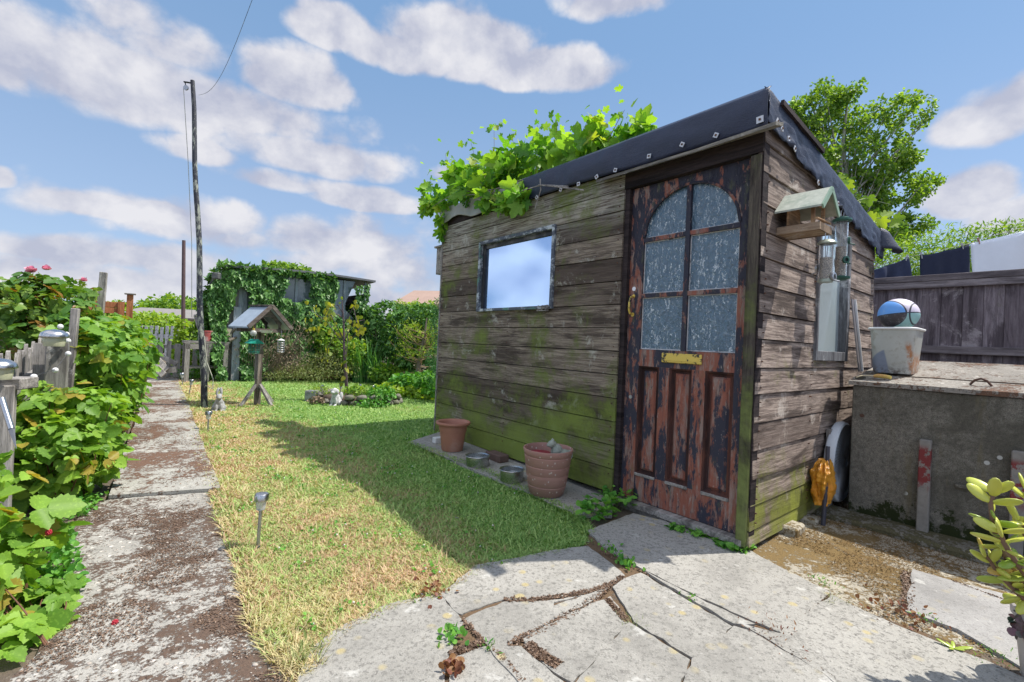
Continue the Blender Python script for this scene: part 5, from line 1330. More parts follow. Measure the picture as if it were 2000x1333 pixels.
plant('shrub', 'wide low fine-leaved shrub sprawling in front of the ivy-clad greenhouse', 'shrub', tuple(G(610, 742)),
      [Bp(570, 722, 9.1, .42, .3, .16), Bp(630, 712, 9.2, .45, .35, .24), Bp(600, 730, 8.9, .6, .3, .14), Bp(676, 722, 9.3, .35, .3, .2), Bp(540, 733, 8.8, .25, .25, .08), Bp(655, 690, 9.5, .3, .3, .25)],
      5200, .036, 'lance', M['lf_cover'], stems=120, stemmat=M['cane'], r0=.005, shell=.3)
plant('dead_shrub', 'brown dried tangled shrub behind the bird table', 'shrub', tuple(G(500, 743)),
      [Bp(470, 690, 8.8, .20, .25, .26), Bp(520, 670, 8.9, .45, .3, .3), Bp(575, 655, 9.2, .38, .3, .36), Bp(560, 700, 8.9, .4, .3, .3)],
      1500, .042, 'lance', M['lf_brown'], stems=150, stemmat=simple('dry_twig', (.26, .21, .16), .9, var=.4), r0=.009, shell=.3, droop=.8)
plant('shrub', 'loose mid-green shrub between the little tree and the ivy mound', 'shrub', tuple(G(660, 742)),
      [Bp(650, 670, 9.6, .35, .3, .35), Bp(625, 650, 9.7, .35, .3, .3), Bp(690, 690, 9.5, .3, .3, .3), Bp(760, 730, 9.2, .4, .3, .18)], 2600, .06, 'ovate', M['lf_hedge'], stems=60, stemmat=M['bark'], shell=.4)
# iris clump
def blades(name, lab, cat, base, n, h, spread, wd, mat, lean=.25, arch_=.3):
    base = Vector(base); r = thing(name, lab, cat, base); V = []; F = []; Tt = []; seg = 5
    for i in range(n):
        a = random.random() * 2 * pi; rr = spread * sqrt(random.random()); b0_ = Vector((rr * cos(a), rr * sin(a), 0)); H = h * random.uniform(.55, 1.); la = random.random() * 2 * pi; L = H * random.uniform(0, lean)
        ar = random.uniform(0, arch_) * H; side = Vector((-sin(la), cos(la), 0)); o_ = len(V); ti = random.random(); ww = wd * random.uniform(.7, 1.2)
        for k in range(seg + 1):
            u = k / seg; c_ = b0_ + Vector((cos(la), sin(la), 0)) * (L * u + ar * u ** 3) + Vector((0, 0, H * (u - .35 * (ar / H) * u ** 4)))
            w_ = ww * (1 - u ** 3) * (.6 + .4 * sin(pi * min(1, u + .2)))
            V += [c_ - side * w_, c_ + side * w_]; Tt += [ti, ti]
        for k in range(seg): q = o_ + 2 * k; F.append((q, q + 1, q + 3, q + 2))
    mb = MB(); mb.v = [tuple(v_) for v_ in V]; mb.f = F; mb.t = Tt; mb.mi = [0] * len(F); mb.build('foliage', mat, r); return r
random.seed(15)
gi = G(712, 748)
blades('iris_clump', 'tall clump of sword-shaped green leaves right of the little yellow tree', 'plant', gi, 90, 1.05, .22, .018, M['lf_iris'], .3, .25)
blades('iris_clump', 'shorter bluish strap-leaved clump beside the tall iris leaves', 'plant', G(742, 750), 50, .75, .2, .02, M['lf_iris'], .45, .5)
# bare-stemmed conifer, half brown
random.seed(31)
cb = G(812, 760); cbV = Vector(cb); r = thing('conifer', 'gaunt half-brown conifer with upswept bare branches near the shed end', 'tree', cb)
mb = MB(); mb.tube([(0, 0, 0), (.05, 0, .5), (.12, 0, 1.0), (.15, 0, 1.35)], [.05, .045, .03, .01], 8); mb.build('trunk', M['bark'], r)
mb = MB(); bp_ = []
for i in range(85):
    z_ = random.uniform(.05, 1.15); a = random.random() * 2 * pi; L = random.uniform(.25, .62) * (1.1 - z_ * .25); st = Vector((.05 + z_ * .08, 0, z_)); up_ = random.uniform(.1, .9) if z_ > .45 else random.uniform(-.2, .5)
    P3 = [st, st + Vector((cos(a), sin(a), up_ * .5)) * L * .5, st + Vector((cos(a), sin(a), up_ * 1.1)) * L]; mb.tube(P3, [.010, .007, .003], 5); bp_.append(P3)
mb.build('branch', simple('brown_conifer_twig', (.30, .21, .12), .9, var=.4), r)
P_ = []
for A_ in bp_:
    if A_[0].z > .45 or random.random() < .25:
        for j in range(26): u = random.uniform(.45, 1.05); P_.append(np.array(A_[0].lerp(A_[2], u)) + RNG.standard_normal(3) * .035)
P_ = np.array(P_); n = len(P_); leaf_mesh('foliage', P_, RNG.standard_normal((n, 3)) + np.array([0, 0, .8]), RNG.standard_normal((n, 3)), .05 * (.6 + .8 * RNG.random(n)), 'lance', M['lf_lime'], r)
plant('conifer', 'narrow dark green conifer pressed against the far end of the shed', 'tree', tuple(G(853, 762)), [Bp(856, 640, 7.2, .13, .2, .32), Bp(858, 600, 7.2, .09, .14, .16), Bp(852, 700, 7.0, .16, .2, .2), Bp(860, 720, 6.8, .12, .2, .15)], 2600, .035, 'lance', M['lf_dark'], stems=20, stemmat=M['bark'], shell=.5)
plant('ground_shrub', 'lime green low plants at the edge of the lawn before the conifer', 'plant', tuple(G(800, 775)), [Bp(790, 762, 7.6, .35, .3, .07), Bp(830, 768, 7.4, .3, .3, .08), Bp(765, 757, 7.9, .25, .25, .06)], 1500, .045, 'round', M['lf_lime'], stems=40, stemmat=M['stem'], r0=.002, shell=.2)
plant('ground_shrub', 'dark leafy low shrub at the foot of the gaunt conifer', 'plant', tuple(G(845, 770)), [Bp(838, 745, 7.4, .25, .2, .16), Bp(800, 745, 7.8, .3, .3, .12), Bp(855, 760, 7.0, .2, .2, .1)], 1200, .06, 'ovate', M['lf_weed'], stems=30, stemmat=M['stem'], r0=.003, shell=.3)
plant('fern_patch', 'low ferny greenery at the foot of the old workbench', 'plant', tuple(G(400, 740)), [Bp(380, 728, 9.0, .3, .3, .12), Bp(415, 727, 8.8, .35, .25, .12), Bp(350, 735, 9.2, .2, .2, .06)], 900, .07, 'lance', M['lf_weed'], stems=30, stemmat=M['stem'], r0=.002, shell=.2)

# far gate, leaning boards, workbench
M['sunlit_grey'] = wood('sunlit_grey_timber', (.34, .31, .28), (.64, .60, .55), (14, 14, 1.2), pale=(.6, .58, .55))  # grey timber, sunlight on the gate put into its paler colour
gt = thing('picket_gate', 'grey picket fence and gate across the far end of the path', 'gate', PL(0, 9.9, 0), ALF)
random.seed(17); t_ = -3.3
while t_ < -1.25:
    w_ = random.uniform(.07, .09); mb = MB(); mb.box(t_, t_ + w_, -.01, .01, .12, .78 + random.uniform(-.03, .03)); mb.build('picket', M['sunlit_grey'], gt); t_ += w_ + .055
for z_ in (.26, .66): mb = MB(); mb.box(-3.35, -1.2, .011, .06, z_, z_ + .07); mb.build('rail', M['sunlit_grey'], gt)
random.seed(18)
for (x0_, y0_, x1_, y1_, d0, d1, w_, lab) in ((272, 662, 326, 724, 8.3, 8.1, .10, 'long pale board leaning diagonally before the far gate'), (278, 690, 320, 733, 8.2, 8.0, .10, 'lower grey board leaning diagonally before the far gate'), (300, 688, 345, 712, 8.4, 8.3, .08, 'short grey board crossing behind the leaning boards'),
                                        (318, 725, 345, 722, 8.2, 8.2, .10, 'short grey board lying flat at the end of the path'), (382, 615, 392, 652, 9.6, 9.5, .07, 'dark weathered stake tilting above the workbench')):
    a = Vector(D(x0_, y0_, d0)); b_ = Vector(D(x1_, y1_, d1)); mb = MB(); mb.bar((0, 0, 0), b_ - a, w_, .025, roll=(.45, -.9, 0)); tag(mb.build('board', M['sunlit_grey'], loc=a), lab, 'board', 'loose boards at the far end of the path')
wb = thing('workbench', 'old grey timber workbench against the ivy behind the tall pole', 'bench', PL(-1.60, 8.85, 0), ALF)
mb = MB(); mb.box(-.15, .54, 0, .5, .80, .84); mb.build('bench_top', M['greyh'], wb)
for x in (-.1, .2, .48):
    for y in (.03, .45): mb = MB(); mb.box(x - .035, x + .035, y - .03, y + .03, .1, .80); mb.build('leg', M['grey'], wb)
mb = MB(); mb.box(-.13, .52, -.0, .03, .70, .79); mb.build('apron', M['greyh'], wb); mb = MB(); mb.box(-.1, .48, .1, .4, .35, .38); mb.build('shelf', M['greyh'], wb)
q = PL(-1.42, 8.98, .845); mb = MB(); mb.lathe([(0, 0), (.085, 0), (.105, .17), (.11, .17), (.11, .19), (.095, .19), (.08, .02), (0, .02)], 18); mb.mi = [0] * len(mb.f)
tag(mb.build('tub', simple('red_white_tub', (.42, .10, .10), .5, var=.3, scale=6, dirt=(.6, .58, .56)), loc=q, smooth=True), 'small red and white tub on the old workbench', 'tub')
mb = MB(); random.seed(41)
q = PL(-1.15, 8.98, .85); mb = MB()
for i in range(7): mb.tube([(random.uniform(-.25, .2), random.uniform(-.1, .15), .02), (random.uniform(-.1, .3), random.uniform(-.1, .15), random.uniform(.05, .3))], .022, 6)
tag(mb.build('log_pile', M['bark'], loc=q), 'jumble of dark branch offcuts lying on the old workbench', 'wood')
# orange timber frame
of = D(251, 650, 7.2); M['orange'] = wood('orange_timber', (.30, .11, .05), (.48, .20, .09), (14, 14, 1.2), moss=0)
r = thing('timber_frame', 'orange stained timber post and panel behind the raspberry bushes', 'fence', (of[0], of[1], 0), ALF)
zt_ = D(251, 576, 7.2)[2]; mb = MB(); mb.box(-.04, .04, -.04, .04, 0, zt_, b=.004); mb.build('post', M['orange'], r)
mb = MB(); mb.box(-.07, .07, -.07, .07, zt_ + .001, zt_ + .02, b=.004); mb.build('post_cap', M['greyh'], r)
for z_ in (D(225, 602, 7.2)[2], D(225, 592, 7.2)[2] + .01): mb = MB(); mb.box(-.5, -.06, -.03, .03, z_ - .09, z_ - .005, b=.004); mb.build('panel_rail', M['orange'], r)
mb = MB(); mb.box(-.14, -.06, -.055, -.031, .9, zt_ - .12); mb.build('panel_post', M['orange'], r)

# trees and hedges beyond
def tree(name, lab, base, top, blobs, nleaf, size, shape, mat, r0=.12, group=None, nb=40, bark=None, shell=.35, **kw):
    base = Vector(base); r = thing(name, lab, 'tree', base, 0, group); top = Vector(top) - base
    mb = MB(); mb.tube([top * (i / 6) + Vector((random.gauss(0, .012), random.gauss(0, .012), 0)) * top.length * (0 < i < 6) for i in range(7)], [r0 * (1 - .8 * i / 6) for i in range(7)], 9, cap=False)
    mb.build('trunk', bark or M['bark'], r, smooth='all')
    bl = [(b_[0] - base.x, b_[1] - base.y, b_[2] - base.z, b_[3], b_[4], b_[5]) for b_ in blobs]
    p, nn = blob_points(bl, nleaf, shell)
    # clumps: keep leaves near clump centres so that sky shows between them
    cen, _ = blob_points(bl, max(30, nleaf // 150), .25)
    d2 = np.full(len(p), 1e9)
    for c_ in cen: d2 = np.minimum(d2, ((p - c_) ** 2).sum(1))
    mean_r = np.mean([b_[3] for b_ in bl]); keep = d2 < (mean_r * .30) ** 2 * (.4 + .9 * RNG.random(len(p))); p = p[keep]; nn = nn[keep]
    leaves_at('crown', p, nn, size, shape, mat, r, **kw)
    mb = MB()
    for c_ in cen[RNG.permutation(len(cen))[:nb]]:
        c_ = Vector(c_); u = min(.95, max(.18, (c_.z / max(top.z, .1)) - .28)); a = top * u; mb.tube([a, a.lerp(c_, .5) + Vector((0, 0, -.05 * (c_ - a).length)), c_], [r0 * .28, r0 * .16, r0 * .05], 5, cap=False)
    mb.build('branch', bark or M['bark'], r, smooth='all'); return r
random.seed(51)
DT = 14.
tb = D(1640, 700, DT); tb[2] = .1
tree('poplar_tree', 'tall airy light green tree rising behind the shed roof', tb, D(1655, 200, DT),
     [Bp(1600, 215, DT, .85, .9, .9), Bp(1660, 205, DT, .7, .8, .75), Bp(1755, 225, DT, .8, .9, .75), Bp(1570, 290, DT, .8, .9, .8), Bp(1690, 300, DT, 1.1, 1., .95), Bp(1650, 400, DT, 1.2, 1., 1.1), Bp(1745, 370, DT, .9, .9, .8), Bp(1815, 362, DT, .45, .5, .3), Bp(1700, 460, DT, 1.2, 1., .8), Bp(1770, 300, DT, .4, .5, .5), Bp(1600, 350, DT, .8, 1, .9), Bp(1775, 440, DT, .6, .7, .35), Bp(1545, 230, DT, .4, .5, .5)],
     52000, .085, 'ovate', M['lf_tree'], r0=.14, nb=110, bark=simple('pale_bark', (.34, .33, .29), .8, var=.3, scale=6), upb=.4, jit=.7)
plant('hedge', 'feathery bright green hedge trees behind the washing on the line', 'hedge', tuple(G(1850, 760)), [Bp(1800, 500, 9.5, .8, .6, .45), Bp(1870, 490, 9.2, .8, .6, .5), Bp(1950, 480, 9, .8, .6, .45), Bp(2030, 470, 8.6, .8, .6, .45), Bp(1900, 530, 9, 1.6, .6, .5), Bp(1750, 520, 9.8, .7, .6, .5), Bp(1830, 580, 9.5, 1.2, .6, .8), Bp(2010, 560, 9, 1., .6, .8), Bp(2120, 520, 8.6, .9, .6, .8)],
      14000, .085, 'lance', M['lf_hedge'], stems=80, stemmat=M['bark'], r0=.02, shell=.55)
FT = 'background trees beyond the far end of the garden'
for (px, py, d, rx, rz, n, lab, mt) in ((200, 592, 16, .75, .55, 2200, 'round bright green tree behind the orange timber frame', 'lf_hedge'), (10, 575, 14, .8, .5, 2200, 'green tree top at the left edge of the view behind the roses', 'lf_hedge'), (235, 606, 52, 1.6, 1., 900, 'small grey-green tree right of the round bright tree', 'lf_tree'),
                                        (335, 596, 55, 3.2, 1.2, 2600, 'broad tree showing over the long bungalow roof', 'lf_hedge'), (282, 600, 56, 1.4, .8, 800, 'faint small tree at the left end of the bungalow roof', 'lf_tree'), (560, 524, 16, .75, .16, 900, 'tree top just showing over the greenhouse roof', 'lf_tree'),
                                        (412, 630, 11.5, .38, .42, 1500, 'leafy young tree behind the workbench at the greenhouse corner', 'lf_hedge')):
    c_ = D(px, py, d); tree('tree', lab, (c_[0], c_[1], .1), c_, [(c_[0], c_[1], c_[2], rx, rx, rz), (c_[0] - rx * .4, c_[1], c_[2] - rz * .8, rx, rx, rz), (c_[0] + rx * .5, c_[1], c_[2] - rz * .7, rx * .8, rx, rz)], n * 2, .006 * d + .03, 'ovate', M[mt], r0=.1, group=FT, nb=14)
for (px, py, d, rx, rz, n, lab, mt) in ((300, 634, 18, 1.3, .45, 3200, 'pale green hedge below the bungalow roof', 'lf_lime'), (385, 672, 11.5, .55, .42, 2000, 'mixed green shrub behind the workbench and thin pole', 'lf_hedge'), (352, 665, 10.6, .12, .5, 500, 'narrow bright green climber behind the thin brown pole', 'lf_lime')):
    c_ = D(px, py, d); plant('hedge', lab, 'hedge', (c_[0], c_[1], .1), [(c_[0], c_[1], c_[2], rx, rx * .6, rz), (c_[0], c_[1], .5, rx * 1.1, rx * .6, .5)], n, .006 * d + .01, 'ovate', M[mt], stems=20, stemmat=M['bark'], shell=.6)
# pale fence glimpsed beyond the gate
pf = thing('picket_fence', 'whitish picket fence glimpsed far beyond the gate', 'fence', tuple(D(320, 690, 14)[:2]) + (0,), ALF - .5)
for i in range(26): mb = MB(); mb.box(-1.8 + i * .14, -1.8 + i * .14 + .08, -.01, .01, .1, 1.1 + random.uniform(-.03, .03)); mb.build('picket', M['putty'], pf)
mb = MB(); mb.box(-1.9, 1.9, .011, .05, .75, .85); mb.build('rail', M['putty'], pf)
# bungalow and house
M['tile'] = simple('grey_brown_tiles', (.24, .225, .21), .9, var=.25, scale=3); M['redtile'] = simple('brown_red_tiles', (.36, .25, .20), .9, var=.2, scale=2); M['brick'] = simple('pale_brick', (.42, .36, .30), .9, var=.25, scale=3)
def house(lab, pxl, pxr, py_r, py_e, d, rz, dep, hip, tile, nwin):
    a = D(pxl, py_e, d); b_ = D(pxr, py_e, d); c_ = (a + b_) / 2; L = np.linalg.norm(b_ - a); ze = c_[2]; zr_ = D((pxl + pxr) / 2, py_r, d)[2]
    r = thing('house', lab, 'house', (c_[0], c_[1], 0), rz); hl = L / 2
    mb = MB(); mb.box(-hl + .3, hl - .3, 0, dep, 0, ze); 
    if not hip:                                       # gable walls
        for x in (-hl + .3, hl - .45): mb.prism([(0, ze), (dep, ze), (dep / 2, zr_ - .05)], x, x + .15, M=Matrix(((0, 0, 1, 0), (1, 0, 0, 0), (0, 1, 0, 0), (0, 0, 0, 1))))
    mb.build('wall', M['brick'], r)
    mb = MB(); e_ = .35; i_ = hl * (.35 if hip else 0)
    vs = [(-hl, -e_, ze - .05), (hl, -e_, ze - .05), (hl, dep + e_, ze - .05), (-hl, dep + e_, ze - .05), (-hl + i_, dep / 2, zr_), (hl - i_, dep / 2, zr_)]
    mb.add(vs, [(0, 1, 5, 4), (2, 3, 4, 5), (1, 2, 5), (3, 0, 4)] if hip else [(0, 1, 5, 4), (2, 3, 4, 5)]); o = mb.build('roof', tile, r); o.modifiers.new('t', 'SOLIDIFY').thickness = .12
    for i in range(nwin):
        x = -hl + 1.5 + i * (2 * hl - 3) / max(1, nwin - 1); mb = MB(); mb.box(x - .8, x + .8, -.06, .0, ze - 1.5, ze - .35); w_ = mb.build('window', M['white'], r)
        mb = MB(); mb.box(x - .7, x - .05, -.075, -.061, ze - 1.4, ze - .45).box(x + .05, x + .7, -.075, -.061, ze - 1.4, ze - .45); mb.build('pane', M['ghglass'], w_)
    return r
house('long low bungalow with a grey-brown tiled roof beyond the gate', 225, 470, 601, 620, 38, .1, 7, False, M['tile'], 5)
house('house with a brown-red tiled gable roof beyond the ivy mound', 765, 900, 558, 594, 30, radians(-12), 6, False, M['redtile'], 2)
# rows of far bushes close the horizon all round
FARB = [(-40, 18, 6, 3), (-30, 22, 6, 2.8), (-48, 10, 4, 2.4), (14, 34, 9, 3.2), (30, 30, 8, 4), (24, 12, 4, 4), (-12, 60, 14, 2.6), (-45, 50, 14, 3), (8, 60, 14, 3), (40, 10, 9, 5)]
P_ = []; 
for (x, y, w_, h) in FARB: p_, nn_ = blob_points([(x, y, h * .35, w_, w_ * .5, h * .6)], 1500, .8); P_.append(p_)
P_ = np.concatenate(P_); P_ = P_[P_[:, 2] > 0]; n = len(P_)
tag(leaf_mesh('far_hedges', P_, RNG.standard_normal((n, 3)), RNG.standard_normal((n, 3)), np.full(n, .7), 'ovate', M['lf_hedge']), 'far belt of hedges and trees along the horizon', 'hedge', kind='stuff')

# ================================================================== VINE ON THE ROOF
def sb(px, py, t, r, rz=None, rt=None):               # blob centre on the plane t of the shed frame
    s_, z_ = onT(px, py, t); p = PL(t, s_, z_); return (p.x, p.y, p.z, r, rt or r, rz or r)
vb = PL(.25, 2.4, 2.36)
vine = plant('grapevine', 'bright green grapevine tumbling over the left half of the shed roof', 'climber', vb,
    [sb(860, 388, .05, .12, .10), sb(905, 355, .1, .22, .13), sb(950, 342, .15, .24, .17), sb(1000, 330, .15, .24, .19), sb(935, 372, .0, .26, .09), sb(1040, 318, .2, .18, .17), sb(1078, 300, .2, .13, .13), sb(1010, 300, .2, .10, .12), sb(1100, 268, .25, .04, .09), sb(1060, 270, .2, .05, .1), sb(1000, 352, .1, .2, .09)],
    400, .108, 'vine', M['lf_vine'], stems=90, stemmat=M['cane'], r0=.004, shell=.25, upb=.3, jit=.7)
def vleaves(blobs, n, size=.13, mat='lf_vine', root=None):
    bl = [(b_[0] - root.location.x, b_[1] - root.location.y, b_[2] - root.location.z, b_[3], b_[4], b_[5]) for b_ in blobs]
    p, nn = blob_points(bl, n, .2); return leaves_at('foliage', p, nn, size, 'vine', M[mat], root, upb=.1, jit=.8, droop=.8)
vleaves([sb(1165, 262, .25, .06, .12), sb(1150, 290, .2, .14, .05), sb(1190, 280, .25, .09, .06), sb(1222, 248, .25, .04, .11), sb(1235, 265, .25, .12, .05), sb(1265, 255, .25, .1, .03), sb(1120, 300, .2, .12, .04)], 115, .12, root=vine)
vleaves([sb(995, 400, -.10, .08, .10), sb(1015, 375, -.09, .06, .06), sb(1020, 395, -.10, .05, .05), sb(868, 395, -.05, .10, .06), sb(865, 425, -.06, .05, .07), sb(836, 400, -.02, .07, .08), sb(862, 455, -.05, .03, .06), sb(835, 370, .0, .04, .03), sb(960, 390, -.08, .12, .05)], 170, .10, root=vine)
# small tips sticking up, twigs along the fascia
random.seed(61)
tips = []
for (px, py) in ((870, 300), (880, 320), (965, 255), (1090, 235), (1150, 232), (1162, 228), (1220, 215), (1245, 222), (1000, 262), (1050, 245), (840, 350), (920, 280)):
    s_, z_ = onT(px, py, .2); tips.append(PL(.2, s_, z_) - vb)
canes('stem', [Vector((t_.x * .85 + random.gauss(0, .05), t_.y * .85, -.02)) for t_ in tips], tips, .004, M['cane'], vine)
P_ = np.concatenate([np.array(t_)[None] + RNG.standard_normal((7, 3)) * np.array([.05, .05, .06]) for t_ in tips]); leaves_at('foliage', P_, unit(RNG.standard_normal((len(P_), 3))), .05, 'vine', M['lf_vine'], vine)
mb = MB()
for A_ in ([(1110, 365), (1060, 362), (1030, 372), (1000, 385)], [(1140, 372), (1090, 366), (1055, 363)], [(1055, 350), (1058, 372), (1052, 398), (1050, 412)], [(1010, 378), (940, 380), (880, 385), (850, 405)], [(1000, 365), (930, 376), (890, 372)], [(1020, 352), (970, 370), (960, 385)]):
    q = [PL(-.115 - .01 * i % 3, *onT(*p_, -.115)) - vb for i, p_ in enumerate(A_)]; mb.tube(q, [.006, .005, .004, .003][:len(q)], 5)
mb.build('stem', M['grey'], vine)
gp = [sb(990, 345, .0, .05, .07), sb(1000, 352, .02, .05, .06), sb(910, 395, -.08, .04, .05), sb(968, 392, -.09, .03, .05)]
for g_ in gp:
    mb = MB()
    for i in range(60):
        d_ = unit(RNG.standard_normal(3)); mb.ball((g_[0] - vb.x + d_[0] * g_[3] * random.random() ** .4, g_[1] - vb.y + d_[1] * g_[3] * random.random() ** .4, g_[2] - vb.z + d_[2] * g_[5]), .007, 6, 4)
    mb.build('grape_bunch', M['lf_weed'], vine, smooth='all')
# trailing shoots at the rear right of the roof
vr = PL(1.9, .0, 2.2); root2 = thing('grapevine', 'sparse yellow-green vine shoots trailing past the rear of the shed roof', 'climber', vr)
def rb(px, py, s_, r): t_, z_ = onS(px, py, s_); p = PL(t_, s_, z_); return (p.x, p.y, p.z, r, r, r)
V2 = [(1645, 352), (1630, 350), (1700, 388), (1668, 405), (1690, 425), (1712, 428), (1665, 420), (1740, 428), (1722, 425), (1702, 432), (1600, 345), (1655, 378)]
P_ = np.array([np.array(rb(px, py, .12, 0)[:3]) - np.array(vr) for px, py in V2]); n = len(P_)
leaf_mesh('foliage', np.repeat(P_, 2, 0) + .02 * RNG.standard_normal((2 * n, 3)), RNG.standard_normal((2 * n, 3)) - np.array([0, 0, .6]), np.tile(np.array([[-.3, -.9, .35]]), (2 * n, 1)) + .4 * RNG.standard_normal((2 * n, 3)), np.full(2 * n, .10), 'vine', M['lf_lime'], root2)
mb = MB()
for A_ in ([(1600, 330), (1640, 350), (1660, 400), (1700, 425), (1750, 430)], [(1650, 400), (1690, 388), (1740, 400)], [(1700, 425), (1705, 445), (1703, 470)], [(1590, 320), (1610, 350), (1660, 372)]):
    mb.tube([Vector(rb(*p_, .12, 0)[:3]) - vr for p_ in A_], .003, 5)
mb.build('stem', M['stem'], root2)

# ================================================================== RIGHT SIDE: bunker, fence, washing, feeders
def shed_loc(t, s, z): p = PL(t, s, z); return (p.x, p.y, p.z)
# coal bunker; local x = t (into the picture), y = s
BT, BS = 1.11, -.165
bk = thing('coal_bunker', 'stained mossy concrete coal bunker with a sloping lid beside the shed', 'bunker', shed_loc(BT, BS, 0), ALF)
BL = 2.6
mb = MB(); mb.box(0, .04, -BL, 0, .03, .875, b=.006).box(.04, .92, -.04, 0, .03, .93).box(.04, .92, -BL, -BL + .04, .03, .93).box(.88, .92, -BL + .04, -.04, .03, .98); mb.build('wall', M['bunker'], bk)
mb = MB(); nU, nV = 10, 26; vs = []; fs = []
for i in range(nU + 1):
    for j in range(nV + 1):
        x = -.015 + .98 * i / nU; y = .02 - (BL + .02) * j / nV; z_ = .905 + .15 * x + .004 * mn.noise(Vector((x * 6, y * 6, 0)))
        vs.append((x + (.008 * mn.noise(Vector((y * 9, 1, 0))) if i == 0 else 0), y, z_))
k = len(vs); vs += [(x, y, .876 + .15 * max(0, x)) for x, y, z_ in vs]
for i in range(nU):
    for j in range(nV): a = i * (nV + 1) + j; fs += [(a, a + 1, a + nV + 2, a + nV + 1), (k + a, k + a + nV + 1, k + a + nV + 2, k + a + 1)]
for j in range(nV): fs.append((j, k + j, k + j + 1, j + 1))
for i in range(nU): a = i * (nV + 1); fs.append((a, a + nV + 1, k + a + nV + 1, k + a)); a += nV; fs.append((a, k + a, k + a + nV + 1, a + nV + 1))
mb.add(vs, fs); mb.build('lid', concrete('bunker_lid', (.33, .305, .27), dirt=.5, lich=.1, pebbles=.1), bk)
m, T, b = newmat('concrete_red_paint'); c = T.coord(); n = T.noise(c, 14, 8, .75); z = T.sep(c)[2]
mk = T.math('MULTIPLY', T.step(n, .47, .52), T.math('MULTIPLY', T.step(z, .28, .36), T.step(z, .57, .53)))
k = T.mix(T.noise(c, 30, 6, .7), (.13, .12, .11), (.34, .32, .29)); k = T.mix(mk, k, (.20, .035, .035)); T.set(b.inputs['Base Color'], k); b.inputs['Roughness'].default_value = .9
T.l.new(T.bump(T.noise(c, 60, 5, .7), .5, .006), b.inputs['Normal']); M['redpost'] = m
for (x0_, x1_, yt) in ((1796, 1820, 858), (1976, 2006, 880)):
    s0, z1_ = onT(x0_, yt, BT - .03); s1, _ = onT(x1_, yt, BT - .03); mb = MB(); mb.box(-.045, -.002, s1 - BS, s0 - BS, .03, z1_, b=.005); mb.build('concrete_strut', M['redpost'], bk)
s0, z1_ = onT(1865, 948, BT - .02); s1, _ = onT(1966, 970, BT - .02)
mb = MB(); mb.box(-.022, -.001, s1 - BS, s0 - BS, z1_ - .012, z1_ + .008, b=.004); mb.build('ledge', M['bunker'], bk)
mb = MB(); s0, _ = onT(1684, 812, BT); z_ = onT(1684, 812, BT)[1]; mb.tube([(-.008, s0 - BS, z_), (.0, s0 - BS, z_)], .012, 10); mb.build('bolt_head', M['rust'], bk)
mb = MB(); s0 = onT(1895, 733, BT + .12)[0] - BS; s1 = onT(1938, 735, BT + .12)[0] - BS; zz = .935
mb.tube([(.12, s0, zz - .01), (.12, s0 - .02, zz + .018), (.12, (s0 + s1) / 2, zz + .028), (.12, s1 + .02, zz + .018), (.12, s1, zz - .01)], .006, 8); mb.build('lid_handle', M['rust'], bk)
mb = MB(); mb.box(.24, .246, -BL, s0 + .35, .935, .9475); mb.build('lid_joint', M['soil'], bk)
# concrete kerb in front of the bunker
kb = []
mb = MB(); n = 26
for i in range(n + 1):
    s_ = .16 - 2.4 * i / n; j1 = .014 * mn.noise(Vector((s_ * 4, 0, 0))); j2 = .014 * mn.noise(Vector((s_ * 4, 5, 0)))
    kb += [(BT - .19 + j1, s_, 0), (BT - .185 + j1, s_, .045 + j2), (BT - .165 + j1, s_, .062 + j2), (BT + .02, s_, .07 + .4 * j2)]
fs = [(4 * i + k, 4 * i + k + 1, 4 * i + k + 5, 4 * i + k + 4) for i in range(n) for k in range(3)] + [(0, 3, 2, 1)]
mb.add([(a, b_, c_) for a, b_, c_ in kb], fs)
M['kerb'] = concrete('mossy_kerb', (.22, .205, .17), dirt=.85, lich=0, brown=(.05, .045, .022))
tag(mb.build('kerb', M['kerb'], loc=tuple(K), rot=(0, 0, ALF)), 'low mossy concrete kerb along the foot of the bunker', 'kerb')
# stones under the shed corner
random.seed(71)
for (px, py, w_, h, lab) in ((1540, 1042, .13, .075, 'mossy broken brick propping the near corner of the shed'), (1583, 1022, .09, .06, 'smaller mossy stone beside the brick under the shed')):
    p = G(px, py); mb = MB(); mb.box(-w_ * .6, w_ * .6, -w_ * .5, w_ * .8, -.005, h, b=.012); o = mb.build('brick', M['mossy'], loc=(p[0], p[1], 0), rot=(0, 0, ALF + random.uniform(-.15, .15))); tag(o, lab, 'brick')
# disc with radial wires leaning between shed and bunker
dc = Vector(shed_loc(1.24, -.075, .345)); r = thing('round_grille', 'round pale grey dish with curved radial wires wedged between shed and bunker', 'grille', dc, 0, rot=(0, 0, ALF + radians(2)))
R_ = .265
Mx = Matrix.Rotation(radians(90), 4, 'X')            # axis along local -y (towards the viewer's side)
mb = MB(); mb.lathe([(R_ - .012, -.03), (R_, -.022), (R_ + .006, .0), (R_, .022), (R_ - .012, .03)], 64, M=Mx); mb.build('rim', simple('pale_grey_plastic', (.62, .66, .70), .5, var=.15), r, smooth=True)
mb = MB(); mb.lathe([(0, .0), (R_ - .02, .012)], 48, M=Mx); mb.build('disc', simple('blue_grey_plastic', (.50, .57, .66), .45, var=.15), r, smooth=True)
mb = MB()
for i in range(64):
    a = 2 * pi * i / 64; pts = [Mx @ Vector((q * cos(a + (q / R_) * .5), q * sin(a + (q / R_) * .5), .028 + .012 * (1 - q / R_))) for q in (.03, .10, .18, R_ - .01)]; mb.tube(pts, .0016, 4)
mb.build('wire', M['dullmetal'], r)
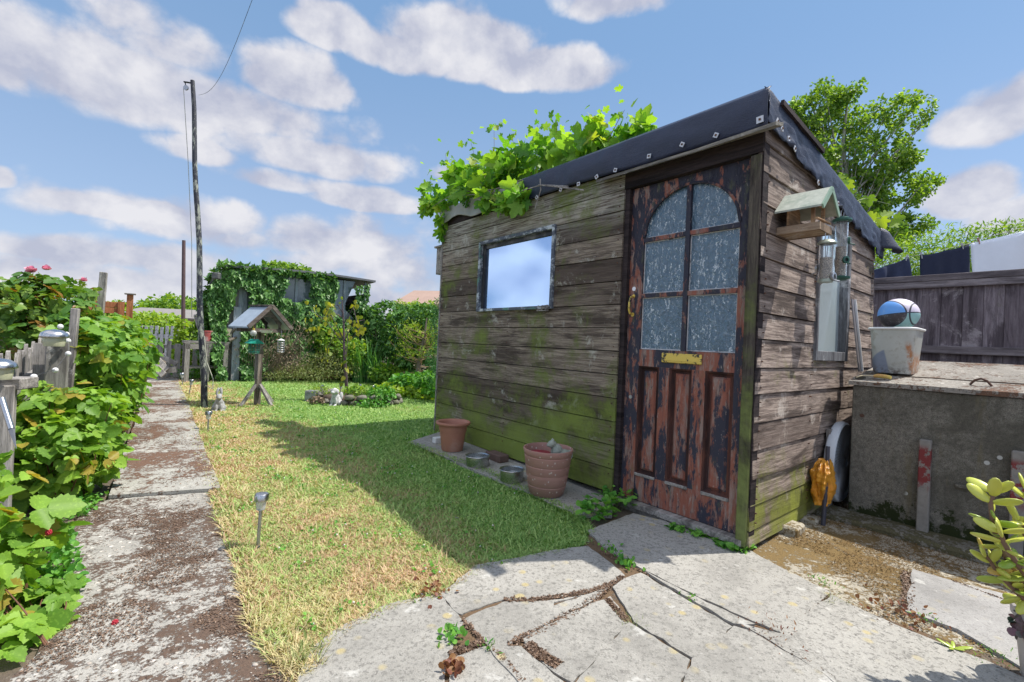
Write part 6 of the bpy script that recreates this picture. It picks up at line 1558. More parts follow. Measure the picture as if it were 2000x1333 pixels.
# orange bag
random.seed(72)
mb = MB(); n, mm = 56, 44; vs = []; fs = []
for j in range(mm + 1):
    v_ = j / mm; 
    for i in range(n):
        a = 2 * pi * i / n; rr = (.024 + .062 * sin(min(v_ * 1.15, 1) * pi * .62 + .25)) * (1 if v_ < .9 else .9); p = Vector((rr * cos(a), rr * .6 * sin(a), .0))
        w_ = 1 + .30 * mn.noise(Vector((cos(a) * 1.5, sin(a) * 1.5, v_ * 2))) + .55 * mn.noise(Vector((cos(a) * 3.4, sin(a) * 3.4, v_ * 2.6))) + .22 * mn.noise(Vector((cos(a) * 7, sin(a) * 7, v_ * 12)))
        p *= w_; p.z = .27 * (1 - v_); p.x += .02 * (1 - v_); vs.append(p)
for j in range(mm):
    for i in range(n): a = j * n + i; b_ = j * n + (i + 1) % n; fs.append((a, a + n, b_ + n, b_))
fs += [tuple(range(n)), tuple(range(mm * n, mm * n + n))[::-1]]
mb.add(vs, fs); m, T, b = newmat('orange_polythene'); c = T.coord(); T.set(b.inputs['Base Color'], T.mix(T.noise(c, 12, 4), (.75, .22, .02), (.90, .50, .04))); b.inputs['Roughness'].default_value = .3
T.l.new(T.bump(T.noise(c, 40, 6, .7, 1.5), 1., .015), b.inputs['Normal']); M['bag'] = m
t_, z_ = onS(1606, 983, -.10); tag(mb.build('plastic_bag', M['bag'], loc=shed_loc(t_, -.10, z_), rot=(0, 0, ALF), smooth='all'), 'crumpled orange and yellow plastic bag hanging beside the shed wall', 'bag')
# stake in front of the bag and board behind
a = Vector(G(1607, 1030)); b_ = Vector(D(1617, 872, a.y + .06)); mb = MB(); mb.tube([Vector((0, 0, 0)), (b_ - a) * .5 + Vector((.004, 0, 0)), b_ - a], [.013, .012, .012], 8)
tag(mb.build('metal_rod', simple('dark_rod', (.05, .05, .07), .5, var=.4), loc=a), 'dark rusty rod standing in front of the orange bag', 'rod')
t0, z0_ = onS(1612, 1000, -.07); mb = MB(); mb.box(-.05, .05, -.012, .012, 0, onS(1612, 843, -.07)[1]); tag(mb.build('board_offcut', M['grey'], loc=shed_loc(t0 + .1, -.055, 0), rot=(0, .0, ALF)), 'short grey plank standing behind the orange bag', 'plank')
# grey channel strip leaning on the side wall
t0, z0_ = onS(1676, 726, -.1); t1, z1_ = onS(1668, 585, -.06)
r = thing('metal_strip', 'grey angled strip with a white edge leaning on the shed side', 'strip', shed_loc(t0, -.11, z0_)); a = Vector((0, 0, 0)); b_ = Vector(shed_loc(t1, -.05, z1_)) - Vector(shed_loc(t0, -.11, z0_))
mb = MB(); mb.bar(a, b_, .052, .006, roll=(-FD[0], -FD[1], 0)); mb.build('web', simple('strip_grey', (.17, .16, .17), .6, var=.3), r)
off_ = Vector(tuple(SD * .03 - FD * .0)); mb = MB(); mb.bar(a + off_, b_ + off_, .008, .03, roll=(-FD[0], -FD[1], 0)); mb.build('white_edge', M['white'], r)

# tub with the ball on it, standing on the bunker
m, T, b = newmat('cloudy_dirty_plastic'); c = T.coord(); x, y, z = T.sep(c)
n = T.noise(c, 7, 7, .7); k = T.mix(n, (.34, .35, .32), (.66, .67, .64)); k = T.mix(T.step(T.noise(c, 16, 6, .75), .52, .66, 0, .6), k, (.30, .27, .20))
st = T.math('MULTIPLY', T.step(T.math('ABSOLUTE', T.math('ADD', T.math('SUBTRACT', y, -.095), T.math('MULTIPLY', T.math('SUBTRACT', z, .12), -.12))), .022, .006), T.math('MULTIPLY', T.step(z, .22, .17), T.step(T.noise(c, 30, 5, .8), .38, .55)))
arc_r = T.math('SQRT', T.math('ADD', T.math('POWER', T.math('DIVIDE', T.math('SUBTRACT', y, -.03), 1.), 2.), T.math('POWER', T.math('DIVIDE', T.math('SUBTRACT', z, .03), .95), 2.)))
lens_ = T.math('MULTIPLY', T.step(arc_r, .150, .140), T.math('MULTIPLY', T.step(y, -.06, -.02), T.step(T.math('ADD', T.math('MULTIPLY', y, 1.), T.math('MULTIPLY', z, -.2)), .0, .01)))
k = T.mix(T.math('MULTIPLY', lens_, .75), k, (.16, .21, .33))
k = T.mix(T.math('MULTIPLY', st, .9), k, (.42, .15, .035)); dk = T.math('MULTIPLY', T.step(z, .07, .0), T.step(T.noise(c, 40, 5, .75), .42, .6)); k = T.mix(dk, k, (.12, .10, .09))
T.set(b.inputs['Base Color'], k); b.inputs['Roughness'].default_value = .4; b.inputs['Transmission Weight'].default_value = .12; M['tub'] = m
def rrect(hx, hy, r, n=6):
    out = []
    for cx, cy, a0 in ((hx - r, hy - r, 0), (-hx + r, hy - r, pi / 2), (-hx + r, -hy + r, pi), (hx - r, -hy + r, 1.5 * pi)):
        for i in range(n + 1): a = a0 + pi / 2 * i / n; out.append((cx + r * cos(a), cy + r * sin(a)))
    return out
zb = .905 + .15 * .36
TT = BT + .36; sL, _ = onT(1696, 660, TT - .13); sR, _ = onT(1790, 660, TT - .13); zR = onT(1745, 640, TT - .14)[1]
hy = (sL - sR) / 2; cy_ = (sL + sR) / 2; H = zR - zb
tb_ = thing('storage_tub', 'cloudy plastic tub with a rust streak and a faded blue curve, on the bunker', 'tub', shed_loc(TT, cy_, zb), ALF)
mb = MB(); prof = [(.80, .0), (.82, .02), (.97, H - .02), (1.0, H), (.96, H), (.93, H - .02), (.79, .02)]; vs = []; fs = []; nn_ = 0
for kx, zz in prof: q = rrect(.155 * kx, hy * kx, .05 * kx); nn_ = len(q); vs += [(x, y, zz) for x, y in q]
for j in range(len(prof) - 1):
    for i in range(nn_): a = j * nn_ + i; b_ = j * nn_ + (i + 1) % nn_; fs.append((a, b_, b_ + nn_, a + nn_))
fs += [tuple(range(nn_))[::-1], tuple(range((len(prof) - 1) * nn_, len(prof) * nn_))]
mb.add(vs, fs); mb.build('tub_body', M['tub'], tb_, smooth=True)
mb = MB(); q = rrect(.157, hy * 1.01, .052); mb.tube([(x, y, H - .006) for x, y in q + q[:1]], .008, 6, cap=False); mb.build('tub_rim', M['white'], tb_, smooth='all')
mb = MB(); q = rrect(.135, hy * .9, .045); mb.prism(q, H - .05, H - .04); mb.build('water', M['glassy'], tb_)
# ball: squashed, four colours of panels
bc_ = Vector(shed_loc(TT + .0, cy_ - .005, 0)); rz_ = .106; bz = H + zb - .012 + rz_
m, T, b = newmat('ball_panels'); c = T.coord(); x, y, z = T.sep(c)
# local axes: -x faces the viewer's left, panels split by great circles
e1 = T.math('ADD', z, T.math('MULTIPLY', y, .12)); e1 = T.math('SUBTRACT', e1, -.004)
ell = T.math('ADD', T.math('POWER', T.math('DIVIDE', T.math('SUBTRACT', y, .040), .112), 2.), T.math('POWER', T.math('DIVIDE', T.math('SUBTRACT', z, .0), .088), 2.))
inn = T.step(ell, 1.02, .98); up_ = T.step(e1, -.001, .001)
top_ = T.mix(inn, (.66, .60, .72), (.14, .38, .85)); bot_ = T.mix(inn, (.28, .50, .50), (.055, .045, .05))
k = T.mix(up_, bot_, top_)
line = T.math('MAXIMUM', T.step(T.math('ABSOLUTE', e1), .0042, .0026), T.step(T.math('ABSOLUTE', T.math('SUBTRACT', ell, 1.)), .075, .05))
rt_ = T.step(T.math('ABSOLUTE', T.math('ADD', y, .085)), .004, .0025)
line = T.math('MAXIMUM', line, rt_); k = T.mix(line, k, (.03, .035, .05)); k = T.mix(T.step(T.noise(c, 30, 6, .7), .5, .75, 0, .35), k, (.62, .62, .66))
T.set(b.inputs['Base Color'], k); b.inputs['Roughness'].default_value = .5
vn = T.voro(c, 320); T.l.new(T.bump(T.math('SUBTRACT', T.math('MULTIPLY', vn, .5), T.math('MULTIPLY', line, .8)), .4, .003), b.inputs['Normal']); M['ball'] = m
mb = MB(); mb.ball((0, 0, 0), 1, 40, 26, (.112, .112, rz_)); tag(mb.build('ball', M['ball'], loc=(bc_.x, bc_.y, bz), rot=(0, 0, ALF - .15), smooth='all'), 'squashed basketball with blue, black, lilac and teal panels resting on the tub', 'ball')
# hand fork
fp = Vector(shed_loc(BT + .10, BS - .02, .93)); q0 = Vector(D(1678, 726, 3.1)); q1 = Vector(D(1740, 722, 3.1))
tt0, ss0 = BT + .07, onT(1680, 728, BT + .07)[0]; ss1 = onT(1740, 722, BT + .07)[0]; zf_ = .905 + .15 * .07 + .014
r = thing('hand_fork', 'yellow-handled garden hand fork lying on the corner of the bunker lid', 'garden tool', shed_loc(tt0, ss0, zf_), ALF); dS = ss1 - ss0
mb = MB(); mb.tube([(0.02, dS * .42, .006), (.025, dS * .55, .012), (.02, dS * .8, .010), (.015, dS * 1.0, .006)], [.009, .013, .014, .011], 12); mb.build('handle', simple('yellow_plastic', (.66, .52, .14), .5, var=.25, dirt=(.5, .2, .08)), r, smooth=True)
for i in (-1, 0, 1): mb = MB(); mb.tube([(.02, dS * .44, .006), (.02 - .012 + i * .022, dS * .3, .010), (-.02 + i * .026, dS * .12, .008), (-.03 + i * .026, dS * -.05, -.006)], [.005, .0045, .004, .002], 6); mb.build('tine', simple('tine_%d' % i, (.50, .42, .28), .5, metal=.4), r, smooth=True)

# fence behind
TF = 2.95
fn = thing('board_fence', 'tall purple-grey featheredge board fence behind the bunker', 'fence', shed_loc(TF, 0, 0), ALF)
random.seed(81); y = .45
zt_f = 1.79
while y > -3.6:
    w_ = random.uniform(.115, .14); mb = MB(); dx_ = random.uniform(0, .008); mb.box(dx_, .022 + dx_, y - w_ + .001, y, .05, zt_f - .03, b=.003); mb.build('board', M['fence'], fn); y -= w_
mb = MB(); mb.box(-.035, .06, -3.6, .5, zt_f - .035, zt_f + .02, b=.004).box(-.03, -.001, -3.6, .5, zt_f - .095, zt_f - .036, b=.003); mb.build('top_rail', M['fencerail'], fn)
z1_ = onT(1800, 675, TF - .04)[1]; z0_ = onT(1800, 690, TF - .04)[1]
mb = MB(); mb.box(-.04, -.001, -3.6, .5, z0_, z1_, b=.004); mb.build('rail', M['fencerail'], fn)
mb = MB(); mb.box(.034, .045, -3.6, .5, .05, zt_f - .04); mb.build('backing_board', M['lintel'], fn)
mb = MB(); mb.box(-.045, -.001, -3.6, .5, .62, .68); mb.build('rail', M['fencerail'], fn)
# washing
DW = 5.3
def lp(px): 
    py = {0: 0}.get(px) or np.interp(px, [1690, 1755, 1795, 1895, 1915, 2000, 2200], [530, 505, 499, 476, 468, 444, 395]); return Vector(D(px, py, DW))
L0 = lp(1690); mb = MB(); mb.tube([Vector(D(1560, 545, DW)) - L0] + [lp(x) - L0 for x in (1690, 1755, 1795, 1850, 1895, 1915, 2000, 2200)], .0025, 5)
tag(mb.build('washing_line', M['pole'], loc=L0), 'pale washing line strung behind the fence with clothes pegged on it', 'washing line')
def garment(name, lab, x0_, x1_, ybl, ybr, mat, wav=.03, seed=0, skew=0.):
    a, b_ = lp(x0_), lp(x1_); A2 = Vector(D(x0_ + skew, ybl, DW)); B2 = Vector(D(x1_, ybr, DW))
    def f(u, v):
        t_ = a.lerp(b_, u); w_ = A2.lerp(B2, u); t_ = t_ - Vector((0, 0, .012 * sin(u * pi) + .01 * abs(sin(u * pi * 2)))); p = t_.lerp(w_, v)
        return tuple(p + Vector((0, wav * (v ** .7) * (sin(u * 9 + seed + 2 * v) + .6 * sin(u * 21 + seed * 2)), 0)) - a)
    o = cloth(name, f, 40, 16, mat, None, .004); o.location = a; tag(o, lab, 'laundry', 'washing on the line'); return o
M['navy'] = simple('navy_cloth', (.018, .024, .055), .85, var=.3, scale=30, bump=.15); M['navy2'] = simple('blue_grey_cloth', (.035, .045, .09), .85, var=.3, scale=30, bump=.15); M['sheet'] = simple('white_sheet', (.80, .84, .92), .8, var=.05)
garment('shirt', 'crumpled dark blue shirt drooping next to the shed flap', 1690, 1775, 560, 560, M['navy2'], .04, 1.)
garment('shirt', 'smooth navy cloth pegged square in the middle of the line', 1797, 1893, 580, 575, M['navy'], .015, 2.)
garment('bed_sheet', 'large white sheet hanging at the right end of the line', 1896, 2200, 590, 600, M['sheet'], .035, 3.)
# sleeve of the crumpled shirt
a = lp(1768); mb = MB(); mb.tube([(0, 0, 0), (.04, 0, -.03), (.09, 0, -.06)], [.05, .04, .03], 8); 
random.seed(82)
for px in (1771, 1799, 1879, 1911): 
    p = lp(px); mb = MB()
    for s__ in (-1, 1): mb.bar((0, s__ * .004, -.045), (0, s__ * .007, .03), .010, .007, roll=(0, 1, 0))
    mb.tube([(-.006, 0, 0), (.006, 0, 0)], .005, 8); tag(mb.build('clothes_peg', M['putty'] if px != 1911 else simple('pink_peg', (.45, .25, .2), .6), loc=p, rot=(0, random.uniform(-.3, .3), 0)), {1771: 'peg holding the crumpled dark blue shirt', 1799: 'peg at the left corner of the smooth navy cloth', 1879: 'peg near the right corner of the smooth navy cloth', 1911: 'pinkish peg at the left end of the white sheet'}[px], 'clothes peg', 'pegs on the washing line')

# covered bird table fixed to the side wall
bh = thing('bird_house', 'wooden roofed bird tray fixed high on the sunlit side of the shed', 'bird feeder', shed_loc(.265, -.03, 1.70), ALF)
hw_, L_ = .080, .195
M['pine'] = wood('orange_pine', (.30, .17, .09), (.60, .40, .24), (1.2, 1.2, 12), pale=(.55, .48, .42), bump=.3); M['pinel'] = wood('pale_pine_long', (.26, .18, .12), (.52, .40, .29), (14, 1.2, 14), pale=(.5, .46, .42), bump=.3)
mb = MB(); mb.box(-hw_, hw_, -L_, 0, 0, .010, tint=.2).box(-hw_ - .01, -hw_, -L_ - .01, 0, -.004, .034, tint=.5).box(hw_, hw_ + .01, -L_ - .01, 0, -.004, .034, tint=.6).box(-hw_, hw_, -L_ - .01, -L_, -.004, .034, tint=.9); mb.build('tray', M['pinel'], bh)
mb = MB(); mb.box(-hw_, hw_, -.055, -.045, .010, .13, tint=.3).prism([(-hw_, .13), (hw_, .13), (0, .215)], -.055, -.045, tint=.3, M=Mside); mb.build('back_panel', M['pine'], bh)
for x in (-hw_ + .008, hw_ - .008): mb = MB(); mb.box(x - .008, x + .008, -L_ + .02, -L_ + .036, .01, .135); mb.build('roof_post', M['pine'], bh)
mb = MB(); mb.prism([(-hw_, .135), (hw_, .135), (0, .21)], -L_ + .02, -L_ + .03, M=Mside); mb.build('gable', M['pine'], bh)
m, T, b = newmat('pale_green_felt'); c = T.coord(); k = T.mix(T.noise(c, 30, 6, .7), (.22, .27, .22), (.66, .68, .60)); k = T.mix(T.step(T.noise(c, 11, 5, .7), .5, .7, 0, .6), k, (.20, .28, .22)); T.set(b.inputs['Base Color'], k); b.inputs['Roughness'].default_value = .9; M['pgreen'] = m
for sg in (-1, 1):
    mb = MB(); A_ = Vector((0, 0, .228)); E_ = Vector((sg * (hw_ + .045), 0, .112)); vs = [(0, -L_ - .025, A_.z), (0, .0, A_.z), (E_.x, .0, E_.z), (E_.x, -L_ - .025, E_.z)]; vs += [(x, y, z_ - .010) for x, y, z_ in vs]
    mb.add(vs, [(0, 1, 2, 3), (7, 6, 5, 4), (0, 4, 5, 1), (1, 5, 6, 2), (2, 6, 7, 3), (3, 7, 4, 0)]); mb.build('roof_panel', M['pgreen'], bh)
    mb = MB(); mb.bar((0, -L_ - .030, .218), (sg * (hw_ + .045), -L_ - .030, .100), .008, .026, roll=(0, 0, 1)); mb.build('barge_board', simple('sage_paint_%d' % (sg + 1), (.24, .36, .27), .6, var=.2), bh)
mb = MB(); mb.tube([(-hw_ - .03, -L_ - .0, .05), (hw_ + .01, -L_ - .0, .058)], .006, 8); mb.build('perch', M['pine'], bh)
# tube feeders
m, T, b = newmat('bird_seed'); c = T.coord(); vd = T.voro(c, 170); vc = T.sep(T.voro(c, 170, out='Color'))
k = T.mix(vc[0], (.26, .19, .12), (.60, .50, .36)); k = T.mix(T.step(vd, .35, .6, 0, .8), k, (.10, .07, .05)); T.set(b.inputs['Base Color'], k); T.l.new(T.bump(vd, -.6, .004), b.inputs['Normal']); M['seed'] = m
m, T, b = newmat('clear_tube'); b.inputs['Base Color'].default_value = (.93, .95, .97, 1); b.inputs['Roughness'].default_value = .06; b.inputs['IOR'].default_value = 1.2; b.inputs['Transmission Weight'].default_value = .92; M['tube'] = m
def tube_feeder(lab, px, pyt, pyb, s_, rad, fill, metal, lidc, hook):
    t0, zt_ = onS(px, pyt, s_); _, zb_ = onS(px, pyb, s_); H = zt_ - zb_; r = thing('tube_feeder', lab, 'bird feeder', shed_loc(t0, s_, zb_), ALF, 'tube feeders on the shed side')
    mb = MB(); mb.lathe([(rad, .012), (rad, H - .02)], 28); mb.lathe([(rad - .0025, H - .02), (rad - .0025, .012)], 28); mb.build('feeder_tube', M['tube'], r, smooth='all')
    mb = MB(); mb.lathe([(0, .014), (rad - .006, .014), (rad - .006, H * fill), (0, H * fill + .006)], 24); mb.build('seed', M['seed'], r, smooth=True)
    mb = MB(); mb.lathe([(0, 0), (rad * 1.04, 0), (rad * 1.04, .014), (rad * .98, .016), (0, .016)] if metal else [(0, -.006), (rad * .9, -.006), (rad * 1.55, .004), (rad * 1.6, .014), (rad * 1.1, .012), (rad, .02), (0, .02)], 28); mb.build('base', lidc, r, smooth=True)
    mb = MB(); mb.lathe([(rad, H - .022), (rad * 1.28, H - .020), (rad * 1.30, H - .014), (rad * .9, H), (0, H + .008)] if metal else [(rad, H - .03), (rad * 1.35, H - .03), (rad * 1.55, H - .022), (rad * 1.5, H - .012), (rad * 1.05, H - .008), (rad * .95, H), (0, H + .004)], 28); mb.build('lid', lidc, r, smooth=True)
    for (a, zz) in ((-1.75, .12), (.6, .12), (-1.75 + pi, .35)) if metal else ((-2.1, .30), (-2.1 + pi, .30), (-1.3, .62)):
        dv_ = Vector((cos(a), sin(a), 0)); c_ = dv_ * rad + Vector((0, 0, H * zz)); Mx = Matrix.Translation(c_) @ dv_.to_track_quat('Z', 'Y').to_matrix().to_4x4()
        mb = MB(); mb.lathe([(.0125, -.003), (.021, .0), (.022, .010), (.0125, .012), (.0115, .002)], 16, M=Mx); o = mb.build('feeding_port', lidc if not metal else M['dullmetal'], r, smooth=True)
        mb = MB(); mb.lathe([(0, .003), (.012, .003)], 12, M=Mx); mb.build('port_hole', M['black'], o)
        mb = MB(); mb.tube([c_ - Vector((0, 0, .016)), c_ + dv_ * .035 - Vector((0, 0, .028))], .004, 6); mb.build('perch', lidc if not metal else M['dullmetal'], o)
    mb = MB(); q = [Vector((rad * .9 * cos(a), 0, H + .0 + .0)) for a in (0, pi)]; mb.tube([q[0], q[0] + Vector((-.004, 0, .035)), Vector((0, 0, hook)), q[1] + Vector((.004, 0, .035)), q[1]], .0022, 5)
    mb.build('hanger', M['dullmetal'], r); return r
M['dgreen'] = simple('dark_green_plastic', (.025, .10, .075), .35, var=.2); M['olive'] = simple('olive_metal', (.36, .40, .33), .4, metal=.5, var=.15)
tube_feeder('clear tube feeder with a pale metal lid hanging under the bird tray', 1615, 470, 553, -.235, .034, .58, True, M['olive'], .075)
tube_feeder('taller clear tube feeder with dark green lid and base, right of the tray', 1645, 425, 548, -.16, .033, .52, False, M['dgreen'], .03)
# bracket holding the green feeder
t0, z0_ = onS(1645, 422, -.16); t1, z1_ = onS(1628, 383, -.05); A_ = Vector(shed_loc(t0, -.16, z0_ + .03)); B_ = Vector(shed_loc(t0, -.04, z0_ + .06))
mb = MB(); mb.tube([(0, 0, 0), A_ - B_ + Vector((0, 0, .03)), A_ - B_ + Vector((0, 0, -.004))], .004, 6); tag(mb.build('hook_bracket', M['black'], loc=B_), 'thin black hook on the shed side holding the green-lidded feeder', 'bracket')

# ------------------------------------------------------------------ pots and bowls by the front wall
def potmesh(name, lab, px, py, prof, mat, inner=None):
    p = G(px, py); z_ = p[2] + .026; r = thing(name, lab, 'plant pot', (p[0], p[1], z_)); return r
p = GH(883, 879, .026); zp = gz(p[1]) + .026
r = thing('plant_pot', 'smooth terracotta plastic pot with a wide rolled rim by the shed wall', 'plant pot', (p[0], p[1], zp)); 
mb = MB(); mb.lathe([(0, .002), (.088, 0), (.093, .006), (.108, .12), (.117, .175), (.121, .176), (.125, .222), (.146, .226), (.153, .238), (.150, .250), (.138, .252), (.127, .246), (.118, .235), (.112, .17), (.09, .02), (0, .02)], 44); mb.build('pot_body', M['terra'], r, smooth=True)
mb = MB(); mb.lathe([(0, .10), (.103, .10)], 24); mb.build('soil', M['soil'], r)
p = GH(1067, 963, .026); zp = gz(p[1]) + .026
m, T, b = newmat('speckled_terracotta'); c = T.coord(); k = T.mix(T.noise(c, 9, 5), (.33, .165, .135), (.46, .26, .215)); k = T.mix(T.step(T.sep(c)[2], .0, .11, .6, 0), k, (.20, .12, .09))
sp = T.math('MULTIPLY', T.step(T.voro(T.map(c, (1, 1, .7)), 42), .24, .14), T.step(T.noise(c, 8, 3), .42, .52)); k = T.mix(T.math('MULTIPLY', sp, .85), k, (.66, .60, .54)); T.set(b.inputs['Base Color'], k); b.inputs['Roughness'].default_value = .65
T.l.new(T.bump(T.noise(c, 40, 5), .3, .004), b.inputs['Normal']); M['terra2'] = m
r = thing('plant_pot', 'large pale-speckled terracotta pot with ringed sides nearest the door', 'plant pot', (p[0], p[1], zp)); prof = [(0, .002), (.108, 0), (.115, .008)]
for i in range(1, 5): a_ = .115 + .048 * (i / 4.6) ** .8; z_ = .065 * i; prof += [(a_, z_ - .004), (a_ - .003, z_), (a_ + .001, z_ + .004)]
prof += [(.168, .296), (.166, .303), (.158, .303), (.153, .29), (.14, .12), (0, .12)]
mb = MB(); mb.lathe(prof, 48); mb.build('pot_body', M['terra2'], r, smooth=True)
mb = MB(); mb.lathe([(0, .235), (.145, .235)], 28); mb.build('soil', M['soil'], r)
mb = MB(); Mx = Matrix.Translation((-.055, .01, .255)); mb.lathe([(0, -.02), (.07, -.015), (.075, .012), (.07, .014), (0, .004)], 20, M=Mx); tag(mb.build('saucer', simple('dark_red_plastic', (.30, .03, .05), .45, var=.2), None, smooth=True, loc=(p[0], p[1], zp)), 'dark red saucer lying inside the speckled pot', 'saucer')
o = statue('squirrel_ornament', 'mossy grey squirrel-like stone ornament perched in the speckled pot', 'ornament', 1075, 963, .2,
       [((.04, .0, .02), .045, (1.3, .9, .8)), ((.0, .0, .045), .035, (1., .9, 1.2)), ((-.03, 0, .085), .024, (1.15, .9, .95)), ((-.052, 0, .080), .011), ((-.026, .012, .108), .008, (.7, .7, 1.6)), ((-.026, -.012, .108), .008, (.7, .7, 1.6)), ((-.02, .016, .025), .012, (1, 1, 2.4)), ((.075, .0, .03), .024, (1, .8, .9))], .004,
       simple('lichen_stone', (.34, .37, .31), .95, var=.5, scale=40, bump=1., dirt=(.16, .17, .13)), zp + .255)
o.location = (p[0] + .055, p[1] - .03, zp + .238); o.scale = (1.15, 1.15, 1.15)
def bowl(px, py, rr, h, lab):
    p = GH(px, py, .026); z_ = gz(p[1]) + .026; r = thing('metal_bowl', lab, 'bowl', (p[0], p[1], z_), 0, 'metal pet bowls by the shed wall')
    mb = MB(); mb.lathe([(0, .001), (rr * .92, 0), (rr * .95, .006), (rr * .92, h - .006), (rr * .98, h), (rr, h + .002), (rr * .98, h + .004), (rr * .88, h - .002), (rr * .84, .012), (0, .008)], 40); mb.build('bowl_body', M['steel'], r, smooth=True)
    mb = MB(); mb.lathe([(0, h * .62), (rr * .87, h * .62)], 32); mb.build('water', M['water'], r)
m, T, b = newmat('still_water'); b.inputs['Base Color'].default_value = (.10, .14, .14, 1); b.inputs['Roughness'].default_value = .03; b.inputs['Specular IOR Level'].default_value = .9; M['water'] = m
bowl(932, 909, .098, .075, 'steel bowl of water left of the larger speckled pot, beside the brick'); bowl(999, 938, .092, .078, 'steel bowl of water tucked against the larger speckled pot')
p = GH(962, 905, .026); mb = MB(); mb.box(-.05, .05, -.1, .1, 0, .06, b=.006); tag(mb.build('brick', simple('dark_old_brick', (.14, .09, .075), .9, var=.4, scale=25, bump=.6), loc=(p[0] + .03, p[1] + .10, gz(p[1]) + .026), rot=(0, 0, ALF)), 'dark old brick on the slab behind the left steel bowl', 'brick')
p = GH(856, 864, .026); mb = MB(); mb.prism(rrect(.05, .035, .015), 0, .045, b=.004); tag(mb.build('plastic_box', M['white'], loc=(p[0], p[1], gz(p[1]) + .026), rot=(0, 0, .6)), 'small white plastic box behind the smooth terracotta pot', 'box')
# feather on the grass
p = G(889, 1018); mb = MB(); mb.prism([(0, 0), (.008, .012), (.010, .032), (.004, .052), (-.005, .048), (-.008, .02)], 0, .002, M=Matrix.Rotation(-.5, 4, 'X')); tag(mb.build('feather', M['putty'], loc=(p[0], p[1], .035), rot=(0, 0, -.4)), 'small pale grey feather lying on the shaded grass', 'feather')

# ------------------------------------------------------------------ weeds
weedpatch('weeds', 'lush clover-like weeds at the left foot of the door', [(1130, 1010), (1170, 985), (1200, 968), (1240, 985), (1238, 1004), (1180, 1030), (1140, 1030)], 120, .032, M['lf_weed'], .10, 'round', tri=3)
weedpatch('weeds', 'line of small clover weeds along the door sill', [(1300, 1035), (1340, 1045), (1380, 1052), (1380, 1062), (1310, 1045)], 60, .02, M['lf_weed'], .03, 'round', tri=3)
weedpatch('weeds', 'clover weeds at the right end of the door sill', [(1385, 1058), (1440, 1075), (1462, 1082), (1450, 1092), (1395, 1078)], 90, .022, M['lf_weed'], .03, 'round', tri=3)
random.seed(91)
for (px, py, n, sz, shp, mt, sp, lab) in ((885, 1258, 40, .020, 'ovate', 'lf_weed', .026, 'leafy green weed growing in the crack of the left patio slab'), (1225, 1112, 34, .022, 'ovate', 'lf_weed', .035, 'green weed in the joint at the shadow edge'), (1195, 1085, 22, .018, 'ovate', 'lf_weed', .03, 'tiny weed in the joint next to the lawn tip'),
                                  (952, 1278, 16, .022, 'lance', 'lf_weed', .015, 'small green tuft beside the left crack'), (885, 1322, 40, .018, 'round', 'lf_red', .022, 'purple-leaved weed at the bottom edge of the picture'), (842, 1166, 40, .016, 'round', 'lf_red', .035, 'dry reddish weed at the lawn corner of the patio'),
                                  (1505, 1245, 60, .014, 'lance', 'lf_red', .05, 'red and green stonecrop along the middle joint'), (1755, 1210, 70, .014, 'round', 'lf_red', .06, 'reddish stonecrop between the right-hand slabs'), (1605, 1150, 30, .018, 'lance', 'lf_weed', .03, 'small green weed at the far tip of the door slab'),
                                  (1815, 1222, 24, .016, 'lance', 'lf_weed', .02, 'little green sprout right of the reddish stonecrop'), (1925, 1288, 50, .012, 'lance', 'lf_weed', .04, 'mossy green tuft by the fallen succulent sprig'), (1345, 1178, 14, .014, 'ovate', 'lf_weed', .015, 'tiny sprig in the middle of the near slabs'), (620, 1250, 8, .05, 'lance', 'lf_cover', .05, 'long grey-green grass tuft at the lawn corner')):
    p = G(px, py); q = RNG.standard_normal((n, 3)) * np.array([sp, sp, sp * .25]); q[:, 2] = np.abs(q[:, 2]) + .022
    r = thing('weed', lab, 'weed', tuple(p), 0, 'weeds growing in the patio cracks'); leaves_at('foliage', q, np.tile([[0, 0, 1.]], (n, 1)) + .4 * RNG.standard_normal((n, 3)), sz, shp, M[mt], r, jit=.4, droop=-.2)
blades('grass_tuft', 'yellowing grass tuft in the crack right of the near slabs', 'grass', G(1228, 1228), 60, .045, .05, .0016, M['lf_cover'], .9, .8)
blades('grass_tuft', 'pale grass tuft where the joints meet near the moss', 'grass', G(1632, 1185), 40, .06, .03, .0016, M['lf_cover'], 1.2, .8)
blades('grass_tuft', 'bushy grey-green grass tuft at the bottom corner of the lawn', 'grass', G(600, 1300), 80, .08, .05, .0016, M['lf_cover'], .9, .7)
# crushed brown moss flakes on the path, pebbles
def flakes(name, lab, poly, n, size, mat, cat, thr=None, dz=.03, flat=True):
    P = np.array([p_[:2] for p_ in poly]); lo = P.min(0); hi = P.max(0); q = lo + RNG.random((n * 3, 2)) * (hi - lo); q = q[inpoly(q[:, 0], q[:, 1], poly)]
    if thr is not None: f_ = np.array([mn.fractal(Vector((a * 2.4, b_ * 2.4, 1.)), 1., 2.1, 4) for a, b_ in q]); q = q[f_ > thr]
    q = q[:n]; n = len(q); p = np.stack([q[:, 0], q[:, 1], .035 * np.clip(q[:, 1] - 2.3, 0, 3) + dz + .003 * RNG.random(n)], 1)
    up = RNG.standard_normal((n, 3)); up[:, 2] *= .25; nr = np.tile([[0, 0, 1.]], (n, 1)) + .35 * RNG.standard_normal((n, 3))
    return tag(leaf_mesh(name, p, up, nr, size * (.4 + RNG.random(n)), 'chip', mat), lab, cat, kind='stuff')
M['flake'] = leafmat('dried_moss', (.10, .06, .04), (.28, .185, .125), .05)
NEARR = [p_ for p_ in ROUGH]
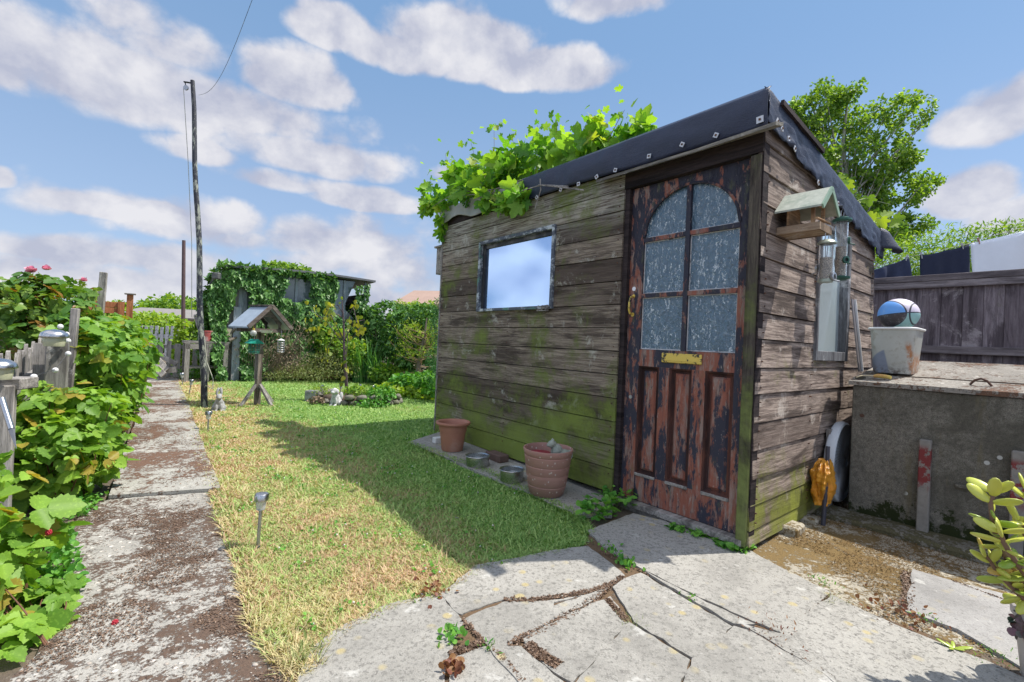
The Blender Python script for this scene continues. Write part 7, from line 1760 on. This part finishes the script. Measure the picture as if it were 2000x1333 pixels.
flakes('moss_debris', 'crumbled brown moss scattered over the rubble path', NEARR, 42000, .0065, M['flake'], 'moss', .05, .016)
flakes('moss_debris', 'brown moss crumbs strewn across the concrete path slabs', PATH, 15000, .009, M['flake'], 'moss', .12, .036)
M['peb'] = simple('pebble', (.42, .37, .32), .8, var=.5, scale=3)
mb = MB(); random.seed(99); PR = np.array(ROUGH); lo = PR.min(0); hi = PR.max(0); cnt = 0
while cnt < 900:
    x, y = random.uniform(lo[0], hi[0]), random.uniform(1.2, hi[1])
    if not inpoly(np.array([x]), np.array([y]), ROUGH)[0]: continue
    s_ = .0035 * random.uniform(.6, 1) * (1 if random.random() < .93 else 2.2); mb.ball((x, y, gz(y) + .015), s_, 6, 4, (random.uniform(.8, 1.6), 1, .6)); cnt += 1
tag(mb.build('pebbles', M['peb'], smooth='all'), 'small loose stones bedded in the rubble path', 'pebbles', kind='stuff')
flakes('moss_debris', 'rusty brown moss crumbs between the shed and the kerb', MOSS, 22000, .007, simple('moss_crumb', (.20, .125, .05), .95, var=.5, scale=40), 'moss', -.05, .016)

# ------------------------------------------------------------------ jade plant, sprig, small leaves at the right edge
m, T, b = newmat('jade_leaf'); t = T.attr(); k = T.mix(T.step(t, .35, .8), (.26, .38, .045), (.56, .58, .10)); k = T.mix(T.step(t, .95, .99), k, (.55, .20, .06)); T.set(b.inputs['Base Color'], k); b.inputs['Roughness'].default_value = .28; b.inputs['Subsurface Weight'].default_value = .15; b.inputs['Subsurface Radius'].default_value = (.01, .01, .004); M['jade'] = m
jb = Vector(D(2050, 1180, 1.5)); jb.z = .25
r = thing('jade_plant', 'fleshy-leaved jade plant with red-tipped leaves leaning in at the right edge', 'plant', jb)
mb = MB(); mb.lathe([(0, -.235), (.070, -.235), (.074, -.23), (.098, -.01), (.106, -.008), (.108, .022), (.102, .026), (.094, .02), (.09, -.02), (0, -.02)], 32); jp = mb.build('pot', simple('pale_pot', (.48, .44, .42), .7, var=.2), None, smooth=True, loc=(jb.x + .03, jb.y, jb.z - .02)); tag(jp, 'pale plant pot under the jade plant at the right edge', 'plant pot')
M['jstem'] = simple('jade_stem', (.20, .12, .08), .7, var=.3)
random.seed(101); stems_ = [[(2050, 1180), (1985, 1120), (1960, 1080), (1940, 1030), (1935, 985), (1942, 962)], [(2050, 1180), (2010, 1130), (1985, 1100), (1960, 1060), (1955, 1040)], [(2050, 1180), (1995, 1165), (1950, 1120), (1925, 1085)], [(2050, 1170), (2030, 1080), (2015, 1000), (2005, 960)], [(2040, 1150), (2010, 1060), (1990, 1020)], [(2050, 1200), (2010, 1190), (1985, 1150)]]
for st_ in stems_:
    dd_ = 1.5 + random.uniform(-.05, .05); pts = [Vector(D(x, y, dd_)) - jb for x, y in st_]; pts[0] = Vector((0, 0, 0))
    mb = MB(); mb.tube(pts, [.011 - .006 * i / (len(pts) - 1) for i in range(len(pts))], 8); mb.build('stem', M['jstem'], r, smooth=True)
    mb = MB()
    L_n = int(1.5 * len(pts))
    for i in range(L_n):
        u = .25 + .77 * i / (L_n - 1); kk = u * (len(pts) - 1); i0 = min(int(kk), len(pts) - 2); c_ = pts[i0].lerp(pts[i0 + 1], min(1., kk - i0)); ax = (pts[i0 + 1] - pts[i0]).normalized()
        for sgn in (0, pi):
            a = sgn + i * 1.4 + random.uniform(-.4, .4); d_ = Vector((cos(a), sin(a), 0)); d_ = (d_ - ax * d_.dot(ax)).normalized(); d_ = (d_ + ax * random.uniform(.1, .6 + (1.2 if i > L_n - 3 else 0))).normalized()
            L_l = random.uniform(.034, .050); Mx = Matrix.Translation(c_ + d_ * L_l * .80) @ d_.to_track_quat('X', 'Z').to_matrix().to_4x4() @ Matrix.Rotation(random.uniform(-1.3, 1.3), 4, 'X')
            mb.ball((0, 0, 0), L_l * .78, 14, 9, (1, .47, .17), M=Mx, tint=random.random() if i < L_n - 3 else random.uniform(.6, 1))
    mb.build('foliage', M['jade'], r, smooth='all')
p = Vector(G(1862, 1284)) + Vector((0, 0, .03)); mb = MB()
for a, L_l in ((2.2, .05), (-.2, .06), (3.6, .035), (.9, .04), (-.7, .03), (1.6, .03)):
    d_ = Vector((cos(a), sin(a), .25)).normalized(); Mx = Matrix.Translation(d_ * L_l * .5) @ d_.to_track_quat('X', 'Z').to_matrix().to_4x4(); mb.ball((0, 0, 0), L_l * .52, 10, 7, (1, .30, .12), M=Mx, tint=.5)
tag(mb.build('succulent_sprig', M['jade'], loc=p, smooth='all'), 'fallen pale green succulent sprig lying on the right-hand slab', 'plant')
p = Vector(D(2000, 1225, 1.5)); plant('small_plant', 'small dark purplish-green plant cut off by the right edge of the view', 'plant', (p[0] + .05, p[1], .02), [(p[0] + .03, p[1], p[2], .05, .05, .04)], 60, .025, 'round', leafmat('purplish', (.10, .16, .12), (.22, .10, .14), .1), stems=8, stemmat=M['jstem'], r0=.002)

# brown moss filling the patio joints
CR = []
for pl_px, wd_ in (([(985, 1183), (1035, 1183), (1080, 1178), (1120, 1172), (1165, 1162), (1195, 1150), (1216, 1136)], .022), ([(1190, 1152), (1165, 1178), (1110, 1212), (1050, 1246), (1012, 1262), (995, 1275)], .026), ([(1030, 1272), (1050, 1290), (1090, 1314)], .03),
                   ([(905, 1222), (940, 1264), (990, 1308), (1040, 1370)], .012), ([(1185, 1182), (1222, 1226)], .014), ([(1640, 1190), (1760, 1245), (1900, 1300), (2000, 1340)], .03), ([(1480, 1250), (1560, 1300), (1640, 1345)], .018), ([(1540, 1255), (1618, 1170)], .012),
                   ([(880, 1292), (940, 1268)], .018), ([(1860, 1145), (1930, 1172), (2000, 1196)], .012), ([(1770, 1125), (1775, 1165), (1768, 1205)], .03), ([(1170, 1085), (1245, 1122), (1330, 1168), (1440, 1222)], .008)):
    CR.append(ribbon(pl_px, wd_ * 1.35))
    flakes('moss_debris', {0: 'dark moss packed in the curved joint between the near slabs', 1: 'dark moss packed in the diagonal joint between the near slabs', 2: 'short thick moss streak near the bottom of the patio', 3: 'moss in the long joint running down from the lawn corner', 4: 'moss in the short joint below the three-way crack', 5: 'moss band in the joint below the right-hand slab',
                           6: 'moss in the joint at the bottom right of the patio', 7: 'moss in the cross joint beside the door slab', 8: 'moss beside the leafy weed in the left crack', 9: 'moss in the crack across the right-hand slab', 10: 'moss along the torn left edge of the right-hand slab', 11: 'thin moss line along the front of the door slab'}[len(CR) - 1], CR[-1], 3200, .009, M['flake'], 'moss', None, .0225)

# clover heads and fallen petals in the grass
q = []
LP_ = np.array(LAWN); lo = LP_.min(0); hi = LP_.max(0)
while len(q) < 170:
    x, y = RNG.uniform(lo[0], hi[0]), RNG.uniform(lo[1], min(hi[1], 6.5))
    if inpoly(np.array([x]), np.array([y]), LAWN)[0] and RNG.random() < (1 if abs((x * SD[0] + y * SD[1]) - (K @ SD) + 1.2) < .8 else .25): q.append((x, y))
mb = MB()
for x, y in q: mb.ball((x, y, gz(y) + .022), .0048, 6, 5)
tag(mb.build('clover_heads', simple('clover_white', (.66, .60, .56), .8), smooth='all'), 'tiny white clover heads dotted through the lawn', 'clover', kind='stuff')
wl = np.array([[x, y, gz(y) + .018] for x, y in q]); wl = np.repeat(wl, 16, 0) + RNG.standard_normal((len(q) * 16, 3)) * np.array([.035, .035, .002])
tag(leaves_at('clover_leaves', wl, np.tile([[0, 0, 1.]], (len(wl), 1)), .012, 'round', M['lf_weed'], None, jit=.3, droop=0.), 'small round clover leaves growing among the grass', 'clover', kind='stuff')

# taller tufts standing out of the turf
tag(grass('grass', LAWN, 9000, .025, .05, M['blade'], .8), 'scattered taller grass tufts standing above the mown lawn', 'grass', kind='stuff')
